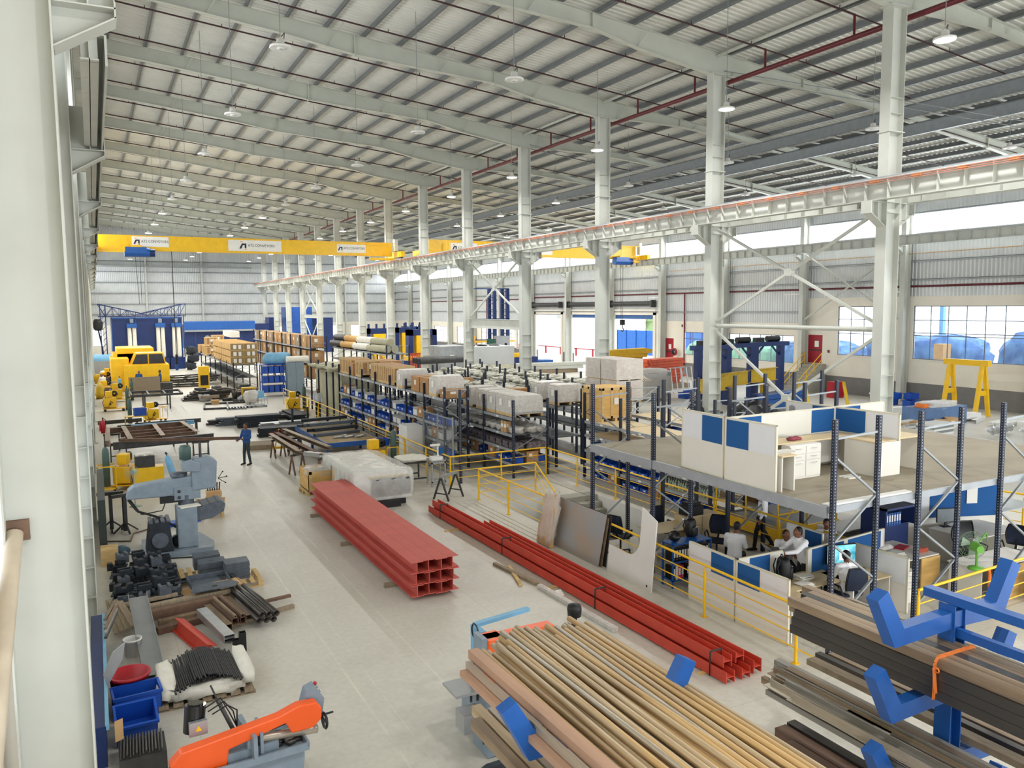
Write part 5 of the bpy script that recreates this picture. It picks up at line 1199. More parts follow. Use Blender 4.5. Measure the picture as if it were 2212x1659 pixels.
# leaning L board
t = thing('leaning_board', 'white L shaped board with a curved cut-out leaning on the yellow railing', 'board', (10.78, 14.14, 0)); ang = .09
p = MB(); out = [(0, 0), (1.72, 0), (1.72, .62), (1.35, .58), (1.02, .62), (.72, .8), (.58, 1.1), (.55, 1.72), (0, 1.6)]
out = [(0, 0), (1.75, 0), (1.75, .66)]+[(.98-.42*sin(a), 1.05-.42*cos(a)+.0) for a in [pi/2*i/8 for i in range(9)]]+[(.56, 1.82), (0, 1.62)]
p.prism(out, 'x', 0, .025); o = p.build('board', M_WHITE, t); o.rotation_euler = (0, ang, 0); p = MB(); p.lathe([(.001, 0), (.03, 0), (.03, .004)], (-.002, .18, .1), 12, 'x'); q = p.build('grommet_hole', M_BLACK, t); q.rotation_euler = (0, ang, 0)
# steel plates leaning by the railing
for k, (y0, y1, h, x, an, m_) in enumerate(((16.2, 18.55, 1.3, 10.72, .22, mat('weathered_steel_plate', s2l(158, 164, 168), .5, .05, .12, 1.6, .1, 30, var2=s2l(166, 148, 128))), (16.15, 18.3, 1.22, 10.8, .2, M_RUST), (16.1, 18.1, 1.26, 10.88, .17, M_PIPED))):
    p = MB(); p.prism([(0, 0), (y1-y0, 0), (y1-y0-.02, h), (.04, h)], 'x', 0, .012); o = p.build('steel_plate', m_); o.location = (x, y0, .0); o.rotation_euler = (0, an, 0); tag(o, 'big leaning steel plate by the railing, %s' % ['grey blue one in front', 'rusty one behind', 'dark one at the back'][k], 'plate')
t = thing('packed_part', 'tall cardboard-wrapped bundle in torn plastic leaning beside the steel plates', 'package', (10.5, 18.45, 0)); p = MB(); p.prism([(-.35, 0), (.38, 0), (.42, .5), (.3, .95), (.36, 1.35), (-.2, 1.42), (-.32, 1.0), (-.28, .5)], 'x', -.07, .07); o = p.build('cardboard_core', M_CARD2, t, bevel=.03); o.rotation_euler = (0, .2, 0)
p = MB(); rr = random.Random(2); p.lump((0, 0, .72), (.2, .8, 1.42), 12, 18, .2); o = p.build('torn_plastic', M_FILM, t); o.rotation_euler = (0, .2, 0)
for k, (x, y) in enumerate(((11.5, 15.9), (11.75, 15.7))): p = MB(); p.b(-.15, .15, -.12, .12, 0, .24); p.cur = 1; p.b(-.152, -.15, -.08, .08, .05, .18); single(p, 'small_box', [M_CARD2, M_REDP], 'small cardboard box on the floor behind the leaning plates, %s' % ['near', 'far'][k], 'box', (x, y, 0), .3)

# chairs
def office_chair(loc, rz, lab, big=False):
    t = thing('office_chair', lab, 'chair', loc, rz); W_ = .3 if big else .235
    p = MB()
    for i in range(5): a = 2*pi*i/5; p.bar((0, 0, .09), (.3*cos(a), .3*sin(a), .07), .045, .03)
    p.build('star_base', M_BLACK, t)
    for i in range(5): a = 2*pi*i/5; p = MB(); p.lathe([(.001, -.015), (.03, -.015), (.03, .015), (.001, .015)], (.3*cos(a), .3*sin(a), .03), 8, 'y'); p.build('caster', M_BLACK, t)
    p = MB(); p.tube((0, 0, .09), (0, 0, .44), .025, 8); p.build('gas_column', M_DSTEEL, t)
    p = MB(); p.b(-W_, W_, -.22, .24, .44, .5); p.build('seat', M_CHAIR if not big else M_BLACK, t, bevel=.03)
    p = MB(); pts = []; n = 10
    for i in range(n+1): 
        z = .6+.46*(1.25 if big else 1)*i/n; wv = W_*(.72+.5*sin(pi*(.15+.75*i/n)))*.86; yb = -.27-.05*sin(pi*i/n)-.06*i/n
        pts.append((z, wv, yb))
    vs = []
    for z, wv, yb in pts:
        for s_ in (-1, -.5, 0, .5, 1): vs.append((wv*s_, yb+.05*s_*s_, z))
    fs = [(5*i+j, 5*i+j+1, 5*i+j+6, 5*i+j+5) for i in range(n) for j in range(4)]; p.add(vs, fs, True); p.add([(x, y-.03, z) for x, y, z in vs], [f[::-1] for f in fs], True)
    rim = [vs[5*i] for i in range(n+1)]+[vs[5*i+4] for i in range(n, -1, -1)]; p2 = MB(); p2.path(rim+[rim[0]], .018, 6); p.build('backrest', M_CHAIR if not big else M_BLACK, t); p2.build('back_rim', M_BLACK, t)
    p = MB(); p.bar((0, -.1, .44), (0, -.3, .7), .05, .02); p.build('back_bar', M_BLACK, t)
    for s_ in (-1, 1): p = MB(); p.path([(s_*W_, .1, .47), (s_*(W_+.05), .1, .66), (s_*(W_+.05), -.16, .67), (s_*W_, -.2, .48)], .018, 6); p.build('armrest', M_BLACK, t)
    return t
office_chair((13.75, 15.35, 0), 2.2, 'navy mesh office chair at the right end of the cabinet, turned sideways'); office_chair((13.2, 16.75, 0), 3.3, 'navy mesh office chair behind the maple desk with the flask'); office_chair((11.85, 16.85, 0), -1.2, 'navy mesh office chair at the left beside the leaning plates')
office_chair((13.55, 11.2, 0), -.2, 'navy office chair of the man on the phone'); office_chair((12.75, 11.35, 0), .8, 'black office chair low beside the standing man'); office_chair((18.3, 11.6, 0), 2.9, 'big black leather office chair before the pinned papers', True); office_chair((19.3, 11.2, 0), 1.9, 'black chair at the right edge beyond the fan')
# monitors
def monitor(loc, rz, w, h, m_, lab):
    t = thing('computer_monitor', lab, 'monitor', loc, rz); p = MB(); p.b(-w/2, w/2, -.02, .02, .12, .12+h); p.build('casing', M_BLACK, t); p = MB(); p.b(-w/2+.012, w/2-.012, -.023, -.0205, .135, .105+h); s_ = p.build('screen', m_, t)
    p = MB(); p.b(-.03, .03, .0, .03, 0, .2); p.b(-.12, .12, -.08, .1, 0, .015); p.build('stand', M_BLACK, t); return t, s_
MSCR = emis('cyan_screen', s2l(60, 170, 190), .9)
nt = MSCR.node_tree; tcx = nt.nodes.new('ShaderNodeTexCoord'); nzx = nt.nodes.new('ShaderNodeTexNoise'); nzx.inputs['Scale'].default_value = 5; rpx = nt.nodes.new('ShaderNodeValToRGB')
nt.links.new(tcx.outputs['Object'], nzx.inputs[0]); nt.links.new(nzx.outputs[0], rpx.inputs[0]); rpx.color_ramp.elements[0].color = (*s2l(10, 70, 96), 1); rpx.color_ramp.elements[1].color = (*s2l(150, 220, 226), 1); rpx.color_ramp.elements[0].position = .35; rpx.color_ramp.elements[1].position = .7
nt.links.new(rpx.outputs[0], nt.nodes['Principled BSDF'].inputs['Emission Color'])
mon, ms = monitor((13.97, 11.72, .75), -.25, .7, .42, MSCR, 'large lit monitor with a teal desktop in front of the man on the phone')
p = MB(); p.b(-.05, .17, -.027, -.0235, .2, .42); dlg = p.build('dialog_window', emis('screen_white', (.9, .93, .95), .9), mon)
p = MB(); 
for i in range(3): p.b(-.02, .13-.03*i, -.0285, -.0275, .36-.035*i, .365-.035*i+.006)
p.build('dialog_text', M_INK, mon); p = MB()
for i in range(4):
    for j in range(12): p.b(-.32+.035*i, -.302+.035*i, -.027, -.0235, .16+.03*j, .172+.03*j)
p.build('desktop_icons', emis('icon_white', (.8, .9, .95), .7), mon)
monitor((19.0, 12.75, .75), -.3, .55, .36, mat('screen_grey_off', s2l(120, 128, 134), .3), 'grey switched-off monitor before the blue board at the right')
p = MB(); [p.b(-.15, .15, -.003, 0, -.22, .22)]; o = p.build('pinned_paper', M_PAPER); o.location = (20.15, 12.83, 1.42); o.rotation_euler = (0, 0, atan2(-1, 2.7)); tag(o, 'white paper pinned on the blue board at the right', 'paper')
# fan
t = thing('desk_fan', 'green desk fan with wire cage on the desk behind the pipe rack', 'fan', (16.55, 10.45, .75), 2.6); t.scale = (1.45, 1.45, 1.45)
p = MB()
for i in range(28): a = 2*pi*i/28; p.path([(0, -.12, .32), (.19*cos(a), -.1, .32+.19*sin(a)), (.21*cos(a), -.04, .32+.21*sin(a)), (.16*cos(a), .03, .32+.16*sin(a))], .0022, 4)
for r_, y in ((.21, -.04), (.12, -.115), (.17, -.105)): p.path([(r_*cos(2*pi*i/24), y, .32+r_*sin(2*pi*i/24)) for i in range(25)], .003, 4)
p.build('cage', mat('fan_cage_green', s2l(120, 150, 120), .5), t)
for i in range(3): a0 = 2*pi*i/3; p = MB(); p.add([(.03*cos(a0), -.06, .32+.03*sin(a0)), (.17*cos(a0-.1), -.04, .32+.17*sin(a0-.1)), (.17*cos(a0+.75), -.075, .32+.17*sin(a0+.75)), (.04*cos(a0+1.2), -.07, .32+.04*sin(a0+1.2))], [(0, 1, 2, 3), (3, 2, 1, 0)]); p.build('blade', mat('fan_blade_grey', s2l(150, 170, 150), .4), t)
p = MB(); p.tube((0, .02, .32), (0, .2, .32), .075, 14, .055); p.build('motor_housing', mat('leaf_green_plastic', s2l(110, 180, 70), .4), t)
p = MB(); p.path([(0, .1, .3), (0, .1, .05)], .02, 8); p.lathe([(.001, 0), (.12, 0), (.11, .03), (.02, .05)], (0, .1, 0), 14); p.build('base', mat('leaf_green_plastic', s2l(110, 180, 70), .4), t); p = MB(); p.path([(-.2, -.02, .4), (-.12, .1, .55), (0, .15, .42)], .01, 6); p.build('guard_arm', mat('leaf_green_plastic', s2l(110, 180, 70), .4), t)
p = MB(); p.lump((16.5, 10.05, .58), (.08, .06, .5), 4, 8, .3); tag(p.build('orange_rag', M_STRAP), 'orange cloth hanging below the green fan', 'cloth')
# papers and folders
rr = random.Random(5)
for k, (x, y, z, n) in enumerate(((12.75, 11.6, .75, 9), (12.5, 11.35, .75, 4), (15.9, 11.8, .75, 5))):
    p = MB(); [p.box((rr.uniform(-.03, .03), rr.uniform(-.03, .03), .006+.012*i), (.3, .22, .01), rr.uniform(-.2, .2)) for i in range(n)]; single(p, 'paper_stack', M_PAPER, ['tall stack of papers beside the standing man', 'small stack of papers on the maple desk', 'stack of papers on the white-topped desk with the wooden end'][k], 'papers', (x, y, z))
p = MB(); p.b(-.18, .18, -.12, .12, 0, .03); single(p, 'folder', M_REDP, 'red folder on the white-topped desk', 'folder', (16.45, 12.1, .75), .3); p = MB(); p.b(-.2, .2, -.03, .03, 0, .1); single(p, 'desk_organiser', mat('terracotta', s2l(190, 80, 50), .6), 'orange-red low box at the edge of the white-topped desk', 'box', (16.5, 11.65, .75), -.1)
p = MB(); p.lump((0, 0, .06), (.5, .3, .12), 3, 10, .2); single(p, 'plastic_cover', M_FILM2, 'crumpled clear plastic cover on the white-topped desk', 'cover', (15.9, 12.2, .76))
# glass topped tables right edge, yellow work platform under the deck
for k, (x, y) in enumerate(((20.4, 14.2), (21.6, 12.9))):
    t = thing('glass_table', 'glass-topped table at the right edge under the yellow rail, %s' % ['far', 'near'][k], 'table', (x, y, 0)); p = MB(); p.b(-.8, .8, -.5, .5, .98, 1.0); p.build('tabletop', mat('frosted_glass', s2l(170, 178, 180), .15, .2, .05), t)
    for a in (-.75, .72):
        for c in (-.46, .43): p = MB(); p.b(a, a+.04, c, c+.04, 0, .98); p.build('leg', M_WHITE, t)
t = thing('steel_platform', 'yellow chequer plate platform and steps under the mezzanine deck', 'platform', (16.1, 15.6, 0))
p = MB(); p.b(-.1, 2.2, 0, 2.3, .28, .31); p.build('chequer_plate', mat('grey_chequer', s2l(120, 122, 122), .5, .3, .1, 30), t); p = MB(); p.b(-.15, -.1, -.1, 2.3, .1, .4); p.b(-.15, 2.2, -.15, -.1, .1, .4)
p.b(-.1, 0, 0, .1, 0, .3); p.b(-.1, 0, 2.2, 2.3, 0, .3); p.b(2.1, 2.2, 0, .1, 0, .3); p.b(2.1, 2.2, 2.2, 2.3, 0, .3); p.build('yellow_edge', M_YEL, t); p = MB()
for x in (-.1, 1.0, 2.15): p.tube((x, -.1, .3), (x, -.1, 1.35), .025, 8)
for z in (.8, 1.35): p.tube((-.1, -.1, z), (2.15, -.1, z), .022, 8)
p.tube((-.1, -.1, .35), (.9, -.1, 1.3), .02, 6); p.tube((1, -.1, 1.3), (2.1, -.1, .4), .02, 6); p.tube((-.1, -.1, 1.35), (-.1, 2.3, 1.35), .022, 8); p.tube((-.1, 2.3, .3), (-.1, 2.3, 1.35), .022, 8); p.tube((-.1, 1.1, .3), (-.1, 1.1, 1.35), .022, 8); p.build('guard_rail', M_YEL, t)
p = MB(); p.b(17.6, 18.8, 9.72, 9.75, 0, .62); p.b(17.55, 17.6, 9.7, 9.78, 0, .5); q = p.build('grey_boards', M_WOODG); q.rotation_euler = (0, 0, 0); tag(q, 'grey weathered boards standing on edge behind the railing at the right edge', 'boards')

# ================================================================ PEOPLE
def cap(mb, p, q, r1, r2): mb.tube(p, q, r1, 10, r2); mb.ball(p, r1, 8); mb.ball(q, r2, 8)
def person(loc, rz, lab, J, shirt=M_SHIRT, trous=M_TROUS, vox=.013, beard=False, sleeve=True, hairup=0, hold=None, turn=0, tilt=0, lowhalf=True, jacket=False):
    """J: joint dict, local frame faces +y. head(centre), neck, chest, pelvis, sh, el, wr, hip, kn, an as (left,right) pairs, hd = hand directions"""
    t = thing('person', lab, 'person', loc, rz); V = Vector; B_ = MB(); hc = V(J['head']); nk = V(J['neck']); ch = V(J['chest']); pv = V(J['pelvis'])
    R = Matrix.Rotation(turn, 3, 'Z') @ Matrix.Rotation(tilt, 3, 'X')
    h = lambda x, y, z: hc+R @ V((x, y, z))
    B_.ball(hc, (.076, .094, .108), 16); B_.ball(h(0, .03, -.06), (.058, .062, .055), 12); B_.ball(h(0, .098, -.012), (.014, .02, .022), 8); B_.ball(h(0, .087, -.055), (.026, .014, .012), 8)
    for s_ in (-1, 1): B_.ball(h(.079*s_, -.005, -.01), (.012, .02, .03), 8); B_.ball(h(.03*s_, .078, .022), (.02, .014, .008), 6)
    cap(B_, h(0, -.015, -.07), nk, .052, .056); cap(B_, nk, ch, .07, .1)
    shr = [V(v) for v in J['sh']]; el = [V(v) for v in J['el']]; wr = [V(v) for v in J['wr']]; hip = [V(v) for v in J['hip']]; kn = [V(v) for v in J['kn']]; an = [V(v) for v in J['an']]
    cap(B_, ch, pv, .085, .085)
    S_ = MB(); T_ = MB(); H_ = MB(); F_ = MB()
    mid = (ch+pv)/2; ax = (shr[1]-shr[0]).normalized()
    for k2 in (-1, 1): cap(S_, ch+ax*.07*k2, mid+ax*.055*k2, .112, .108); cap(S_, mid+ax*.055*k2, pv+ax*.06*k2, .108, .118)
    cap(S_, ch, pv, .125, .13); cap(S_, shr[0], shr[1], .072, .072); cap(S_, nk-V((0, 0, .035)), ch, .085, .125)
    for i, s_ in ((0, -1), (1, 1)):
        cap(B_, shr[i], el[i], .046, .038); cap(B_, el[i], wr[i], .036, .025); cap(B_, pv+ax*.08*s_, kn[i], .07, .048); cap(B_, kn[i], an[i], .045, .034)
        cap(S_, shr[i], el[i], .068, .054); 
        if sleeve: cap(S_, el[i], el[i]+(wr[i]-el[i])*.93, .052, .038)
        else: S_.ball(el[i], .05, 8)
        # hand : palm, four fingers, thumb
        hd = V(J['hd'][i]).normalized(); up = V(J.get('pn', [(0, 0, 1), (0, 0, 1)])[i]); side = hd.cross(up).normalized(); up = side.cross(hd).normalized()
        pc = wr[i]+hd*.045; cap(B_, wr[i], wr[i]+hd*.08+side*.018, .024, .018); cap(B_, wr[i], wr[i]+hd*.08-side*.018, .024, .018)
        for j, (o_, ln) in enumerate(((-.03, .06), (-.01, .075), (.011, .07), (.03, .052))):
            a = wr[i]+hd*.088+side*o_; b1 = a+hd*ln*.55-up*.008; c_ = b1+hd*ln*.35-up*.03; cap(B_, a, b1, .0095, .009); cap(B_, b1, c_, .009, .008)
        th0 = wr[i]+hd*.03+side*(-.03*s_); th1 = th0+hd*.035+side*(-.03*s_)-up*.01; cap(B_, th0, th1, .011, .010); cap(B_, th1, th1+hd*.028-up*.012, .010, .009)
        cap(T_, pv+ax*.07*s_, kn[i], .092, .066); cap(T_, kn[i], an[i]+V((0, 0, .03)), .064, .052)
        ft = V(J['ft'][i]) if 'ft' in J else an[i]+V((0, .16, -.06)); F_.tube(an[i]+V((0, -.03, -.03)), ft, .045, 10, .038); F_.ball(ft, (.045, .055, .035), 8); F_.ball(an[i]+V((0, -.04, -.035)), .042, 8); F_.tube(an[i]+V((0, 0, .04)), an[i]+V((0, 0, -.04)), .045, 10)
    cap(T_, pv-ax*.06, pv+ax*.06, .115, .115)
    H_.ball(h(0, -.022, .03), (.086, .092, .092), 14); H_.ball(h(0, -.045, -.02), (.078, .062, .07), 12)
    if beard: H_.ball(h(0, .052, -.088), (.045, .04, .028), 8)
    def rm(mb, nm, m_, v=vox, sm=2):
        o = mb.build(nm, m_, t); d = o.modifiers.new('remesh', 'REMESH'); d.mode = 'VOXEL'; d.voxel_size = v; d.use_smooth_shade = True
        s2 = o.modifiers.new('smooth', 'SMOOTH'); s2.factor = .5; s2.iterations = sm; return o
    rm(B_, 'body', M_SKIN, min(vox, .011) if vox < .02 else vox, 1); rm(S_, 'jacket' if jacket else 'shirt', shirt, vox, 4); rm(T_, 'trousers', trous, vox, 4); rm(H_, 'hair', M_HAIR, vox, 1); rm(F_, 'shoes', M_BLACK, vox, 2)
    E_ = MB()
    for s_ in (-1, 1): E_.ball(h(.03*s_, .084, .005), (.012, .008, .007), 8)
    E_.build('eye', mat('eye_white', (.75, .72, .68), .3), t); E_ = MB()
    for s_ in (-1, 1): E_.ball(h(.03*s_, .0915, .005), (.005, .003, .005), 8)
    E_.build('iris', M_HAIR, t); E_ = MB(); E_.ball(h(0, .0985, -.052), (.022, .006, .007), 8); E_.build('mouth', mat('lip', s2l(140, 70, 62), .5), t)
    E_ = MB(); 
    if shirt is M_SHIRT: E_.tube(nk+V((0, 0, -.02)), nk+V((0, .01, .025)), .075, 14, .062, False); E_.build('collar', shirt, t)
    return t
def stand(**k):
    J = dict(head=(0, .02, 1.6), neck=(0, -.01, 1.44), chest=(0, -.01, 1.27), pelvis=(0, 0, .95), sh=((-.18, -.01, 1.4), (.18, -.01, 1.4)), el=((-.24, -.02, 1.12), (.24, -.02, 1.12)), wr=((-.23, .08, .88), (.23, .08, .88)), hd=((0, .2, -1), (0, .2, -1)), pn=((1, 0, 0), (-1, 0, 0)),
             hip=((-.09, 0, .93), (.09, 0, .93)), kn=((-.1, .02, .5), (.1, .02, .5)), an=((-.11, -.02, .08), (.11, -.02, .08))); J.update(k); return J
def sit(**k):
    J = dict(head=(0, .06, 1.24), neck=(0, .01, 1.08), chest=(0, 0, .9), pelvis=(0, -.02, .58), sh=((-.18, .01, 1.03), (.18, .01, 1.03)), el=((-.23, .1, .78), (.23, .1, .78)), wr=((-.15, .32, .74), (.15, .32, .74)), hd=((.1, 1, 0), (-.1, 1, 0)),
             hip=((-.09, 0, .55), (.09, 0, .55)), kn=((-.12, .42, .52), (.12, .42, .52)), an=((-.12, .44, .08), (.12, .44, .08))); J.update(k); return J
# worker carrying the long section
person((5.35, 34.3, 0), 2.2, 'worker in a blue jacket standing in the aisle holding a long steel section', stand(head=(0, .03, 1.62), el=((-.25, .05, 1.14), (.25, .05, 1.14)), wr=((-.14, .3, 1.12), (.12, .32, 1.06)), hd=((.3, 1, .1), (-.3, 1, 0)), kn=((-.12, .03, .5), (.12, .03, .5)), an=((-.16, -.02, .08), (.14, .02, .08))), M_JACK, M_JEAN, .014, jacket=True)
# seated man, back to us, on the left
person((13.05, 13.95, 0), -.95, 'man in a white shirt sitting with his back turned behind the left partition', sit(head=(.04, .1, 1.25), wr=((-.1, .34, .62), (.14, .36, .66))), turn=-.35)
t = thing('stool', 'low dark stool under the man sitting with his back to the camera', 'stool', (13.05, 13.95, 0)); p = MB(); p.lathe([(.001, .4), (.2, .4), (.2, .46), (.001, .46)], n=16); p.build('seat', M_BLACK, t); p = MB(); [p.tube((.1*a, .1*c, .4), (.18*a, .18*c, 0), .015, 6) for a in (-1, 1) for c in (-1, 1)]; p.build('leg', M_DSTEEL, t)
# smiling man
person((13.62, 12.95, .04), 2.6, 'smiling man in a white shirt sitting at the desk facing the camera', sit(head=(.02, .16, 1.24), neck=(.01, .08, 1.09), wr=((-.1, .4, .86), (.12, .4, .86))), turn=.2, tilt=.15)
t = thing('stool', 'low dark stool under the smiling man', 'stool', (13.55, 12.95, 0)); p = MB(); p.lathe([(.001, .4), (.2, .4), (.2, .46), (.001, .46)], n=16); p.build('seat', M_BLACK, t); p = MB(); [p.tube((.1*a, .1*c, .4), (.18*a, .18*c, 0), .015, 6) for a in (-1, 1) for c in (-1, 1)]; p.build('leg', M_DSTEEL, t)
# standing man with the laptop
person((13.25, 12.12, 0), 1.35, 'standing man in a white shirt and black trousers seen from behind, holding out a laptop', stand(head=(0, .12, 1.57), neck=(0, .07, 1.43), chest=(0, .04, 1.27), pelvis=(0, -.06, .94), sh=((-.18, .05, 1.38), (.18, .05, 1.38)), el=((-.24, .3, 1.22), (.22, .28, 1.2)), wr=((-.2, .56, 1.2), (.1, .52, 1.18)), hd=((.2, 1, 0), (-.2, 1, 0))))
t = thing('laptop', 'grey laptop held up between the standing man and the smiling man', 'laptop', (12.62, 12.32, 1.2), 1.0); p = MB(); p.b(-.18, .18, -.13, .13, 0, .02); p.build('base', mat('laptop_grey', s2l(96, 98, 104), .4, .3), t); p = MB(); p.box((0, .13, .05), (.36, .24, .01), 0, .5); p.build('lid', mat('laptop_grey', s2l(96, 98, 104), .4, .3), t)
# man on the phone
person((13.55, 11.2, 0), -.35, 'man in a white shirt sitting under the monitor with a phone at his ear', sit(head=(.03, .1, 1.22), el=((-.22, .12, .8), (.24, .16, .86)), wr=((-.14, .36, .78), (.14, .16, 1.14)), hd=((.1, 1, 0), (-.2, .1, 1)), pn=((0, 0, 1), (1, 0, 0))), turn=-.8, tilt=-.15)
p = MB(); p.b(-.008, .008, -.03, .03, -.06, .06); single(p, 'mobile_phone', M_BLACK, 'mobile phone held to the ear of the seated man', 'phone', (13.73, 11.3, 1.2), -.4)
# man behind the partition
person((15.2, 13.2, 0), 2.5, 'man in a white shirt sitting half hidden behind the blue partition under the deck', sit(), tilt=-.2)
t = thing('stool', 'dark stool under the man half hidden behind the blue partition', 'stool', (15.2, 13.2, 0)); p = MB(); p.lathe([(.001, .4), (.2, .4), (.2, .46), (.001, .46)], n=16); p.build('seat', M_BLACK, t); p = MB(); [p.tube((.1*a, .1*c, .4), (.18*a, .18*c, 0), .015, 6) for a in (-1, 1) for c in (-1, 1)]; p.build('leg', M_DSTEEL, t)
# man walking behind under the deck edge
person((15.3, 15.35, 0), .9, 'man walking under the mezzanine, his head hidden by the deck edge', stand(kn=((-.1, .16, .5), (.1, -.02, .52)), an=((-.1, .2, .08), (.1, -.26, .14))))
# man behind the electrical cabinet
person((12.0, 32.4, 0), 2.6, 'man in a white polo and grey trousers standing behind the white electrical cabinet', stand(), M_SHIRT, M_JEAN, .018)
# far workers
person((11.5, 47.2, 0), 2.9, 'man in a pale shirt walking between the dark posts beside the tarpaulin enclosure', stand(kn=((-.1, .14, .5), (.1, -.02, .52)), an=((-.1, .16, .08), (.1, -.24, .12))), mat('pale_blue_shirt', s2l(206, 210, 216), .85), M_TROUS, .022)
person((4.4, 68.9, 0), 1.4, 'worker in a blue shirt standing at the right of the yellow machine', stand(wr=((-.16, .3, 1.1), (.16, .3, 1.1)), hd=((0, 1, 0), (0, 1, 0)), pn=((0, 0, 1), (0, 0, 1))), M_JACK, M_TROUS, .025)
person((2.9, 69.0, 0), 3.0, 'worker whose head shows above the brown board before the yellow machine', stand(), M_JACK, M_TROUS, .025)
a = G(1333, 796, .0); 
for k, px in enumerate((1333, 1344)):
    q = G(px, 797, 0); person((q.x*.93, q.y*.93, 0), 2.6+k*.6, 'person standing at the bright open shutter doorway, %s' % ['left, holding something up', 'right, hand on hip'][k], stand(wr=((-.13, .3, 1.3), (.13, .3, 1.3)), hd=((0, 1, .3), (0, 1, .3)), pn=((0, 0, 1), (0, 0, 1))) if k == 0 else stand(el=((-.38, -.08, 1.16), (.24, -.02, 1.12)), wr=((-.2, .02, 1.0), (.23, .08, .88))), mat('dusty_clothes', s2l(96, 100, 108), .85), M_TROUS, .03)
# ================================================================ LEFT AISLE : MACHINES AND STOCK
M_ORG = M_ORANGE
# ---- near band saw (bottom left)
t = thing('band_saw', 'orange and grey horizontal band saw at the bottom of the picture', 'saw', (1.5, 10.6, 0), radians(4))
p = MB(); p.prism([(-.62, 0), (.62, 0), (.68, .45), (.68, .62), (-.62, .62)], 'y', -.32, .34); p.build('base_cabinet', M_MACH, t, bevel=.02)
p = MB(); p.b(-.66, .72, -.4, .4, .6, .64); p.b(-.66, -.63, -.4, .4, .64, .7); p.b(.69, .72, -.4, .4, .64, .72); p.b(-.66, .72, -.4, -.37, .64, .7); p.b(-.66, .72, .37, .4, .64, .7); p.b(-.3, .35, -.28, .1, .64, .78); p.b(-.05, .02, -.3, .3, .78, .98); p.build('table_tray', M_MACH, t)
p = MB(); out = [(-.95, .66), (-.98, .86), (-.84, .99), (-.55, 1.02), (.35, 1.12), (.62, 1.2), (.86, 1.18), (.93, 1.08), (.92, .93), (.8, .84), (.52, .84), (.44, 1.0), (.1, .93), (-.28, .86), (-.32, .6), (-.6, .52), (-.82, .55)]
p.prism(out[::-1], 'y', -.32, -.16); p.build('saw_bow', M_ORG, t, bevel=.02)
p = MB(); p.prism([(.66, .9), (.98, .86), (1.02, 1.12), (.9, 1.32), (.78, 1.28)], 'y', -.14, .04); cp = p.build('control_panel', M_MACH, t); p = MB(); p.ball((.93, -.02, 1.3), .03, 10); p.build('stop_button', M_REDP, cp); p = MB(); p.ball((.99, -.05, 1.2), .018, 8); p.ball((.97, .0, 1.24), .018, 8); p.build('switch', M_CHROME, cp)
p = MB(); p.lathe([(.1, -.02), (.12, 0), (.1, .02), (.1, -.02)], (.98, -.25, .86), 18, 'x'); p.b(.97, .99, -.35, -.15, .85, .87); p.tube((.99, -.25, .95), (1.1, -.25, .95), .014, 8); p.build('handwheel', M_BLACK, t)
p = MB(); p.tube((-.62, .12, 1.0), (-.58, .16, 1.34), .13, 18); p.tube((-.58, .16, 1.34), (-.578, .162, 1.36), .1, 18); mt = p.build('saw_motor', mat('gloss_black', (.01, .01, .012), .08), t); p = MB(); p.b(-.7, -.48, -.06, -.0, 1.02, 1.2); p.build('terminal_box', M_TIN, mt); p = MB(); p.add([(-.63, -.062, 1.08), (-.55, -.062, 1.08), (-.59, -.062, 1.15)], [(0, 1, 2)]); p.build('warning_triangle', M_YEL, mt)
p = MB(); p.tube((-.1, .1, .8), (-.28, .35, 1.25), .028, 10); p.tube((-.28, .35, 1.25), (-.34, .43, 1.42), .012, 8); p.tube((.3, -.1, .9), (.75, -.1, .98), .05, 10); p.build('hydraulic_ram', M_DSTEEL, t)
p = MB(); p.box((-.0, -.18, .84), (.05, .5, .3), .1); p.box((.14, -.12, .84), (.04, .45, .28), -.08); p.build('vice_jaw', M_MACH, t); p = MB(); p.tube((.1, -.22, .86), (.9, -.14, .72), .06, 10); p.build('vice_screw', M_PIPEG, t)
p = MB(); [p.lump((.25+.09*i, -.2+.07*(i % 3), .67), (.16, .14, .08), i+90, 7, .4) for i in range(5)]; p.build('swarf', M_PIPED, t)
for k in range(3): p = MB(); p.path([(-.5+.05*k, .05, 1.3-.05*k), (-.3+.04*k, .0, 1.42-.06*k), (-.2+.05*k, .0, 1.2), (-.1, .05, .95)], .009, 6); p.build('hose', M_BLACK, t)
p = MB(); p.path([(-.95, -.2, .8), (-1.15, -.25, .5), (-1.2, -.3, .1), (-1.0, -.4, .01)], .014, 6); p.build('power_cable', M_BLACK, t)
# ---- second saw behind pipe rack
t = thing('band_saw', 'second orange band saw standing behind the big pile of round pipes', 'saw', (5.3, 10.35, 0))
p = MB(); p.b(-.65, -.05, -.5, 0, 0, .85); p.build('base_cabinet', M_MACH, t, bevel=.02); p = MB(); p.b(-.6, 1.3, -.2, .5, .1, .8); p.build('machine_bed', M_MACH, t)
p = MB(); p.b(-.4, -.08, -.05, .35, .85, 1.5); p.b(-.4, .8, .05, .3, 1.2, 1.5); p.build('saw_bow', M_ORG, t, bevel=.03); p = MB(); p.b(-.48, -.4, -.02, .3, 1.05, 1.55); p.build('blade_guard', M_MACH, t)
p = MB(); p.bar((-.1, 1.1, 1.3), (1.0, 1.3, 1.3), .1, .06); p.bar((-.1, .8, 1.1), (.9, 1.0, 1.1), .1, .05); p.b(-.14, -.04, .78, 1.16, .0, 1.3); p.build('support_arm', M_LBLUE, t)
p = MB(); p.tube((-.5, .2, 1.25), (-.56, .2, 1.25), .05, 12); p.tube((-.53, .2, 1.25), (-.56, .1, .95), .01, 6); p.build('tension_knob', M_BLACK, t)
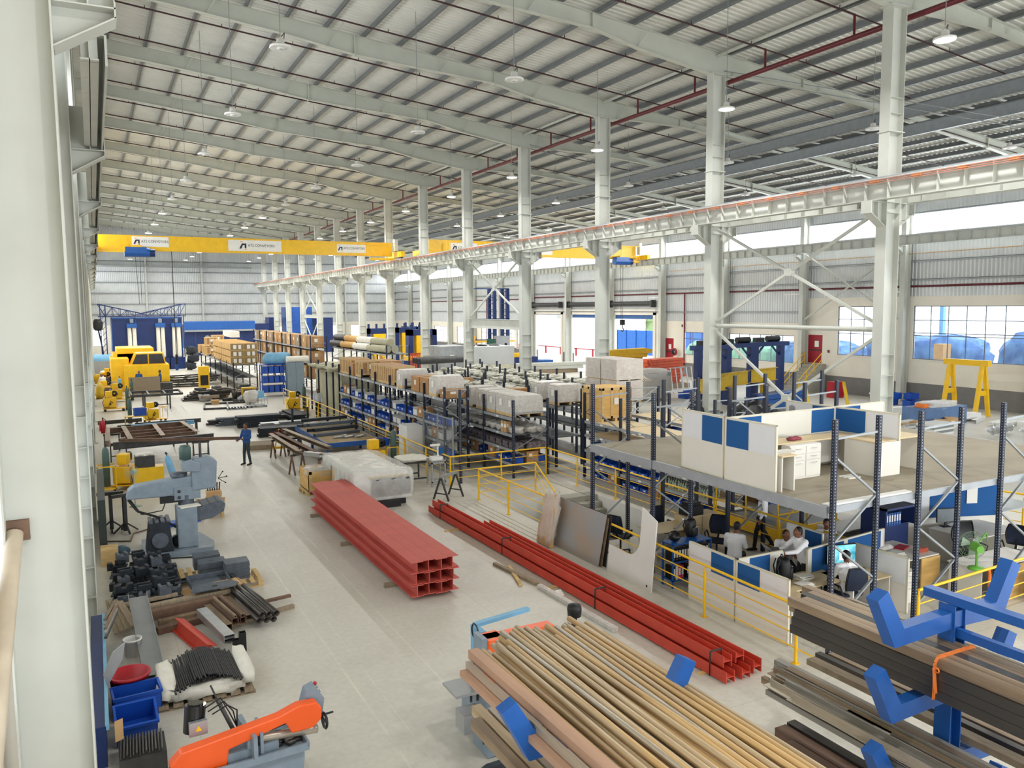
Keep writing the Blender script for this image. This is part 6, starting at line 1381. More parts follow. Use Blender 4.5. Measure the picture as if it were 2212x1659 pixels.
p = MB(); p.lathe([(.12, -.015), (.14, 0), (.12, .015), (.12, -.015)], (-.2, .85, 1.3), 18, 'x'); p.build('handwheel', M_DSTEEL, t)
p = MB(); p.b(-1.05, -.55, -.35, .15, .92, .96); p.b(-1.0, -.7, -.5, -.2, .45, .72); cb_ = p.build('control_tray', M_TIN, t); p = MB(); [p.ball((-.72, -.36+.07*i, .6+.0), .02, 8) for i in range(3)]; p.build('switch', M_DSTEEL, cb_)
p = MB(); [p.path([(-.8+.1*k, -.3, .8), (-.7+.1*k, -.1, 1.05), (-.5, .05, .98)], .018, 6) for k in range(3)]; p.build('hose', M_BLACK, t); p = MB(); p.lump((-.62, -.4, .4), (.14, .16, .6), 44, 9, .3); p.build('hanging_rag', M_DSTEEL, t)
p = MB(); p.lathe([(.001, -.02), (.12, -.02), (.13, .12), (.11, .18), (.001, .2)], (1.95, 1.35, 1.0), 18); p.tube((1.95, 1.35, .1), (1.95, 1.35, .98), .05, 10); p.build('saw_motor', M_BLACK, t)
p = MB(); p.lump((5.0, 9.3, .04), (1.3, .8, .05), 6, 12, .2); single(p, 'oil_puddle', mat('dark_oil', (.03, .03, .03), .1), 'dark oil stain with swarf on the floor beneath the second saw', 'oil stain')

# ---- radial drill / milling machine
t = thing('milling_machine', 'grey milling machine with a long horizontal ram and T slot table', 'machine', (1.75, 22.9, 0))
p = MB(); p.prism([(-.95, -.75), (.75, -.75), (.85, -.2), (.6, .9), (-.9, .9)], 'z', 0, .16); p.build('base_plate', M_MACH, t)
p = MB(); p.b(-.08, .42, -.55, .1, .16, 1.22); p.build('column', M_MACH, t, bevel=.03)
p = MB(); p.prism([(.2, 1.16), (1.05, 1.3), (1.15, 1.2), (1.1, 1.0), (.8, .85), (.2, .8)], 'y', -.45, .3); tb = p.build('work_table', M_CASTL, t, bevel=.02)
p = MB(); [p.bar((.35+.2*i, -.5, 1.19+.03*i), (.35+.2*i, .34, 1.19+.03*i), .03, .02) for i in range(4)]; p.build('t_slot', M_BLACK, tb)
p = MB(); p.prism([(-1.25, 1.52), (-1.2, 1.75), (-1.05, 1.86), (.55, 2.02), (.65, 1.9), (.65, 1.6), (-.3, 1.5)], 'y', -.2, .2); p.build('ram', M_MACH, t, bevel=.03)
p = MB(); p.b(-.1, .55, -.24, -.2, 1.38, 1.72); bx = p.build('side_cover', M_MACH, t, bevel=.01); p = MB(); [p.lathe([(.001, -.03), (.04, -.03), (.04, 0)], (.02+.0*i, -.25, 1.62-.16*i), 12, 'y') for i in range(2)]; p.build('bolt', M_DSTEEL, bx)
p = MB(); p.prism([(.35, 1.6), (.95, 1.62), (1.0, 2.35), (.8, 2.5), (.4, 2.46), (.35, 2.2)], 'y', -.28, .18); p.build('head', M_MACH, t, bevel=.04)
p = MB(); p.prism([(.12, 2.15), (.55, 2.1), (.6, 2.35), (.3, 2.46), (.1, 2.4)], 'y', -.34, -.28+.3); p.build('belt_cover', M_MACH, t, bevel=.03)
p = MB(); p.lathe([(.001, 0), (.15, 0), (.15, .3), (.12, .36), (.001, .38)], (.22, -.15, 2.46), 16); p.build('drive_motor', M_GREENC, t); p = MB(); p.tube((.6, -.1, 2.45), (.6, -.1, 2.85), .035, 10); p.build('draw_bar', M_DSTEEL, t)
p = MB(); p.tube((.2, -.05, 1.2), (.2, -.05, 1.5), .2, 16); p.lathe([(.2, 0), (.22, .1), (.001, .12)], (.05, 0, 1.98), 16); p.build('swivel', M_CASTL, t)
p = MB()
for a in (-.6, .2, 1.0): p.tube((1.02, -.15, 1.85), (1.02+.22*cos(a), -.2, 1.85+.22*sin(a)), .009, 6); p.ball((1.02+.22*cos(a), -.2, 1.85+.22*sin(a)), .022, 8)
p.build('feed_lever', M_BLACK, t)
p = MB(); p.prism([(-.85, .16), (-.2, .16), (-.28, .95), (-.75, .95)], 'y', -.7, -.05); fv = p.build('fixture_block', M_CAST, t, bevel=.02); p = MB(); [p.bar((-.72+.14*i, -.72, .97), (-.72+.14*i, -.03, .97), .09, .04) for i in range(4)]; p.build('t_slot', M_CASTL, fv); p = MB(); p.tube((-.52, -.78, .5), (-.52, -.7, .5), .2, 20); p.build('round_boss', M_CASTL, fv)
p = MB(); p.path([(-1.2, -.1, 1.5), (-1.0, -.2, 1.2), (-.5, -.3, 1.0), (-.1, -.35, .7)], .03, 8); p.path([(-1.15, -.1, 1.5), (-.9, -.2, 1.1), (-.4, -.2, 1.15), (-.25, -.1, 1.5)], .014, 6); p.build('cable', M_BLACK, t)
p = MB(); p.tube((.35, .1, 1.2), (.35, .1, 1.36), .045, 10); p.build('green_bottle', mat('green_bottle', s2l(30, 130, 50), .3), t); p = MB(); p.box((.25, -.4, 1.24), (.5, .3, .03), .2); p.build('cloth', M_CLOTH, t)
p = MB(); p.lump((-.05, -.15, .3), (.3, .4, .3), 9, 9, .2); p.build('drill_chips', M_CAST, t); p = MB(); p.b(-.45, .1, -.22, -.12, 1.33, 1.5); p.build('clamp_handle', M_BLACK, t)

# ---- roller stands
for k, (px, py) in enumerate(((242, 1146), (272, 1150))):
    q = G(px, py); t = thing('support_stand', 'dark steel material stand on splayed feet left of the milling machine, %s' % ['left one', 'right one'][k], 'stand', q, .3*k)
    p = MB(); p.b(-.05, .05, -.05, .05, .05, 1.05); p.build('post', M_DSTEEL, t); p = MB(); p.chan((-.35, 0, 1.1), (.35, 0, 1.1), .1, .09); p.build('top_bar', M_PIPED, t)
    for a in (0, 1.57, 3.14, 4.71): p = MB(); p.bar((0, 0, .3), (.34*cos(a), .34*sin(a), .02), .05, .04); p.build('leg', M_DSTEEL, t)
# ---- castings on pallets
def casting(k):
    rr = random.Random(k*7+1); p = MB(); w, d, h = rr.uniform(.22, .38), rr.uniform(.16, .26), rr.uniform(.1, .2)
    kind = k % 4
    if kind == 0: p.b(-w/2, w/2, -d/2, d/2, 0, h); p.b(-w/2, -w/4, -d/2, d/2, h, h+.05); p.b(w/4, w/2, -d/2, d/2, h, h+.05)
    elif kind == 1: p.b(-w/2, w/2, -d/2, d/2, 0, h*.5); p.b(-w/2, w/2, -d/2, -d/4, h*.5, h); p.b(-w/2, w/2, d/4, d/2, h*.5, h); p.tube((0, 0, h*.4), (0, 0, h*.7), .05, 10)
    elif kind == 2: p.prism([(-w/2, 0), (w/2, 0), (w/2, h), (w/5, h), (w/8, h*.55), (-w/8, h*.55), (-w/5, h), (-w/2, h)], 'y', -d/2, d/2)
    else: p.b(-w/2, w/2, -d/2, d/2, 0, .04); p.b(-w/2+.03, w/2-.03, -.02, .02, .04, h); p.b(-.03, .03, -d/2, d/2, .04, h*.8)
    return p.build('machined_casting', M_CAST if k % 3 else M_CASTL, bevel=.006)
rnd = random.Random(12); n = 0
pal = {}
for k, (x, y) in enumerate(((.75, 21.2), (.75, 19.9), (.75, 18.75))): put('gpal', lambda: pallet(m=M_WOODG, w=1.35, d=1.1), (x, y, 0), 0, 'grey pallet carrying dark castings beside the left column, %s' % ['far', 'middle', 'near'][k], 'pallet', 'pallets of castings')
for layer in range(2):
    for j in range(10):
        for i in range(4 if layer == 0 else 3):
            if rnd.random() < (.05 if layer == 0 else .4): continue
            c = rnd.randrange(8)
            put('cast%d' % c, lambda: casting(c), (.2+.36*i+rnd.uniform(-.04, .04)+.1*layer, 18.4+.33*j+rnd.uniform(-.05, .05), .13+.17*layer), rnd.uniform(-.3, .3), 'dark machined casting heaped on the pallets beside the left column', 'casting', 'dark castings on the pallets'); n += 1
for k, (x, y, nn) in enumerate(((2.15, 20.55, 2), (2.2, 19.95, 2))):
    for i in range(nn): p = MB(); p.b(-.3, .3, -.2, .2, 0, .14); p.b(-.3, .3, -.2, .2, .14, .16); p.tube((0, 0, .1), (0, 0, .165), .07, 14); single(p, 'machined_plate', M_CASTL, 'slate grey machined block with a round hole, %s pile, %s one' % (['far', 'near'][k], ['lower', 'upper'][i]), 'block', (x, y, .13+.165*i), bevel=.008)
for i in range(7): p = MB(); p.b(-.27, .27, -.22, .22, 0, .055); p.tube((0, 0, .05), (0, 0, .058), .04, 10); single(p, 'bearing_plate', M_CASTL, 'slate plate in the tidy stack right of the castings, %s from the bottom' % ORD[i], 'plate', (2.68+.01*(i % 2), 19.4, .13+.058*i), bevel=.004)
put('wpal', lambda: pallet(), (2.6, 19.35, 0), 0, 'wooden pallet under the tidy stack of slate plates', 'pallet'); put('wpal', None, (2.1, 20.2, 0), 0, 'wooden pallet under the machined blocks with round holes', 'pallet'); put('wpal', None, (2.0, 18.5, 0), .1, 'wooden pallet under the large grey bracket plates', 'pallet')
p = MB(); p.b(-.42, .42, -.3, .3, 0, .02); p.b(-.42, .42, .28, .3, .02, .12); p.b(-.42, -.4, -.3, .3, .02, .12); p.b(.4, .42, -.3, .3, .02, .12); single(p, 'bracket_plate', M_CASTL, 'large grey folded bracket plate lying among wood and cardboard', 'plate', (1.98, 18.75, .32), .06)
p = MB(); p.prism([(-.5, -.3), (.4, -.3), (.52, -.1), (.4, .15), (-.4, .15)], 'z', 0, .02); p.cur = 1; p.tube((.02, -.1, .019), (.02, -.1, .023), .06, 14); [p.tube((x, y, .019), (x, y, .023), .012, 8) for x, y in ((-.4, -.22), (.3, -.22), (.36, .05), (-.3, .08))]; single(p, 'bracket_plate', [M_CASTL, M_BLACK], 'large grey plate with cut corners, a centre hole and bolt holes', 'plate', (2.02, 18.2, .4), .05)
p = MB(); p.b(-.25, .3, -.25, .25, 0, .36); single(p, 'cardboard_box', M_CARD2, 'open cardboard box under the large grey plates', 'box', (2.35, 18.35, .0), .2); p = MB(); p.box((0, 0, .02), (.5, .35, .01), .5, .2); single(p, 'cardboard_sheet', M_CARD2, 'loose cardboard flap beside the large grey plates', 'cardboard', (1.62, 18.75, .16))
p = MB(); p.b(-.22, .22, -.16, .16, 0, .03); p.cur = 1; p.tube((0, 0, .02), (0, 0, .034), .05, 12); single(p, 'machined_plate', [M_CAST, M_BLACK], 'dark plate with a centre hole lying between castings and blocks', 'plate', (1.68, 19.75, .1), .1)
for i in range(4): p = MB(); p.box((0, 0, .1), (.04, .26, .22), 0, 0, .15); single(p, 'machined_part', M_CAST, 'upright dark bracket behind the large grey plates, %s from the left' % ORD[i], 'bracket', (1.92+.1*i, 19.2, .13))
# ---- pipes, tubes, beams on the floor
pipes = [((581, 1357), (503, 1279)), ((570, 1354), (497, 1283)), ((560, 1358), (492, 1290)), ((575, 1345), (508, 1276))]
k = 0
for i in range(3):
    for j in range(2):
        o = put('fpipe', lambda: MB().hollow((0, 0, 0), (0, -2.9, 0), .062, .008, 16).build('steel_pipe', M_PIPED), (2.18+.135*i+.06*j, 19.05-.02*i, .19+.11*j), 0, 'dark steel pipe in the small heap on the left of the aisle, %s' % ORD[k], 'pipe', 'heap of dark pipes'); o.rotation_euler = (0, 0, .16); k += 1
for k, (x, y, w, h, z) in enumerate(((2.06, 16.2, .13, .13, .1), (2.2, 16.35, .13, .13, .14), (2.2, 16.3, .05, .05, .3), (2.36, 16.45, .1, .14, .1), (2.5, 16.55, .13, .1, .12), (2.34, 16.3, .07, .07, .28))):
    p = MB(); p.rtube((0, 0, h/2), (-.25, 1.35, h/2), w, h, .008); single(p, 'square_tube', M_RUST2 if k % 2 else M_RUST, 'short brown square tube offcut, %s from the left' % ORD[k], 'steel tube', (x, y, z))
p = MB(); p.rtube((0, 0, .1), (-.3, 1.7, .1), .2, .08, .006); p.rtube((0, 0, .18), (-.3, 1.7, .18), .2, .06, .006); single(p, 'aluminium_profile', M_CHROME, 'bright aluminium profile lying on top of the red offcut', 'profile', (1.95, 15.35, .14))
p = MB(); p.ibeam((0, 0, .12), (-.42, 1.7, .12), .2, .24, .012, .01, up=(.35, .05, .94)); single(p, 'red_beam_offcut', M_RED, 'short red beam offcut under the aluminium profile', 'steel beam', (1.6, 15.3, 0)); p = MB(); p.chan((0, 0, .1), (-.45, 1.6, .1), .1, .12); single(p, 'channel_offcut', M_RUST2, 'rust-brown channel offcut right of the aluminium profile', 'channel', (2.05, 15.75, .0))
for k, (x, h) in enumerate(((2.05, .28), (2.18, .36))): p = MB(); p.rtube((0, 0, 0), (0, 0, h), .12, .12, .008, up=(0, 1, 0)); single(p, 'square_tube_end', M_BLACK, 'black square tube offcut standing on end, %s' % ['short', 'tall'][k], 'steel tube', (x, 15.25+.1*k, 0))
for k, (x0, y0, x1, y1, w, h, z, m_, lab) in enumerate([(.35, 17.75, 2.4, 18.1, .16, .1, .28, M_WOODG, 'long weathered plank in front of the castings'), (.45, 17.5, 2.15, 17.75, .18, .2, .2, M_RUST2, 'dark brown box section lying behind the folded channel'), (.85, 17.25, 2.0, 17.45, .14, .14, .1, M_RUST, 'rusty box section in the stack before the castings'), (.8, 16.95, 1.95, 17.25, .16, .16, .05, M_RUST2, 'brown timber-like box section nearest the camera in the stack'), (.1, 18.15, 1.3, 18.3, .1, .06, .3, M_WOODG, 'thin grey lath on the castings pallet'), (2.15, 17.35, 3.55, 17.6, .08, .06, .1, M_RUST2, 'rust-brown bar sticking out to the right under the pipes'), (2.0, 16.6, 3.5, 17.1, .1, .08, .04, M_WOODG, 'wooden batten under the heap of dark pipes')]):
    p = MB(); p.bar((x0, y0, z), (x1, y1, z), w, h); tag(p.build('stock_bar' if m_ is not M_WOODG else 'timber_bar', m_), lab, 'bar')
p = MB(); p.b(-.05, .05, -.05, .05, 0, .1); single(p, 'timber_block', M_WOOD, 'small wooden block under the brown box section', 'timber', (1.35, 16.85, 0))
# folded stainless chute
t = thing('folded_channel', 'long folded stainless channel with upturned edges leaning on the stack', 'channel', (.6, 14.85, 0)); pts = [(0, 0, .08), (.02, .3, .02), (.0, .7, .12), (-.1, 2.7, .62)]
p = MB()
for a, b_ in zip(pts, pts[1:]): p.bar(a, b_, .34, .008); p.bar(Vector(a)+Vector((-.17, 0, .05)), Vector(b_)+Vector((-.17, 0, .05)), .01, .1); p.bar(Vector(a)+Vector((.17, 0, .05)), Vector(b_)+Vector((.17, 0, .05)), .01, .1)
p.build('channel', M_TIN, t); p = MB(); p.rtube((.05, -.02, .05), (.16, -.02, .05), .05, .1, .008, (0, 0, 1)); p.build('end_profile', M_CHROME, t)
# weathered planks, buckets
for k in range(4): p = MB(); p.bar((0, 0, 0), (-.12+.03*k, 1.75-.15*k, .12), .13, .03); single(p, 'weathered_plank', M_WOODG, 'weathered plank of the broken bundle at the left wall, %s' % ORD[k], 'timber', (.1+.1*k, 16.95, .15+.03*k), .05*k)
p = MB(); p.lathe([(.001, 0), (.12, 0), (.155, .3), (.17, .3), (.17, .33), (.15, .33), (.115, .02), (.001, .02)], n=20); single(p, 'white_bucket', M_WHITE, 'dirty white bucket by the folded channel', 'bucket', (.33, 16.1, 0))
p = MB(); p.lathe([(.001, 0), (.24, 0), (.3, .42), (.33, .42), (.33, .46), (.29, .46), (.23, .03), (.001, .03)], n=24); t = thing('red_tub', 'red plastic tub with scraps inside near the blue bins', 'tub', (.22, 14.25, 0)); p.build('tub', M_REDP, t); p = MB(); [p.lump((.1*cos(i*1.3), .1*sin(i*1.3), .12+.03*i), (.14, .12, .1), i+5, 8, .3) for i in range(5)]; p.build('scraps', M_CARD2, t)
def bigbin(loc, rz, tilt, lab, w=.62, d=.42, h=.36):
    t = thing('blue_crate', lab, 'crate', loc, rz); p = MB(); q = .015
    p.b(-w/2, w/2, -d/2, d/2, 0, q); p.b(-w/2, -w/2+q, -d/2, d/2, 0, h); p.b(w/2-q, w/2, -d/2, d/2, 0, h); p.b(-w/2, w/2, -d/2, -d/2+q, 0, h); p.b(-w/2, w/2, d/2-q, d/2, 0, h)
    o = p.build('crate_body', M_BIN, t); o.rotation_euler = (tilt, 0, 0); p = MB()
    for y in (-d/2-.02, d/2): p.b(-w/2-.02, w/2+.02, y, y+.02, h-.05, h)
    for x in (-w/2-.02, w/2): p.b(x, x+.02, -d/2, d/2, h-.05, h)
    o = p.build('rim', M_BIN, t); o.rotation_euler = (tilt, 0, 0); return t
bigbin((.3, 13.72, 0), .08, 0, 'large blue plastic crate behind the tilted one near the left column', .68, .45, .4); bigbin((.25, 12.85, .12), .05, .35, 'large blue plastic crate tilted forward at the left bottom', .55, .45, .36)
t = thing('drill_rod_bin', 'dark bin of thin rods at the bottom left beneath the blue crates', 'bin', (.3, 12.0, 0)); p = MB(); p.b(-.3, .3, -.3, .3, 0, .3); p.build('bin_body', M_DSTEEL, t); p = MB(); [p.tube((-.28+.04*i, -.3, .33+.02*(i % 3)), (-.26+.04*i, .3, .34), .014, 6) for i in range(14)]; p.build('rods', M_PIPED, t)
p = MB(); p.b(-.06, .06, -.004, 0, 0, .3); single(p, 'paper_tag', M_CARD2, 'beige card tag hanging by the blue crates at the bottom left', 'tag', (.02, 12.0, .45), .5)
p = MB(); p.b(-.34, -.14, 12.2, 16.9, 0, .6); p.cur = 1; p.b(-.15, -.1, 12.2, 16.9, .54, .62); tag(p.build('wall_bench', [M_DBLUE, M_LBLUE]), 'low blue bench with a pale edge behind the blue crates along the wall', 'bench')
for k in range(6): p = MB(); p.bar((-.1, 15.2+.15*k, .76+.03*(k % 3)), (.1, 16.4+.1*k, .78+.03*(k % 3)), .05, .03); tag(p.build('offcut_bar', [M_PIPED, M_CHROME, M_RUST][k % 3]), 'metal offcut heaped on the wall bench, %s from the front' % ORD[k], 'bar')
p = MB(); p.prism([(0, 0), (.25, .35), (.3, .6), (.1, .5), (-.05, .2)], 'y', 0, .01); single(p, 'sheet_offcut', M_TIN, 'curved grey sheet offcut standing by the wall bench', 'sheet', (-.1, 13.3, .7), .4)
# pallet of black bars on white wrapped base
t = thing('bar_pallet', 'low pallet with white padded wrapping under the black bars', 'pallet', (1.35, 14.1, 0)); p = MB(); [p.b(-.75+.22*i, -.6+.22*i, -.6, .6, .02, .1) for i in range(7)]; p.b(-.75, .75, -.6, -.5, 0, .03); p.b(-.75, .75, .5, .6, 0, .03); p.build('pallet', M_WOODG, t)
p = MB(); p.lump((-.6, .05, .24), (.3, 1.35, .26), 3, 16, .1); p.lump((.65, .1, .24), (.26, 1.4, .26), 4, 16, .1); p.lump((0, -.45, .2), (1.0, .4, .22), 5, 16, .25); p.b(-.6, .6, -.5, .6, .1, .22); p.build('padding', M_CLOTH, t)
p0 = None; n = 0; rr = random.Random(8)
for i in range(34):
    for j in range(2 if 9 < i < 24 else 1):
        x = .98+.031*i; src = None
        if p0 is None: p0 = MB().tube((0, 0, 0), (0, 1.25, 0), .015, 8).build('black_bar', M_BLACK); o = p0
        else: o = p0.copy(); COL.objects.link(o)
        o.location = (x-.12, 13.42+rr.uniform(-.05, .09)+.12*sin(i/34*pi), .3+.1*sin(i/34*pi)+.03*j); o.rotation_euler = (0, 0, .03); tag(o, 'round black bar in the bundle on the white padded pallet', 'bar', 'black bars on the padded pallet')
# ---- welding gear along the left
def gas_cyl(loc, m_, lab, lean=None, cat='gas cylinder'):
    t = thing('gas_cylinder', lab, cat, loc); p = MB(); p.lathe([(.001, 0), (.115, 0), (.115, 1.2), (.1, 1.32), (.05, 1.4), (.035, 1.42), (.001, 1.42)], n=18); b0_ = p.build('cylinder_body', m_, t); p = MB(); p.lathe([(.02, 1.4), (.02, 1.48), (.035, 1.48), (.035, 1.54), (.001, 1.55)], n=10); p.tube((0, 0, 1.47), (.06, 0, 1.47), .012, 8); v_ = p.build('valve', M_DSTEEL, t)
    if lean: t.rotation_euler = lean
    return t
def welder(loc, rz, lab, sc=1):
    t = thing('welding_machine', lab, 'welding machine', loc, rz); t.scale = (sc,)*3
    p = MB(); p.b(-.45, .3, -.3, .3, .25, .85); p.build('power_source', M_YEL, t, bevel=.02); p = MB(); p.b(-.47, .85, -.34, .34, .16, .2)
    for x in (.33, .83):
        for y in (-.33, .31): p.b(x, x+.025, y, y+.025, .2, .95)
    p.b(.33, .855, -.33, -.305, .92, .95); p.b(.33, .855, .31, .335, .92, .95); p.b(.83, .855, -.33, .33, .92, .95); p.build('trolley_frame', M_YEL, t)
    p = MB(); p.b(-.3, .1, -.15, .2, .9, 1.28); p.build('wire_feeder', M_YEL, t, bevel=.03); p = MB(); p.lathe([(.05, -.05), (.17, -.06), (.18, 0), (.17, .06), (.05, .05)], (.22, -.05, 1.12), 18, 'y'); p.build('wire_spool', M_BLACK, t)
    p = MB(); p.prism([(-.1, .02), (.05, .0), (0, .12), (.16, .1), (.02, .26), (.07, .12), (-.06, .14)], 'y', -.308, -.302); o = p.build('emblem', M_BLACK, t); o.location = (-.02, 0, .42)
    for x in (-.35, .7):
        for y in (-.3, .3): p = MB(); p.lathe([(.001, -.02), (.08, -.02), (.08, .02), (.001, .02)], (x, y, .08), 12, 'y'); p.build('wheel', M_BLACK, t)
    p = MB(); p.path([(-.3, -.2, .9), (-.5, -.35, .6), (-.4, -.36, .3), (-.15, -.34, .3), (0, -.33, .7)], .016, 6); p.build('cable', M_BLACK, t)
    return t
welder((10.85, 50.6, 0), 0, 'yellow welding machine trolley by the start of the railing'); gas_cyl((11.45, 50.5, .2), M_GREENC, 'green gas cylinder on the welding trolley by the start of the railing')
welder((9.6, 30.3, 0), .1, 'yellow welding machine beside the blue topped table and the white wrapped machine'); gas_cyl((10.3, 30.2, .2), M_GREENC, 'green gas cylinder behind the white wrapped machine'); bigbin((9.95, 30.6, .95), .1, 0, 'blue plastic crate on the welding trolley behind the wrapped machine', .5, .35, .28)
welder((.75, 31.9, 0), 1.2, 'yellow welding machine behind the milling machine ram'); gas_cyl((.12, 31.5, .2), M_GREENC, 'dark green gas cylinder in the yellow trolley at the left wall')
t = thing('cylinder_trolley', 'yellow cylinder trolley at the left wall behind the milling machine', 'trolley', (.12, 31.5, 0)); p = MB()
for x in (-.3, .28):
    for y in (-.28, .26): p.b(x, x+.03, y, y+.03, .12, .95)
for z in (.14, .92): p.b(-.3, .31, -.28, -.25, z, z+.04); p.b(-.3, .31, .26, .29, z, z+.04); p.b(-.3, -.27, -.28, .29, z, z+.04); p.b(.28, .31, -.28, .29, z, z+.04)
p.b(-.3, .31, -.28, .29, .12, .14); p.build('frame', M_YEL, t)
for x in (-.25, .25): p = MB(); p.lathe([(.001, -.02), (.07, -.02), (.07, .02), (.001, .02)], (x, -.3, .07), 12, 'x'); p.build('wheel', M_BLACK, t)
gas_cyl((2.35, 29.9, 0), M_LBLUE, 'light blue gas cylinder leaning in a stand behind the milling machine', (radians(-8), radians(-14), 0))
t = thing('tool_box', 'dark steel box full of rags on the yellow welding trolley', 'box', (1.35, 31.2, 0)); p = MB(); p.b(-.32, .32, -.22, .22, .85, 1.25); p.build('box_body', M_DSTEEL, t); p = MB(); [p.lump((-.2+.1*i, 0, 1.28), (.2, .3, .12), i, 8, .35) for i in range(5)]; p.build('rags', M_CLOTH, t); p = MB(); p.b(-.4, .6, -.3, .3, .15, .85); p.build('yellow_stand', M_YEL, t)
t = thing('pedestal_fan', 'greenish pedestal fan beside the yellow trolleys', 'fan', (.85, 28.6, 0), -.4); p = MB()
for i in range(24): a = 2*pi*i/24; p.path([(0, -.14, 1.15), (.24*cos(a), -.1, 1.15+.24*sin(a)), (.26*cos(a), -.02, 1.15+.26*sin(a)), (.15*cos(a), .06, 1.15+.15*sin(a))], .003, 4)
p.build('cage', mat('fan_cage_grey', s2l(170, 174, 160), .5), t); p = MB(); p.tube((0, .0, 1.15), (0, .2, 1.15), .08, 12); p.tube((0, .12, 1.1), (0, .12, .05), .022, 8); p.lathe([(.001, 0), (.2, 0), (.03, .05)], (0, .12, 0), 14); p.build('stand', mat('pale_green_plastic', s2l(150, 176, 160), .5), t)
for k, (x, y, rz) in enumerate(((.7, 57.2, 0), (.5, 66, .3), (1.2, 63.0, -.2), (.6, 75, .2), (.9, 80, 0))):
    welder((x, y, 0), rz, 'yellow welding machine in the row along the left wall, %s beyond the frame table' % ORD[k]); gas_cyl((x+.95, y+.2, 0), [M_GREENC, M_LBLUE, M_GREENC, M_GREENC, M_LBLUE][k], 'gas cylinder beside the %s yellow welder of the left row' % ORD[k])
gas_cyl((1.55, 50.4, 0), M_GREENC, 'green gas cylinder beside the blue bin in front of the dark frame table'); welder((2.7, 50.2, 0), .4, 'yellow wire feeder machine beside the blue bin before the dark frame table', .9); bigbin((1.95, 47.5, .75), .1, 0, 'blue plastic bin with clear bags on a yellow stand', .6, .5, .4)
t = thing('yellow_stand', 'yellow angle stand carrying the blue plastic bin', 'stand', (1.6, 47.4, 0)); p = MB()
for x in (-.4, .6):
    for y in (-.25, .25): p.b(x, x+.04, y, y+.04, 0, .76)
p.b(-.4, .64, -.25, .29, .72, .76); p.build('frame', M_YEL, t)
t = thing('fire_extinguisher', 'red fire extinguisher by the left wall columns', 'fire extinguisher', (.12, 39.6, 1.0)); p = MB(); p.lathe([(.001, 0), (.09, 0), (.09, .5), (.04, .6), (.001, .62)], n=16); p.build('cylinder', M_REDP, t); p = MB(); p.tube((0, 0, .6), (0, 0, .7), .03, 8); p.path([(0, 0, .68), (.1, 0, .6), (.11, 0, .2)], .015, 6); p.build('valve_hose', M_BLACK, t); p = MB(); p.b(-.15, -.09, -.06, .06, .1, .5); p.build('bracket', M_REDP, t)
# ---- fabricated steel frame on trestles
t = thing('welded_steel_frame', 'large welded brown steel frame resting on trestles in the left aisle', 'steel frame', (.35, 36.6, 0), radians(-2)); p = MB(); z = .95
p.ibeam((.1, -.55, z-.02), (4.0, .1, z-.02), .16, .3); p.build('front_beam', M_DSTEEL, t)
for a, b_ in (((-.1, 4.0), (3.2, 4.9)), ((.35, 2.55), (3.35, 3.15)), ((.55, 1.6), (3.4, 2.25)), ((.3, .5), (3.3, 1.2))): p = MB(); p.ibeam((a[0], a[1], z), (b_[0], b_[1], z), .12, .24); p.build('cross_beam', M_RUST2, t)
for a, b_ in (((.75, .1), (.45, 4.4)), ((-.1, 0), (-.2, 4.1)), ((2.0, .5), (1.75, 4.5)), ((3.4, 1.0), (2.95, 5.0))): p = MB(); p.ibeam((a[0], a[1], z+.03), (b_[0], b_[1], z+.03), .2, .22); p.build('long_beam', M_RUST, t)
for k, (x, y) in enumerate(((3.45, -.1), (.3, 1.2), (3.0, 4.2), (.1, 4.2))):
    tt = thing('trestle', 'dark steel trestle under the large brown frame, %s corner' % ['near right', 'near left', 'far right', 'far left'][k], 'trestle', (.35+x, 36.6+y, 0)); p = MB(); p.bar((-.35, 0, .75), (.35, 0, .75), .08, .08); p.build('top_bar', M_DSTEEL, tt)
    for a in (-.3, .3):
        for c in (-.2, .2): p = MB(); p.bar((a, 0, .74), (a, c, 0), .05, .05); p.build('leg', M_DSTEEL, tt)
    p = MB(); p.bar((-.3, -.12, .25), (.3, -.12, .25), .04, .04); p.build('stretcher', M_DSTEEL, tt)
a, b_ = Vector((.7, 35.9, 1.16)), Vector((5.12, 34.62, 1.08)); p = MB(); p.ibeam(a, b_, .1, .12); tag(p.build('carried_section', M_RUST2), 'long brown steel section held at one end by the worker in the aisle', 'steel beam')
# dark frame table and brown crate board further back
def trestle_table(loc, w, d, h, m_, lab, top=None, legm=None):
    t = thing('frame_table', lab, 'table', loc); p = MB()
    for y in (0, d): p.bar((0, y, h), (w, y, h), .1, .14)
    for i in range(4): x = w*i/3; p.bar((x, 0, h), (x, d, h), .1, .12)
    p.build('frame_top', m_, t)
    for x in (.25*w, .75*w):
        for y in (.1, d-.1): p = MB(); p.bar((x, y, h-.07), (x, y, 0), .09, .09); p.build('leg', legm or m_, t)
    p = MB(); p.bar((.25*w, .1, .3), (.75*w, .1, .3), .05, .05); p.build('stretcher', m_, t); return t
trestle_table((1.9, 56.5, 0), 3.0, 2.6, .95, M_DSTEEL, 'dark steel frame table with three bays in the left aisle', legm=M_DSTEEL)
p = MB(); p.b(0, 2.1, 0, .06, 0, 1.5); p.cur = 1; p.b(-.02, .08, -.03, .09, 0, 1.5); single(p, 'brown_board', [M_WOODG, M_CARD], 'upright brown plywood board on the table before the yellow machine', 'board', (2.05, 65.2, .0), -.03); p = MB(); p.b(0, .9, 0, .6, 0, .9); single(p, 'grey_workbox', M_DSTEEL, 'grey work box in front of the blue shirted worker', 'box', (4.2, 66.3, 0))
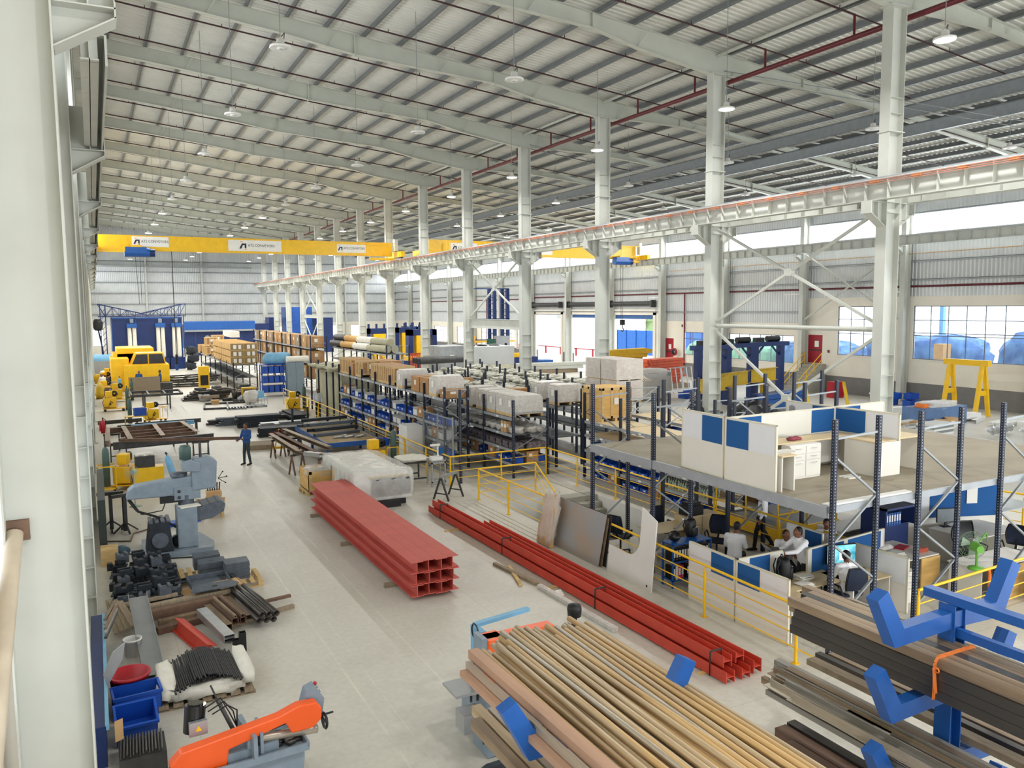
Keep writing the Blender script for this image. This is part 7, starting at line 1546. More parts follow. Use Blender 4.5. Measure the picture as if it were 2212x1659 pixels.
for k, (x0, y0, L_, m_) in enumerate(((.4, 45.9, 3.6, M_PIPED), (.8, 46.6, 3.4, M_DSTEEL), (1.4, 44.6, 3.0, M_LBLUE), (1.6, 45.2, 3.2, M_DSTEEL), (-.1, 49, 2.2, M_PIPED))):
    p = MB(); p.ibeam((0, 0, .55 if k in (2, 3) else .3), (L_, .25, .55 if k in (2, 3) else .3), .14, .2); p.b(.1, .2, -.1, .3, 0, .45 if k in (2, 3) else .2); p.b(L_-.3, L_-.2, 0, .4, 0, .45 if k in (2, 3) else .2); single(p, 'steel_section', m_, 'steel section on low blocks behind the big brown frame, %s' % ORD[k], 'steel beam', (x0, y0, 0))
# ---- yellow machine
t = thing('yellow_machine', 'big stepped yellow enclosed machine with dark windows before the blue booth', 'machine', (.9, 70, 0))
p = MB(); p.b(1.0, 4.3, 0, 3.4, 0, 2.1); p.build('front_housing', M_YEL, t, bevel=.05); p = MB(); p.b(.1, 1.4, .6, 6, 0, 2.6); p.b(.6, 3.4, 3.4, 8, 0, 3.3); p.b(.3, 2.8, 3.4, 7, 0, 2.9); p.build('rear_housing', M_YEL, t, bevel=.05)
p = MB(); p.prism([(1.5, 2.1), (4.1, 2.1), (3.9, 3.0), (1.9, 3.0)], 'y', .3, 2.8); hd_ = p.build('window_hood', M_YEL, t); p = MB(); p.prism([(1.62, 2.16), (2.75, 2.16), (2.75, 2.92), (1.95, 2.92)], 'y', .27, .3); p.prism([(2.85, 2.16), (4.0, 2.16), (3.82, 2.92), (2.85, 2.92)], 'y', .27, .3); p.build('window_pane', mat('smoked_window', s2l(50, 48, 50), .15), hd_)
p = MB(); p.b(1.0, 4.3, -.02, 0, 0, .35); p.b(3.2, 4.3, -.4, 0, 0, .7); p.build('kick_plate', M_DSTEEL, t)
# ---- blue booths
t = thing('paint_booth', 'tall deep blue booth with three pairs of long white filter bags', 'booth', (1.6, 95.7, 0)); p = MB(); p.b(0, 7.0, 0, 5.5, 0, 5.65); p.build('booth_body', M_DBLUE, t); p = MB(); [p.b(x, x+.08, -.06, 0, 0, 5.65) for x in (0, 2.3, 4.9, 6.9)]; p.b(0, 7, -.06, 0, 5.5, 5.65); p.build('frame_rib', M_BLUE, t)
for k, x in enumerate((1.95, 4.75, 6.35)):
    p = MB(); p.b(x-.5, x+.5, -.75, -.05, 4.55, 5.0); hd_ = p.build('bag_header', M_BLUE, t); p = MB(); p.b(x-.16, x+.2, -.3, 0, 5.05, 5.5); p.build('bag_motor', M_MACH, hd_)
    for s_ in (-.23, .23): p = MB(); p.tube((x+s_, -.4, 4.55), (x+s_*1.05, -.42, 1.4), .2, 14, .22); p.ball((x+s_*1.05, -.42, 1.4), .21, 10); p.build('filter_bag', M_CLOTH, t)
    if k: p = MB(); p.b(x-.75, x+.75, -1.0, -.05, 0, 1.25); p.build('dust_hopper', M_DBLUE, t)
def truss(loc, x1, zs, lab):
    t = thing('roof_truss', lab, 'truss', loc); p = MB(); n = 12; top_ = lambda u: zs[1]-(zs[1]-zs[0])*min(1, abs(u-.5)*0+.0)+.0
    Z = lambda u: zs[0]+(zs[1]-zs[0])*abs(2*u-1)
    for i in range(n): u, v = i/n, (i+1)/n; p.bar((x1*u, 0, Z(u)), (x1*v, 0, Z(v)), .07, .07); p.bar((x1*u, 0, 0), (x1*v, 0, 0), .07, .07); p.bar((x1*u, 0, 0 if i % 2 else Z(u)), (x1*v, 0, Z(v) if i % 2 else 0), .05, .05); p.bar((x1*v, 0, 0), (x1*v, 0, Z(v)), .05, .05)
    p.build('lattice', M_DBLUE, t); return t
truss((.4, 95.4, 5.75), 8.6, (.3, 1.35), 'blue butterfly shaped lattice truss on top of the tall booth'); truss((.4, 101, 5.75), 8.6, (.3, 1.35), 'rear blue lattice truss on top of the tall booth')
t = thing('conveyor_tower', 'blue lattice post with a dark motor left of the tall booth', 'tower', (.75, 95, 0)); p = MB(); [p.b(x, x+.1, y, y+.1, 0, 7) for x in (-.2, .3) for y in (0, .5)]; [p.bar((-.15, 0, .6*i), (.35, 0, .6*i+.6), .05, .05) for i in range(11)]; p.build('lattice', M_DBLUE, t); p = MB(); p.lump((-.4, .2, 4.9), (.9, .7, 1.2), 3, 12, .1); p.path([(-.4, .2, 4.4), (-.1, .1, 2.5), (0, 0, 1.0)], .08, 8); p.build('motor', M_BLACK, t)
for x in (8.75,): p = MB(); p.b(8.7, 8.78, 95.4, 95.48, 0, 5.9); tag(p.build('booth_leg', M_DBLUE), 'thin dark leg standing right of the tall blue booth', 'post')
t = thing('paint_booth', 'long lower blue booth with an oval window and overhanging hood', 'booth', (11.2, 121.5, 0)); p = MB(); p.b(0, 11.6, 0, 5, 1.0, 4.3); p.b(1.4, 11.6, -.5, 0, 0, 1.2); p.build('booth_body', M_DBLUE, t); p = MB(); p.prism([(-1.2, 3.4), (-1.2, 4.7), (0, 4.8), (0, 3.4)], 'x', -.1, 9.4); p.build('hood', M_BLUE, t); p = MB(); p.b(-.1, 9.4, -1.22, -1.2, 3.35, 3.6); p.build('grey_strip', M_STEELD, t); p = MB(); p.lathe([(.001, 0), (.38, 0)], (3.0, -.02, 2.4), 20, 'y'); o = p.build('oval_window', M_TIN, t); p = MB(); [p.b(x, x+.06, -.04, 0, 1.2, 3.3) for x in (1.4, 4.3, 6, 7.7)]; p.build('frame_rib', M_BLUE, t)
for k, (x0, y, w, h) in enumerate(((22.9, 122, 1.5, 5.2), (25.0, 120.5, 3.9, 6.7), (29.2, 119, 2.4, 5.1))): p = MB(); p.b(0, w, 0, 3, 0, h); single(p, 'blue_silo_booth', M_DBLUE if k != 1 else mat('blue_sheet', s2l(24, 78, 160), .3, 0, .2, .8), 'blue sheet steel booth behind the far middle columns, %s' % ['narrow left part', 'tall centre part', 'right part'][k], 'booth', (x0, y, 0))
t = thing('compressor_tank', 'pale blue horizontal tank at the far left before the booth', 'tank', (.4, 88, 1.6)); p = MB(); p.tube((-.6, 0, 0), (.9, 0, 0), .55, 18); p.ball((-.6, 0, 0), (.3, .55, .55), 12); p.ball((.9, 0, 0), (.3, .55, .55), 12); p.build('tank_body', M_LBLUE, t); p = MB(); p.b(-.5, -.4, -.3, .3, -1.6, -.4); p.b(.7, .8, -.3, .3, -1.6, -.4); p.build('support', M_DSTEEL, t)
p = MB(); p.b(-.2, 1.9, 0, .1, 0, 1.7); single(p, 'grey_screen', M_STEELD, 'grey screen panel behind the heap of small parts at the far left', 'screen', (0, 84, 0))
rr = random.Random(31)
for k in range(10): p = MB(); p.lump((0, 0, .4), (rr.uniform(.5, 1), rr.uniform(.5, 1), rr.uniform(.6, 1.3)), k+200, 9, .35); single(p, 'workshop_clutter', [M_DSTEEL, M_RUST2, M_YELD, M_WOODG, M_CLOTH][k % 5], 'heaped covered workshop part at the far left wall, %s from the front' % ORD[k], 'parts', (rr.uniform(0, .9), 61+2.3*k, .2))
# ---- right side of the aisle, far stock heaps
def flatframe(loc, w, d, rz, lab, nx=2, m_=M_DSTEEL, z=.06, nm='floor_frame'):
    t = thing(nm, lab, 'steel frame', loc, rz); p = MB()
    for y in (0, d): p.rtube((0, y, z), (w, y, z), .1, .12, .01)
    p.build('long_member', m_, t); p = MB()
    for i in range(nx+1): x = w*i/nx; p.rtube((x, 0, z), (x, d, z), .1, .12, .01)
    p.build('cross_member', m_, t); return t
flatframe((6.0, 54.6, 0), 2.9, 3.0, -.12, 'dark square tube frame lying flat beside the grey pallet'); put('gpal2', lambda: pallet(m=M_STEELD), (7.9, 54.1, 0), -.1, 'grey metal pallet beside the flat dark frame', 'pallet')
for k in range(6): flatframe((4.6+.25*k, 72.0+.5*(k % 3), .13*k), 3.6, 2.2, .05*k-.1, 'dark frame in the heap near the yellow machine, %s from the floor' % ORD[k], 3)
for k in range(5): flatframe((5.3+.25*k, 60.5+.3*(k % 2), .13*k), 2.6, 1.2, .04*k, 'dark frame in the second heap beyond the flat frame, %s from the floor' % ORD[k], 2, M_PIPED)
sl = [(6.3, 47.2, 2.3, .7, 3, M_DSTEEL), (6.9, 46.5, 2.4, .8, 5, M_CASTL), (7.7, 45.1, 2.5, 1.0, 7, M_CAST), (9.0, 47.6, 2.6, .8, 3, M_DSTEEL), (8.2, 43.2, 1.6, .8, 5, M_CHROME), (8.9, 42.6, 1.5, .8, 6, M_TIN), (9.0, 41.2, 2.0, 1.0, 5, M_DSTEEL), (7.6, 41.3, 1.2, .9, 5, M_CAST), (10.2, 46.4, 1.0, 3.2, 4, M_CAST)]
for j, (x, y, w, d, n, m_) in enumerate(sl):
    for i in range(n):
        p = MB(); L_ = w*rr.uniform(.75, 1); dd = .14+rr.uniform(0, .12)
        for q in range(int(d/.28)): p.chan((-L_/2, q*.27, .045), (L_/2, q*.27, .045), .2, .085, .01)
        single(p, 'steel_section', m_, 'layer of channel sections in the stock heap, %s heap from the left, %s layer' % (ORD[j], ORD[i]), 'steel sections', (x+rr.uniform(-.1, .1), y, .09*i), rr.uniform(-.05, .05))
rr = random.Random(77)
for k in range(34):
    x, y = rr.uniform(6.4, 10.4), rr.uniform(57.6, 64); w = rr.uniform(.3, .7); kind = k % 3; p = MB()
    if kind == 0: p.rtube((-w, 0, .1), (w, 0, .1), .2, .18, .012)
    elif kind == 1: p.b(-w/2, w/2, -.25, .25, 0, rr.uniform(.2, .5))
    else: p.lump((0, 0, .2), (w, w, .5), k, 9, .35)
    single(p, 'scrap_part', [M_DSTEEL, M_CAST, M_TIN, M_WOODG, M_CARD2, M_PIPED][k % 6], 'odd metal or wooden part in the mixed heap before the parts rack', 'parts', (x, y, .25*(k % 2)), rr.uniform(0, 3), 'parts of the mixed heap')
t = thing('plastic_chair', 'light blue plastic chair beside the heap of parts', 'chair', (9.9, 56, 0), .3); p = MB(); p.b(-.24, .24, -.22, .22, .42, .45); p.build('seat', M_LBLUE, t, bevel=.02); p = MB(); p.box((0, .24, .66), (.46, .03, .46), 0, -.12); p.build('backrest', M_LBLUE, t, bevel=.02)
for a in (-.2, .2):
    for c in (-.2, .2): p = MB(); p.tube((a, c, .42), (a*1.15, c*1.15, 0), .018, 8); p.build('leg', M_TIN, t)
t = thing('grey_locker', 'tall grey locker with rolled plastic on top at the end of the railing', 'locker', (13.0, 60, 0)); p = MB(); p.b(-.6, .6, -.3, .3, 0, 2.5); p.build('locker_body', mat('grey_locker', s2l(124, 140, 150), .5, 0, .05), t); p = MB(); p.b(-.005, .005, -.305, -.3, 0, 2.5); p.build('door_gap', M_BLACK, t)
p = MB(); p.tube((-.7, 0, .22), (.9, 0, .22), .24, 14); single(p, 'plastic_roll', M_CLOTH, 'white plastic roll on top of the grey locker', 'roll', (13.1, 60, 2.5)); p = MB(); p.lump((0, 0, .35), (2.0, 1.0, .9), 2, 14, .12); single(p, 'blue_plastic_roll', M_LBLUE, 'light blue plastic sheeting bundled above the blue racking', 'sheeting', (11.9, 61.2, 2.4))
t = thing('blue_bin_rack', 'blue rack with stacked blue bins under the light blue sheeting', 'rack', (10.7, 60.5, 0)); p = MB(); [p.b(x, x+.06, y, y+.06, 0, 2.3) for x in (0, 1.7) for y in (0, 1)]; [p.b(0, 1.76, 0, 1.06, z, z+.04) for z in (.3, 1, 1.7, 2.3)]; p.build('frame', M_BIN, t); p = MB(); [p.b(.1+.4*i, .42+.4*i, -.1, .8, z+.04, z+.5) for i in range(4) for z in (.3, 1, 1.7)]; p.build('bin_row', M_BIN, t)
p = MB(); p.b(-.45, .45, -.3, .3, 0, .95); p.cur = 1; p.b(-.38, .38, -.31, -.3, .1, .85); single(p, 'ochre_cabinet', [M_YELD, M_RUST2], 'ochre open steel cabinet in the heap behind the blue chair', 'cabinet', (9.4, 58.6, 0)); p = MB(); p.lump((0, 0, .4), (.9, .7, .9), 8, 12, .2); single(p, 'wrapped_motor', M_FILM2, 'part wrapped in brown and clear plastic beside the blue chair', 'package', (9.2, 56.4, .1)); put('gpal2', None, (9.2, 54.6, 0), .1, 'dark pallet with scrap below the wrapped part', 'pallet')
t = thing('yellow_hand_truck', 'yellow stacker with a dark emblem at the far end of the heap', 'stacker', (7.6, 68.5, 0)); p = MB(); p.b(-.4, .4, -.3, .3, .1, 1.9); p.build('body', M_YEL, t, bevel=.05); p = MB(); p.b(-.3, .3, -.32, -.3, .4, 1.2); p.build('grille', M_BLACK, t)
t = thing('dark_press', 'dark upright machine at the left end of the long pine crates', 'machine', (9.0, 92, 0)); p = MB(); [p.lump((0+.3*(i % 2), 0, .5+.8*i), (1.1, .8, .9), i+9, 8, .35) for i in range(3)]; p.build('machine_body', M_CAST, t)
# ---- trestles and blue table (middle)
t = thing('blue_table', 'wide table with wooden top and blue steel edge full of steel bars', 'table', (8.35, 33.0, 0)); p = MB(); p.b(0, 2.3, 0, 5.6, .78, .82); p.build('tabletop', mat('worn_table_board', s2l(158, 136, 98), .8, 0, .15, 3), t); p = MB(); p.b(-.02, 2.32, -.06, 0, .62, .82); p.b(-.02, 2.32, 5.6, 5.66, .62, .82); p.b(-.06, 0, -.06, 5.66, .62, .84); p.b(2.3, 2.36, -.06, 5.66, .62, .82); p.build('edge_rail', M_BLUE, t)
for x in (0, 2.2):
    for y in (0, 2.7, 5.5): p = MB(); p.b(x, x+.1, y, y+.1, 0, .63); p.build('leg', M_BLUE, t)
for k, (x, y) in enumerate(((6.75, 31.3), (7.5, 30.0), (6.8, 35.3), (7.6, 35.4))):
    tt = thing('trestle', 'brown steel trestle left of the blue table, %s' % ORD[k], 'trestle', (x, y, 0), .4); p = MB(); p.bar((-.3, 0, .76), (.3, 0, .76), .07, .07); p.build('top_bar', M_DSTEEL, tt)
    for a in (-.25, .25):
        for c in (-.2, .2): p = MB(); p.bar((a, 0, .75), (a, c, 0), .05, .05); p.build('leg', M_RUST2, tt)
for k, (a, b_, w, m_) in enumerate((((6.8, 31.1), (6.7, 36.3), .2, M_RUST), ((7.35, 30.6), (7.0, 36.4), .2, M_RUST2), ((8.1, 31.6), (7.5, 37.4), .22, M_RUST), ((7.0, 30.9), (7.45, 30.2), .3, M_TIN))): p = MB(); p.chan((*a, .86), (*b_, .86), w, .14, .01); tag(p.build('long_channel', m_), 'long steel channel on the brown trestles, %s' % ORD[k], 'channel')
for k in range(7):
    p = MB(); y = 34.9+.55*k; z = .88+.16*(k % 3); p.rtube((8.3+.1*(k % 2), y, z), (10.4+.1*(k % 3), y+.35, z), .2, .14, .012); tag(p.build('steel_section', M_CAST if k % 2 else M_CASTL), 'dark steel section on the blue table, %s from the front' % ORD[k], 'steel section')
for k, (x, y) in enumerate(((8.5, 40.2), (9.3, 40.4), (10.1, 39.6), (10.5, 36))): p = MB(); p.b(-.05, .05, -.05, .05, .8, 1.5); tag(p.build('fixture_post', M_CAST, loc=(x, y, 0)), 'short dark upright post on the blue table, %s' % ORD[k], 'post')
for k in range(3): p = MB(); p.tube((0, 0, 0), (.5, .08, 0), .05, 10); p.b(.45, .6, -.02, .14, -.05, .08); single(p, 'angle_grinder', M_TIN, 'grey hand tool lying on the board of the blue table, %s' % ORD[k], 'tool', (8.9+.45*k, 34.0-.15*k, .88), .2*k)
t = thing('red_hose_reel', 'tangle of maroon hoses on a small yellow trolley by the trestles', 'hose', (7.1, 37.0, 0)); p = MB(); [p.path([(.35*cos(i*.7+j), .3*sin(i*.7+j), .75+.16*sin(i*1.3+j*2)) for i in range(8)], .02, 6) for j in range(6)]; p.build('hose', M_MAROON, t); p = MB(); p.bar((.2, -.6, .3), (.5, .5, .9), .05, .05); p.bar((-.2, -.6, .3), (.2, .5, .9), .05, .05); p.b(-.3, .5, -.7, -.4, .2, .3); p.build('trolley_frame', M_YEL, t); p = MB(); [p.lathe([(.001, -.02), (.09, -.02), (.09, .02), (.001, .02)], (x, -.6, .09), 12, 'x') for x in (-.2, .35)]; p.build('wheel', M_BLACK, t)
p = MB(); p.b(-.5, .7, -.7, .6, 0, .22); single(p, 'flat_crate', M_WOODG, 'flat grey box under the ends of the channels', 'box', (6.4, 38.3, 0), -.15)
# ---- wrapped machine, crate on pallet, small tables
put('wpal', None, (6.75, 27.9, 0), .05, 'wooden pallet under the open plastic-lined crate', 'pallet')
t = thing('open_crate', 'open pale wooden crate lined with clear plastic behind the red beam block', 'crate', (6.8, 28.0, .13)); p = MB(); w, d, h = 1.1, 1.3, .7; q = .03
p.b(-w/2, -w/2+q, -d/2, d/2, 0, h); p.b(w/2-q, w/2, -d/2, d/2, 0, h); p.b(-w/2, w/2, -d/2, -d/2+q, 0, h); p.b(-w/2, w/2, d/2-q, d/2, 0, h); p.b(-w/2, w/2, -d/2, d/2, 0, q); p.build('crate_box', M_PLY, t); p = MB(); [p.b(x, x+.1, -d/2-.02, -d/2, 0, h) for x in (-.53, .43)]; p.b(-w/2, w/2, -d/2-.02, -d/2, h-.1, h); p.build('batten', M_WOOD, t)
p = MB(); p.lump((0, 0, h-.1), (w+.06, d+.06, .3), 14, 16, .1); p.build('plastic_lining', M_FILM, t)
t = thing('wrapped_machine', 'large white machine draped in clear plastic sheet beside the red beam block', 'machine', (8.05, 26.6, 0)); p = MB()
p.prism([(-1.0, .2), (-1.0, 1.15), (-.2, 1.2), (.75, 1.15), (.95, .95), (.95, .2)], 'y', -1.9, 1.9); p.build('machine_body', M_WHITE, t, bevel=.03); p = MB(); p.b(-.4, .9, -2.0, -1.9, .35, .95); [p.b(-.35, .85, -2.03, -2.0, .42+.11*i, .48+.11*i) for i in range(5)]; p.build('roller_front', M_DSTEEL, t)
p = MB(); p.b(-.85, .5, -2.15, -1.9, .0, .2); p.b(-.8, .8, -1.8, 1.7, 0, .2); p.build('machine_foot', M_BLACK, t); p = MB(); p.b(-1.01, -1.0, .3, .55, .35, .95); p.build('yellow_panel', M_YEL, t); p = MB(); p.b(-1.02, -1.01, .62, .72, .4, 1.0); p.build('black_strip', M_BLACK, t); p = MB(); p.b(-1.04, -1.0, -.75, -.55, .55, .8); p.build('handle_recess', M_BLACK, t); p = MB(); p.b(-.5, .85, -1.95, -1.2, .95, 1.0); p.build('yellow_tray', M_YELD, t)
p = MB(); rr = random.Random(3); vs = []; nx, ny = 22, 34
def drape(u, v):
    x = -1.38+2.76*u; y = -2.4+4.7*v; cx = max(-.98, min(.93, x)); top_ = 1.24-.1*max(0, (cx-.4))
    ex = max(abs(x)-1.0, 0); ey = max(abs(y+.02)-1.93, 0); fold = .035*sin(11*y+3*x)*min(1, ex*4)+.035*sin(12*x+y)*min(1, ey*4); z = top_-(ex+ey)*2.4+.008*sin(9*x+3*sin(4*y)); return (min(max(x, -1.03), 1.0)+(fold if ex else 0)*(1 if x > 0 else -1), min(max(y, -2.06), 1.95)+(fold if ey else 0), max(z, .3))
for j in range(ny+1):
    for i in range(nx+1): vs.append(drape(i/nx, j/ny))
p.add(vs, [(j*(nx+1)+i, j*(nx+1)+i+1, (j+1)*(nx+1)+i+1, (j+1)*(nx+1)+i) for j in range(ny) for i in range(nx)], True); p.build('plastic_sheet', M_FILM, t)
def small_table(loc, w, d, h, lab, m_=M_DSTEEL, top=M_CLOTH, tz=.03, cat='table'):
    t = thing('work_table', lab, cat, loc); p = MB(); p.b(-w/2, w/2, -d/2, d/2, h-tz, h); p.build('tabletop', top, t)
    for x in (-w/2, w/2-.05):
        for y in (-d/2, d/2-.05): p = MB(); p.b(x, x+.05, y, y+.05, 0, h-tz); p.build('leg', m_, t)
    p = MB(); p.b(-w/2, w/2, -d/2, -d/2+.04, .15, .2); p.b(-w/2, w/2, d/2-.04, d/2, .15, .2); p.b(-w/2, w/2, -d/2, -d/2+.04, h-.12, h-.05); p.build('stretcher', m_, t); return t
small_table((10.2, 27.9, 0), .95, 1.0, .85, 'dark steel table covered with a white sheet behind the wrapped machine'); p = MB(); p.lump((0, 0, 0), (1.15, 1.2, .1), 5, 16, .1); single(p, 'white_sheet', M_CLOTH, 'white plastic sheet spread over the dark steel table', 'sheet', (10.2, 27.9, .88))
small_table((10.72, 26.75, 0), .55, .5, .95, 'narrow grey stand beside the railing corner carrying a small device', M_TIN, M_TIN)
t = thing('bench_device', 'white weighing device with a blue display on the narrow stand', 'device', (10.72, 26.75, .95)); p = MB(); p.b(-.2, .2, -.15, .15, 0, .12); p.b(.05, .1, -.02, .03, .12, .5); p.b(-.2, .15, -.06, .06, .5, .56); p.build('device_body', M_WHITE, t); p = MB(); p.b(.1, .28, -.07, .07, .2, .42); p.build('display_box', M_FABBLUE, t)
t = thing('sawhorse', 'grey steel sawhorse at the end of the long red beams', 'trestle', (10.35, 24.75, 0), .5); p = MB(); p.bar((-.45, 0, .8), (.45, 0, .8), .08, .08); p.build('top_bar', M_TIN, t)
for a in (-.4, .4):
    for c in (-.32, .32): p = MB(); p.bar((a, 0, .8), (a, c, 0), .05, .05); p.build('leg', M_DSTEEL, t)
    p = MB(); p.bar((a, -.22, .22), (a, .22, .22), .035, .035); p.build('stretcher', M_DSTEEL, t)
# boxes behind the milling machine
t = thing('cardboard_box', 'open cardboard box on a small wooden stand right of the milling machine', 'box', (2.95, 26.0, 0)); p = MB(); p.b(-.42, .32, -.25, .25, .28, .56); p.build('box_body', M_CARD2, t); p = MB(); p.box((-.45, 0, .6), (.02, .5, .25), 0, 0, -.5); p.box((0, -.3, .58), (.7, .02, .2), 0, .5); p.build('flap', M_CARD2, t); p = MB(); [p.b(x, x+.08, y, y+.08, 0, .28) for x in (-.35, .25) for y in (-.2, .12)]; p.build('stand', M_WOOD, t)
t = thing('cardboard_box', 'small cardboard box holding dark rods behind the open box', 'box', (3.15, 27.1, 0)); p = MB(); p.b(-.22, .22, -.2, .2, .2, .6); p.b(-.2, .2, -.18, .18, 0, .2); p.build('box_body', M_CARD2, t); p = MB(); [p.tube((-.15+.06*i, 0, .4), (-.2+.08*i, .05, .85), .02, 6) for i in range(6)]; p.build('rods', M_BLACK, t)
for k in range(3): p = MB(); p.b(-.25, .25, -.2, .2, 0, .1); single(p, 'blue_tray', M_BIN if k < 2 else M_CAST, ['small blue tray behind the milling table', 'second small blue tray behind the milling table', 'dark block beside the open cardboard box'][k], 'tray', (1.9+.4*k, 25.6+.2*k, .0 if k < 2 else .3), .2)
p = MB(); p.b(0, .4, 0, .5, 0, .42); single(p, 'wooden_box', M_WOOD, 'small wooden box against the second left column', 'box', (-.15, 22.2, 0)); p = MB(); p.b(-.16, .02, 22.9, 27.5, 0, 1.55); tag(p.build('dark_cabinet', mat('dark_green_cabinet', s2l(40, 48, 44), .5)), 'tall dark green cabinet along the wall behind the second left column', 'cabinet'); p = MB(); p.lump((0, 0, .14), (.36, .3, .28), 7, 10, .15); single(p, 'blue_pump', mat('teal_pump', s2l(70, 100, 120), .5), 'small blue-grey pump on the floor by the wooden box', 'pump', (.35, 22.9, 0))
for k, pts in enumerate(([(.35, 22.9, .1), (.9, 22.5, .03), (1.3, 22.1, .02), (2.0, 21.9, .02), (2.4, 22.1, .02)], [(.0, 24.6, .02), (.6, 24.3, .02), (.7, 25.1, .02), (1.1, 25.4, .02)])): p = MB(); p.path(pts, .018, 6); tag(p.build('floor_cable', M_BLACK if not k else M_RUST2), ['black cable snaking on the floor in front of the milling machine', 'brownish cable looping on the floor by the stands'][k], 'cable')
# ================================================================ RIGHT BAY AND OUTSIDE
# gantry A frame
t = thing('gantry_frame', 'yellow A-frame gantry standing by the right wall windows', 'gantry', (44.3, 27.9, 0)); p = MB(); p.bar((0, -.35, 3.05), (0, 2.3, 3.05), .34, .32); p.build('top_beam', M_YEL, t)
for y in (0, 1.95):
    p = MB(); p.bar((-.1, y, 3.0), (-.62, y, 0), .2, .17); p.bar((.1, y, 3.0), (.62, y, 0), .2, .17); p.bar((-.38, y, 1.35), (.38, y, 1.35), .14, .26); p.build('leg_frame', M_YEL, t)
# stairs to door 1
t = thing('door_stair', 'yellow railed steps up to the red door by the tall window', 'stairs', (44.9, 41.9, 0)); p = MB(); [p.b(.3*i, .3*i+.3, 0, 1.6, 0, .25*(i+1)) for i in range(8)]; p.b(2.4, 2.8, 0, 1.6, 0, 2.05); p.build('steps', M_CONC, t); p = MB()
for y in (0, 1.6):
    for i in range(4): p.tube((.1+.75*i, y, .6*i), (.1+.75*i, y, .6*i+1.0), .03, 6)
    for h in (.5, 1.0): p.tube((.1, y, h), (2.4, y, 1.9+h), .03, 6)
p.build('handrail', M_YEL, t)
# blue portal machines with yellow beams
for k, (x, y) in enumerate(((33.6, 39.5), (36.6, 40.5), (39.8, 41))):
    t = thing('portal_machine', 'blue portal frame machine with motors on top in the right bay, %s from the left' % ORD[k], 'machine', (x, y, 0)); p = MB()
    for a in (0, 2.4): p.b(a, a+.4, 0, .4, 0, 3.6)
    p.b(-.3, 3.2, -.05, .45, 3.6, 3.9); p.bar((.4, .2, 3.0), (1.0, .2, 3.6), .1, .1); p.bar((2.4, .2, 3.0), (1.8, .2, 3.6), .1, .1); p.build('portal', M_DBLUE, t); p = MB(); p.b(.2, .9, 0, .4, 3.9, 4.2); p.tube((1.3, .2, 4.1), (2.4, .2, 4.1), .2, 12); p.build('motor', M_BLACK, t)
for k, (x, y, z) in enumerate(((31.5, 37.2, 1.6), (34.4, 38.3, 1.75), (38.2, 39.6, 1.75))): p = MB(); p.ibeam((0, 0, 0), (3.2, 1.0, 0), .3, .85, .03, .02); p.b(1.4, 1.6, .3, .6, -z, -.4); single(p, 'yellow_beam', M_YELD, 'ochre yellow deep beam in front of the blue portal machines, %s from the left' % ORD[k], 'beam', (x, y, z))
for k in range(6): p = MB(); p.b(0, 4.5, 0, .5, 0, .28); single(p, 'blue_section', M_DBLUE if k % 2 else M_BLUE, 'blue steel section stacked under the yellow beams, %s' % ORD[k], 'section', (34.2+.15*(k % 3), 34.5+.6*(k % 2), .3*(k//2)+.3), .2)
p = MB(); p.b(0, .9, 0, .7, 0, 1.1); p.cur = 1; p.b(-.01, .0, .1, .6, .2, .9); single(p, 'red_cabinet', [M_REDP, M_REDP], 'red tool cabinet by the right wall dado', 'cabinet', (44.9, 38.6, 0)); p = MB(); p.lathe([(.001, 0), (.3, 0), (.36, .7), (.001, .7)], n=16); single(p, 'red_drum', M_REDP, 'red drum with white lid left of the blue crates by the wall', 'drum', (44.3, 34.9, 0)); p = MB(); p.lathe([(.37, .68), (.37, .74), (.001, .75)], n=16); single(p, 'drum_lid', M_WHITE, 'white lid on the red drum by the wall', 'lid', (44.3, 34.9, 0))
for k, (x, y, z) in enumerate(((45.0, 34.3, 0), (45.2, 34.2, .38), (45.4, 33.2, 0), (45.9, 33.5, .38), (45.1, 34.9, 0), (45.3, 32.2, 0))): bigbin((x, y, z), .1, 0, 'large blue crate piled against the right wall, %s' % ORD[k], .8, .55, .38)
# white fabricated parts on the floor beyond the deck
rr = random.Random(101); k = 0
for i in range(30):
    x, y = rr.uniform(28, 43), rr.uniform(23.5, 33)
    if x-28 < (y-30)*1.2: continue
    L_ = rr.uniform(1.4, 3.4); p = MB(); kind = i % 4
    if kind == 0: p.chan((0, 0, .1), (L_, .5, .1), .25, .2, .015)
    elif kind == 1: p.b(0, L_, 0, .5, 0, .32)
    elif kind == 2: [p.chan((0, .3*j, .08+.0*j), (L_, .3*j, .08), .2, .16, .012) for j in range(4)]
    else: [p.bar((0, .18*j, .06), (L_, .18*j+.1, .06), .14, .1) for j in range(5)]
    single(p, 'white_conveyor_part', M_WHITE, 'white painted conveyor part laid out on the floor of the right bay', 'conveyor part', (x, y, .12*(i % 2)), rr.uniform(-.3, .2), 'white conveyor parts'); k += 1
for i in range(3):
    t = thing('screw_conveyor', 'silver screw conveyor shaft on the floor of the right bay, %s' % ORD[i], 'screw conveyor', [(33.5, 25.6, .3), (37.8, 23.4, .3), (39.2, 22.6, .3)][i], .15); p = MB(); p.tube((0, 0, 0), (2.6, 0, 0), .07, 10); p.build('shaft', M_CHROME, t); p = MB()
    n = 60
    for j in range(n): a0 = j*.55; x0 = 2.5*j/n; p.add([(x0, .07*cos(a0), .07*sin(a0)), (x0, .22*cos(a0), .22*sin(a0)), (x0+2.5/n, .22*cos(a0+.55), .22*sin(a0+.55)), (x0+2.5/n, .07*cos(a0+.55), .07*sin(a0+.55))], [(0, 1, 2, 3), (3, 2, 1, 0)])
    p.build('flight', M_CHROME, t)
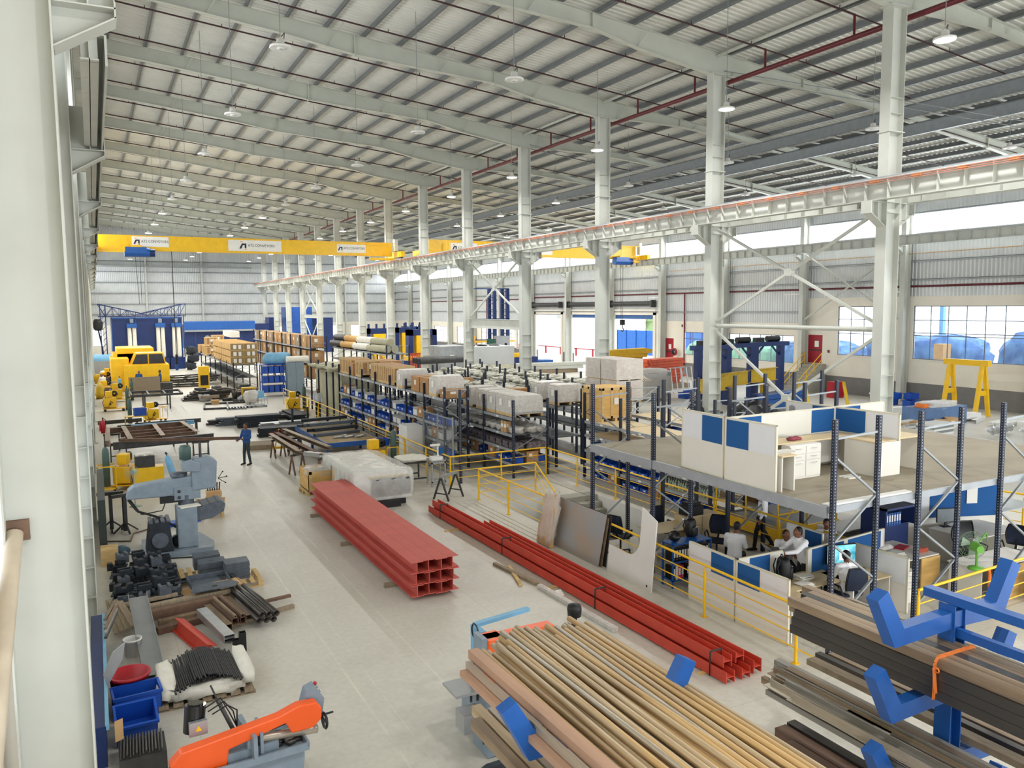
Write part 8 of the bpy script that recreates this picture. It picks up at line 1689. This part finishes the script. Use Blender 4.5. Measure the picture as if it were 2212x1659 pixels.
for j in range(5): p = MB(); p.b(0, 1.7, 0, .9, 0, .1); single(p, 'panel_stack', M_STEELD if j % 2 else M_WHITE, 'pale panel in the tidy stack on skids beyond the deck, %s from the bottom' % ORD[j], 'panel', (34.6, 24.0, .22+.11*j), .1)
p = MB(); p.b(0, 1.6, .05, .15, 0, .2); p.b(0, 1.6, .75, .85, 0, .2); single(p, 'skid', M_STEELD, 'skid under the tidy stack of pale panels', 'skid', (34.6, 24.0, 0), .1)
t = thing('blue_wrapped_machine', 'blue machine with white plastic and an orange cloth on top beyond the deck', 'machine', (38.2, 27.0, 0)); p = MB(); p.b(0, 3.4, 0, 1.4, 0, .95); p.build('machine_body', mat('faded_blue', s2l(92, 122, 164), .6, 0, .15, 2), t); p = MB(); p.lump((1.9, .7, 1.0), (2.6, 1.3, .4), 6, 14, .2); p.build('plastic_cover', M_FILM2, t); p = MB(); p.lump((.5, .6, 1.02), (.8, .7, .25), 7, 10, .3); p.build('orange_cloth', M_STRAP, t)
for i in range(5): put('wcart2', lambda: carton(.8, .6, .45, M_CARD2), (34.5+1.3*i, 26.6-.3*(i % 2), .0), .2*i, 'tan carton among the white conveyor parts, %s from the left' % ORD[i], 'box', 'cartons among the white parts')
# yellow stair stringer poles near deck
for k, (a, b_) in enumerate((((21.8, 19.2, .2), (24.5, 22.5, 3.4)), ((22.9, 18.4, .2), (25.6, 21.6, 3.4)))): p = MB(); p.bar(a, b_, .1, .1); tag(p.build('yellow_stair_stringer', M_YELD), 'sloping ochre yellow bar behind the deck partitions, %s' % ['left', 'right'][k], 'bar')
# dark machines behind deck racks, blue chests
for k, (x, y) in enumerate(((23.0, 24.5), (23.8, 26.0), (22.3, 27.4))): p = MB(); p.lump((0, 0, .9), (1.6, 1.2, 1.9), k+7, 12, .25); single(p, 'covered_machine', M_BLACK, 'black covered machine behind the deck racks, %s' % ORD[k], 'machine', (x+1.2, y, .4))
# orange and yellow steel stacks by the wall
rr = random.Random(55)
for k in range(9): p = MB(); p.b(-2.2, 2.2, -.6, .6, 0, .2); p.b(-2.0, -1.8, -.7, .7, -.05, .25) ; single(p, 'orange_section', mat('orange_red_paint', s2l(212, 90, 58), .5), 'orange-red steel section in the high stack in the right bay, %s layer' % ORD[k], 'steel section', (39.2+rr.uniform(-.3, .3), 50.6, .35+.22*k), rr.uniform(-.08, .08)+.2)
for k in range(8): p = MB(); p.prism([(-2, 0), (2, 0), (2.1, .3), (1.6, .42), (-1.8, .3)], 'y', -.5, .5); single(p, 'yellow_section', M_YELD, 'ochre steel section piled behind the orange stack, %s layer' % ORD[k], 'steel section', (38.6+rr.uniform(-.5, .5), 54.6, .3+.32*k), rr.uniform(-.3, .3))
p = MB(); p.b(-2.3, 2.3, -.9, .9, 0, .35); single(p, 'timber_stack', M_WOODG, 'timber base below the orange-red stack', 'timber', (39.2, 50.6, 0)); p = MB(); p.b(-2.3, 2.3, -.9, .9, 0, .3); single(p, 'timber_stack', M_WOODG, 'timber base below the ochre stack', 'timber', (38.6, 54.6, 0))
for i in range(14): put('gcyl', lambda: MB().lathe([(.001, 0), (.13, 0), (.13, 1.35), (.04, 1.5), (.001, 1.5)], n=10).build('gas_cylinder', M_NAVY), (41.0+.32*(i % 7), 58.0+.35*(i//7), 0), 0, 'dark gas cylinder in the upright group before the doorway', 'gas cylinder', 'upright dark gas cylinders')
# wrapped machine and ladders right bay
t = thing('film_wrapped_machine', 'grey machine wrapped in cloudy film behind the racks, left of the white trestles', 'machine', (33.5, 44.5, 0)); p = MB(); p.b(-1.4, 1.4, -.7, .7, .3, 1.9); p.build('machine_body', M_TIN, t); p = MB(); p.lump((0, 0, 1.1), (3.4, 1.8, 2.2), 3, 16, .1); p.build('film', M_FILM2, t)
for k in range(3): 
    p = MB(); [p.bar((a*.5, -.5, 1.9), (a*.5, -.9, 0), .06, .06) or p.bar((a*.5, -.5, 1.9), (a*.5, .1, 0), .06, .06) for a in (-1, 1)]; p.bar((-.6, -.5, 1.9), (.6, -.5, 1.9), .06, .06); single(p, 'white_trestle', M_CHROME, 'silver folding trestle in the right bay, %s' % ORD[k], 'trestle', (37.5+.7*k, 47+.3*k, 0))
p = MB(); p.b(-.45, .45, -.45, .45, 0, 2.3); single(p, 'white_cabinet', M_WHITE, 'tall white cabinet beside the right wall windows', 'cabinet', (45.6, 52.5, 0)); bigbin((38.5, 45.0, 0), 0, 0, 'wide blue crate on the floor in the right bay', 2.4, .8, .4); bigbin((37.0, 44.0, 0), .1, 0, 'second wide blue crate on the floor in the right bay', 2.0, .8, .4)
# hose reel
t = thing('fire_hose_reel', 'red and steel fire hose reel beside the second red door', 'hose reel', (47.3, 58.9, 2.2)); p = MB(); p.lathe([(.3, -.08), (.36, -.08), (.36, .08), (.3, .08), (.3, -.08)], (0, 0, 0), 18, 'x'); p.build('reel', M_REDP, t); p = MB(); p.lathe([(.12, -.07), (.29, -.07), (.29, .07), (.12, .07)], (0, 0, 0), 18, 'x'); p.build('hose', M_BLACK, t)
# far middle: grey booth, cabinet, blue machinery, ladder tower, presses
t = thing('grey_booth', 'grey and white panelled booth between the middle columns', 'booth', (24.6, 60.0, 0)); p = MB(); p.b(0, 2.5, 0, 3, 1.0, 3.3); p.build('grey_side', mat('grey_booth_panel', s2l(150, 154, 156), .5), t); p = MB(); p.b(2.5, 6.4, -.5, 3, .2, 3.2); p.build('white_side', M_CLAD, t); p = MB(); p.b(0, 2.5, -.01, 0, 0, 1.0); p.build('dark_opening', M_BLACK, t); p = MB(); p.b(.8, 1.2, -.015, 0, 2.1, 2.6); p.build('notice', M_PAPER, t); p = MB(); [p.lump((3+1.1*i, 1, 3.25), (.9, .9, .2), i, 8, .3) for i in range(3)]; p.build('roof_items', M_DSTEEL, t)
t = thing('blue_tower', 'tall blue lattice ladder towers with yellow platforms by the right wall', 'tower', (38.5, 84.5, 0))
for a in (0, 2.9, 4.6): p = MB(); p.b(a, a+.35, 0, .35, 0, 8.6); p.b(a, a+.35, 1.4, 1.75, 0, 8.6); [p.b(a, a+.3, .1, 1.6, .7*i+.5, .7*i+.58) for i in range(12)]; p.build('ladder_mast', M_DBLUE, t)
p = MB(); [p.b(0, 4.9, 0, .12, z, z+.12) for z in (2.6, 5, 8.5)]; p.build('tie_beam', M_DBLUE, t); p = MB(); p.b(-.4, 5.2, -.8, 1.2, 2.4, 2.55); p.b(-.4, .1, -.8, 1.2, 2.5, 3.2); p.build('platform', M_YEL, t)
for k in range(5): p = MB(); p.b(0, 3.2, 0, 1.8, 0, .5); [p.b(.3+.5*j, .5+.5*j, -.05, 0, .05, .45) for j in range(5)]; single(p, 'blue_machine_part', M_DBLUE if k % 2 else M_BLUE, 'blue machine section stacked before the open shutters, %s' % ORD[k], 'machine part', (33.5+3.3*(k % 3), 76-.8*(k % 3), .3+.52*(k//3)), -.1)
t = thing('control_cabinet', 'grey control cabinet with a green screen standing by the open shutters', 'cabinet', (40.0, 81, 0)); p = MB(); p.b(0, 1.6, 0, .8, .4, 3.2); p.build('cabinet_body', M_TIN, t); p = MB(); p.b(-1.2, -.1, 0, .1, 1.2, 2.9); p.build('green_panel', mat('dark_green_panel', s2l(36, 84, 66), .5), t); p = MB(); p.b(1.0, 1.3, -.02, 0, 1.8, 2.4); p.build('display', M_BLACK, t)
for k in range(5): p = MB(); p.rtube((0, 0, 0), (9.5, -1.4, 0), .4, .3, .02); single(p, 'long_pale_section', M_STEEL, 'long pale grey section lying before the bright doorways, %s' % ORD[k], 'steel section', (33.0+.2*k, 68.4+.45*(k % 3), .55+.32*(k//3)))
p = MB(); p.b(0, 9, -.5, 1.6, 0, .36); single(p, 'timber_stack', M_WOODG, 'timber base under the long pale sections', 'timber', (33, 67.6, 0)); p = MB(); p.b(-2.2, 2.2, -.5, .5, 0, .7); single(p, 'blue_crate_row', M_BLUE, 'long low blue container before the bright doorways', 'container', (41.2, 77, 0)); p = MB(); p.lump((0, 0, .9), (2.4, 1.6, 1.9), 77, 14, .3); single(p, 'white_parts_heap', M_CHROME, 'heap of silvery wrapped parts before the left shutter opening', 'parts', (40.6, 83, .2)); p = MB(); p.lump((0, 0, .8), (2.6, 1.8, 1.7), 12, 14, .15); single(p, 'tarp_covered_load', M_TARP, 'load under a pale cover behind the storage block by the grey booth', 'load', (28.5, 57.0, .2))
for k, (x, y) in enumerate(((26.5, 86), (30.5, 88), (28.5, 78), (33, 92))):
    t = thing('hydraulic_press', 'blue and yellow press machine behind the far middle columns, %s' % ORD[k], 'machine', (x, y, 0)); p = MB(); p.b(0, .5, 0, 1, 0, 4.2); p.b(2.6, 3.1, 0, 1, 0, 4.2); p.b(0, 3.1, 0, 1, 3.6, 4.2); [p.b(.3+.9*j, .5+.9*j, .3, .5, 4.2, 4.7) for j in range(3)]; p.build('press_frame', M_DBLUE, t); p = MB(); p.b(.8, 2.1, -.2, .9, 1.2, 3.6); p.b(.9, 1.2, -.3, .9, 0, 1.2); p.b(1.7, 2.0, -.3, .9, 0, 1.2); p.build('press_ram', M_YEL, t)
for k in range(4): p = MB(); p.b(0, 3.4, 0, 1.6, 0, 1.3); p.cur = 1; p.b(.4, 2.6, .2, 1.2, 1.3, 1.7); single(p, 'blue_workstation', [M_DBLUE, M_YEL], 'blue base with yellow top unit in the far right bay, %s' % ORD[k], 'machine', (26.5+3.6*k, 74-1.2*(k % 2), 0))
p = MB(); [p.b(.18*i, .18*i+.06, 0, .1, 0, 2.4) for i in range(8)]; p.b(0, 1.35, 0, .1, 2.3, 2.4); p.b(0, 1.35, 0, .1, .1, .2); single(p, 'orange_red_grid', mat('orange_red_paint', s2l(212, 90, 58), .5), 'orange-red lattice frame leaning beside the grey booth', 'frame', (23.0, 62.5, .3), .3)
for k in range(3): p = MB(); p.tube((-1.8, 0, .2), (1.8, .4, .2), .22, 12); single(p, 'dark_roll', M_DSTEEL, 'dark rubber roll on the rack before the grey booth, %s' % ORD[k], 'roll', (22.3, 54+.6*k, 2.4))
# red call points, small lamps
for k, (y, z) in enumerate(((41.7, 3.0), (58.3, 4.6))): p = MB(); p.b(WX-.08, WX, y-.06, y+.06, z-.1, z+.1); tag(p.build('alarm_box', M_MAROON), 'small maroon alarm box on the right wall, %s' % ['near the tall windows', 'near the second red door'][k], 'alarm')
# tube lights fixed to wall girts
tl = None
for k, (x, y, z) in enumerate(((47.35, 44.55, 7.2), (47.35, 53.03, 7.2), (47.35, 61.5, 7.2), (47.35, 70, 7.2), (47.35, 36.07, 7.2))):
    if tl is None: p = MB(); p.b(-.05, .05, -.75, .75, -.04, .04); tl = p.build('tube_bracket', M_WHITE); o = tl
    else: o = tl.copy(); COL.objects.link(o)
    o.location = (x-.4, y, z); tag(o, 'thin white bracket rail projecting from a right wall column, %s from the right' % ORD[k], 'bracket', 'white bracket rails')
# ---- outside
gm = MB(); gm.b(48, 140, -40, 200, -.35, -.02); struct(gm, 'floor_outside', mat('pale_yard_concrete', s2l(225, 222, 214), .8, 0, .05, .3))
t = thing('blue_gate', 'blue steel site fence seen through the right shutter opening', 'fence', (64, 84, 0)); p = MB(); p.b(0, .15, -14, 12, 0, 3.2); p.build('fence_sheet', mat('bright_blue_fence', s2l(48, 110, 190), .6), t); p = MB(); [p.b(-.08, 0, -14+2.2*i, -13.9+2.2*i, 0, 3.3) for i in range(12)]; p.build('fence_post', mat('bright_blue_post', s2l(30, 84, 160), .6), t)
rr = random.Random(9); tr = thing('tree_line', 'pale green trees beyond the blue site fence', 'trees', (80, 108, 0)); p = MB(); [p.lump((rr.uniform(-3, 3), rr.uniform(-10, 8), rr.uniform(3, 7)), (6, 6, 6), i, 12, .35) for i in range(14)]; p.build('foliage', mat('hazy_foliage', s2l(160, 178, 130), .9, 0, .3, 2), tr); p = MB(); [p.tube((rr.uniform(-2, 2), -12+5*i, 0), (rr.uniform(-2, 2), -12+5*i, 4), .3, 8) for i in range(6)]; p.build('trunk', M_WOODG, tr)
t = thing('white_building', 'white neighbouring building with louvred windows seen through the left shutter openings', 'building', (66, 112, 0)); p = MB(); p.b(0, 8, -13, 26, 0, 9); p.build('wall', M_WHITE, t)
for k, y in enumerate((-2, 6, 14)): p = MB(); p.b(-.06, 0, y, y+1.8, 4.4, 6.6); f_ = p.build('louvre_window', M_WHITE, t); q = MB(); [q.b(-.09, -.06, y+.2, y+1.6, 4.6+.2*i, 4.7+.2*i) for i in range(9)]; q.build('louvre_blade', M_STEELD, f_)
p = MB(); [p.b(0, .2, -14+4*i, -10.2+4*i, .9, 1.0) for i in range(6)]; [p.b(0, .2, -14+4*i, -13.9+4*i, 0, 1) for i in range(7)]; single(p, 'red_barrier', M_REDP, 'thin red barrier rail outside the left shutter openings', 'barrier', (56, 96, 0))
for k, (y, L_, h, m_) in enumerate(((27.5, 7.5, 4.9, M_BTARP), (38, 7.0, 4.3, M_BTARP), (47.5, 5.5, 3.6, M_BTARP), (54.6, 3.8, 3.5, mat('green_tarpaulin', s2l(140, 196, 168), .6, 0, .2, 1.2)), (17.5, 7, 4.4, M_BTARP), (60.5, 3.5, 3.2, mat('green_tarpaulin', s2l(140, 196, 168), .6)))):
    t = thing('tarp_covered_stack', 'stack under tarpaulin in the yard outside the right windows, %s from the right' % ORD[k], 'covered stack', (53.5, y, 0)); p = MB(); p.lump((0, 0, h/2-.2), (4, L_+2, h), k+40, 26, .09); p.build('tarpaulin', m_, t)
p = MB(); p.b(0, .8, -.35, .35, 0, 3.7); single(p, 'rusty_stack', M_CARD2, 'brown stacked goods showing between the tarpaulins outside', 'stack', (50.4, 34.9, 0))
p = MB(); p.b(0, .3, 0, .3, 0, 8); single(p, 'yard_post', M_LBLUE, 'pale blue post outside the big right window', 'post', (56, 38.5, 0))
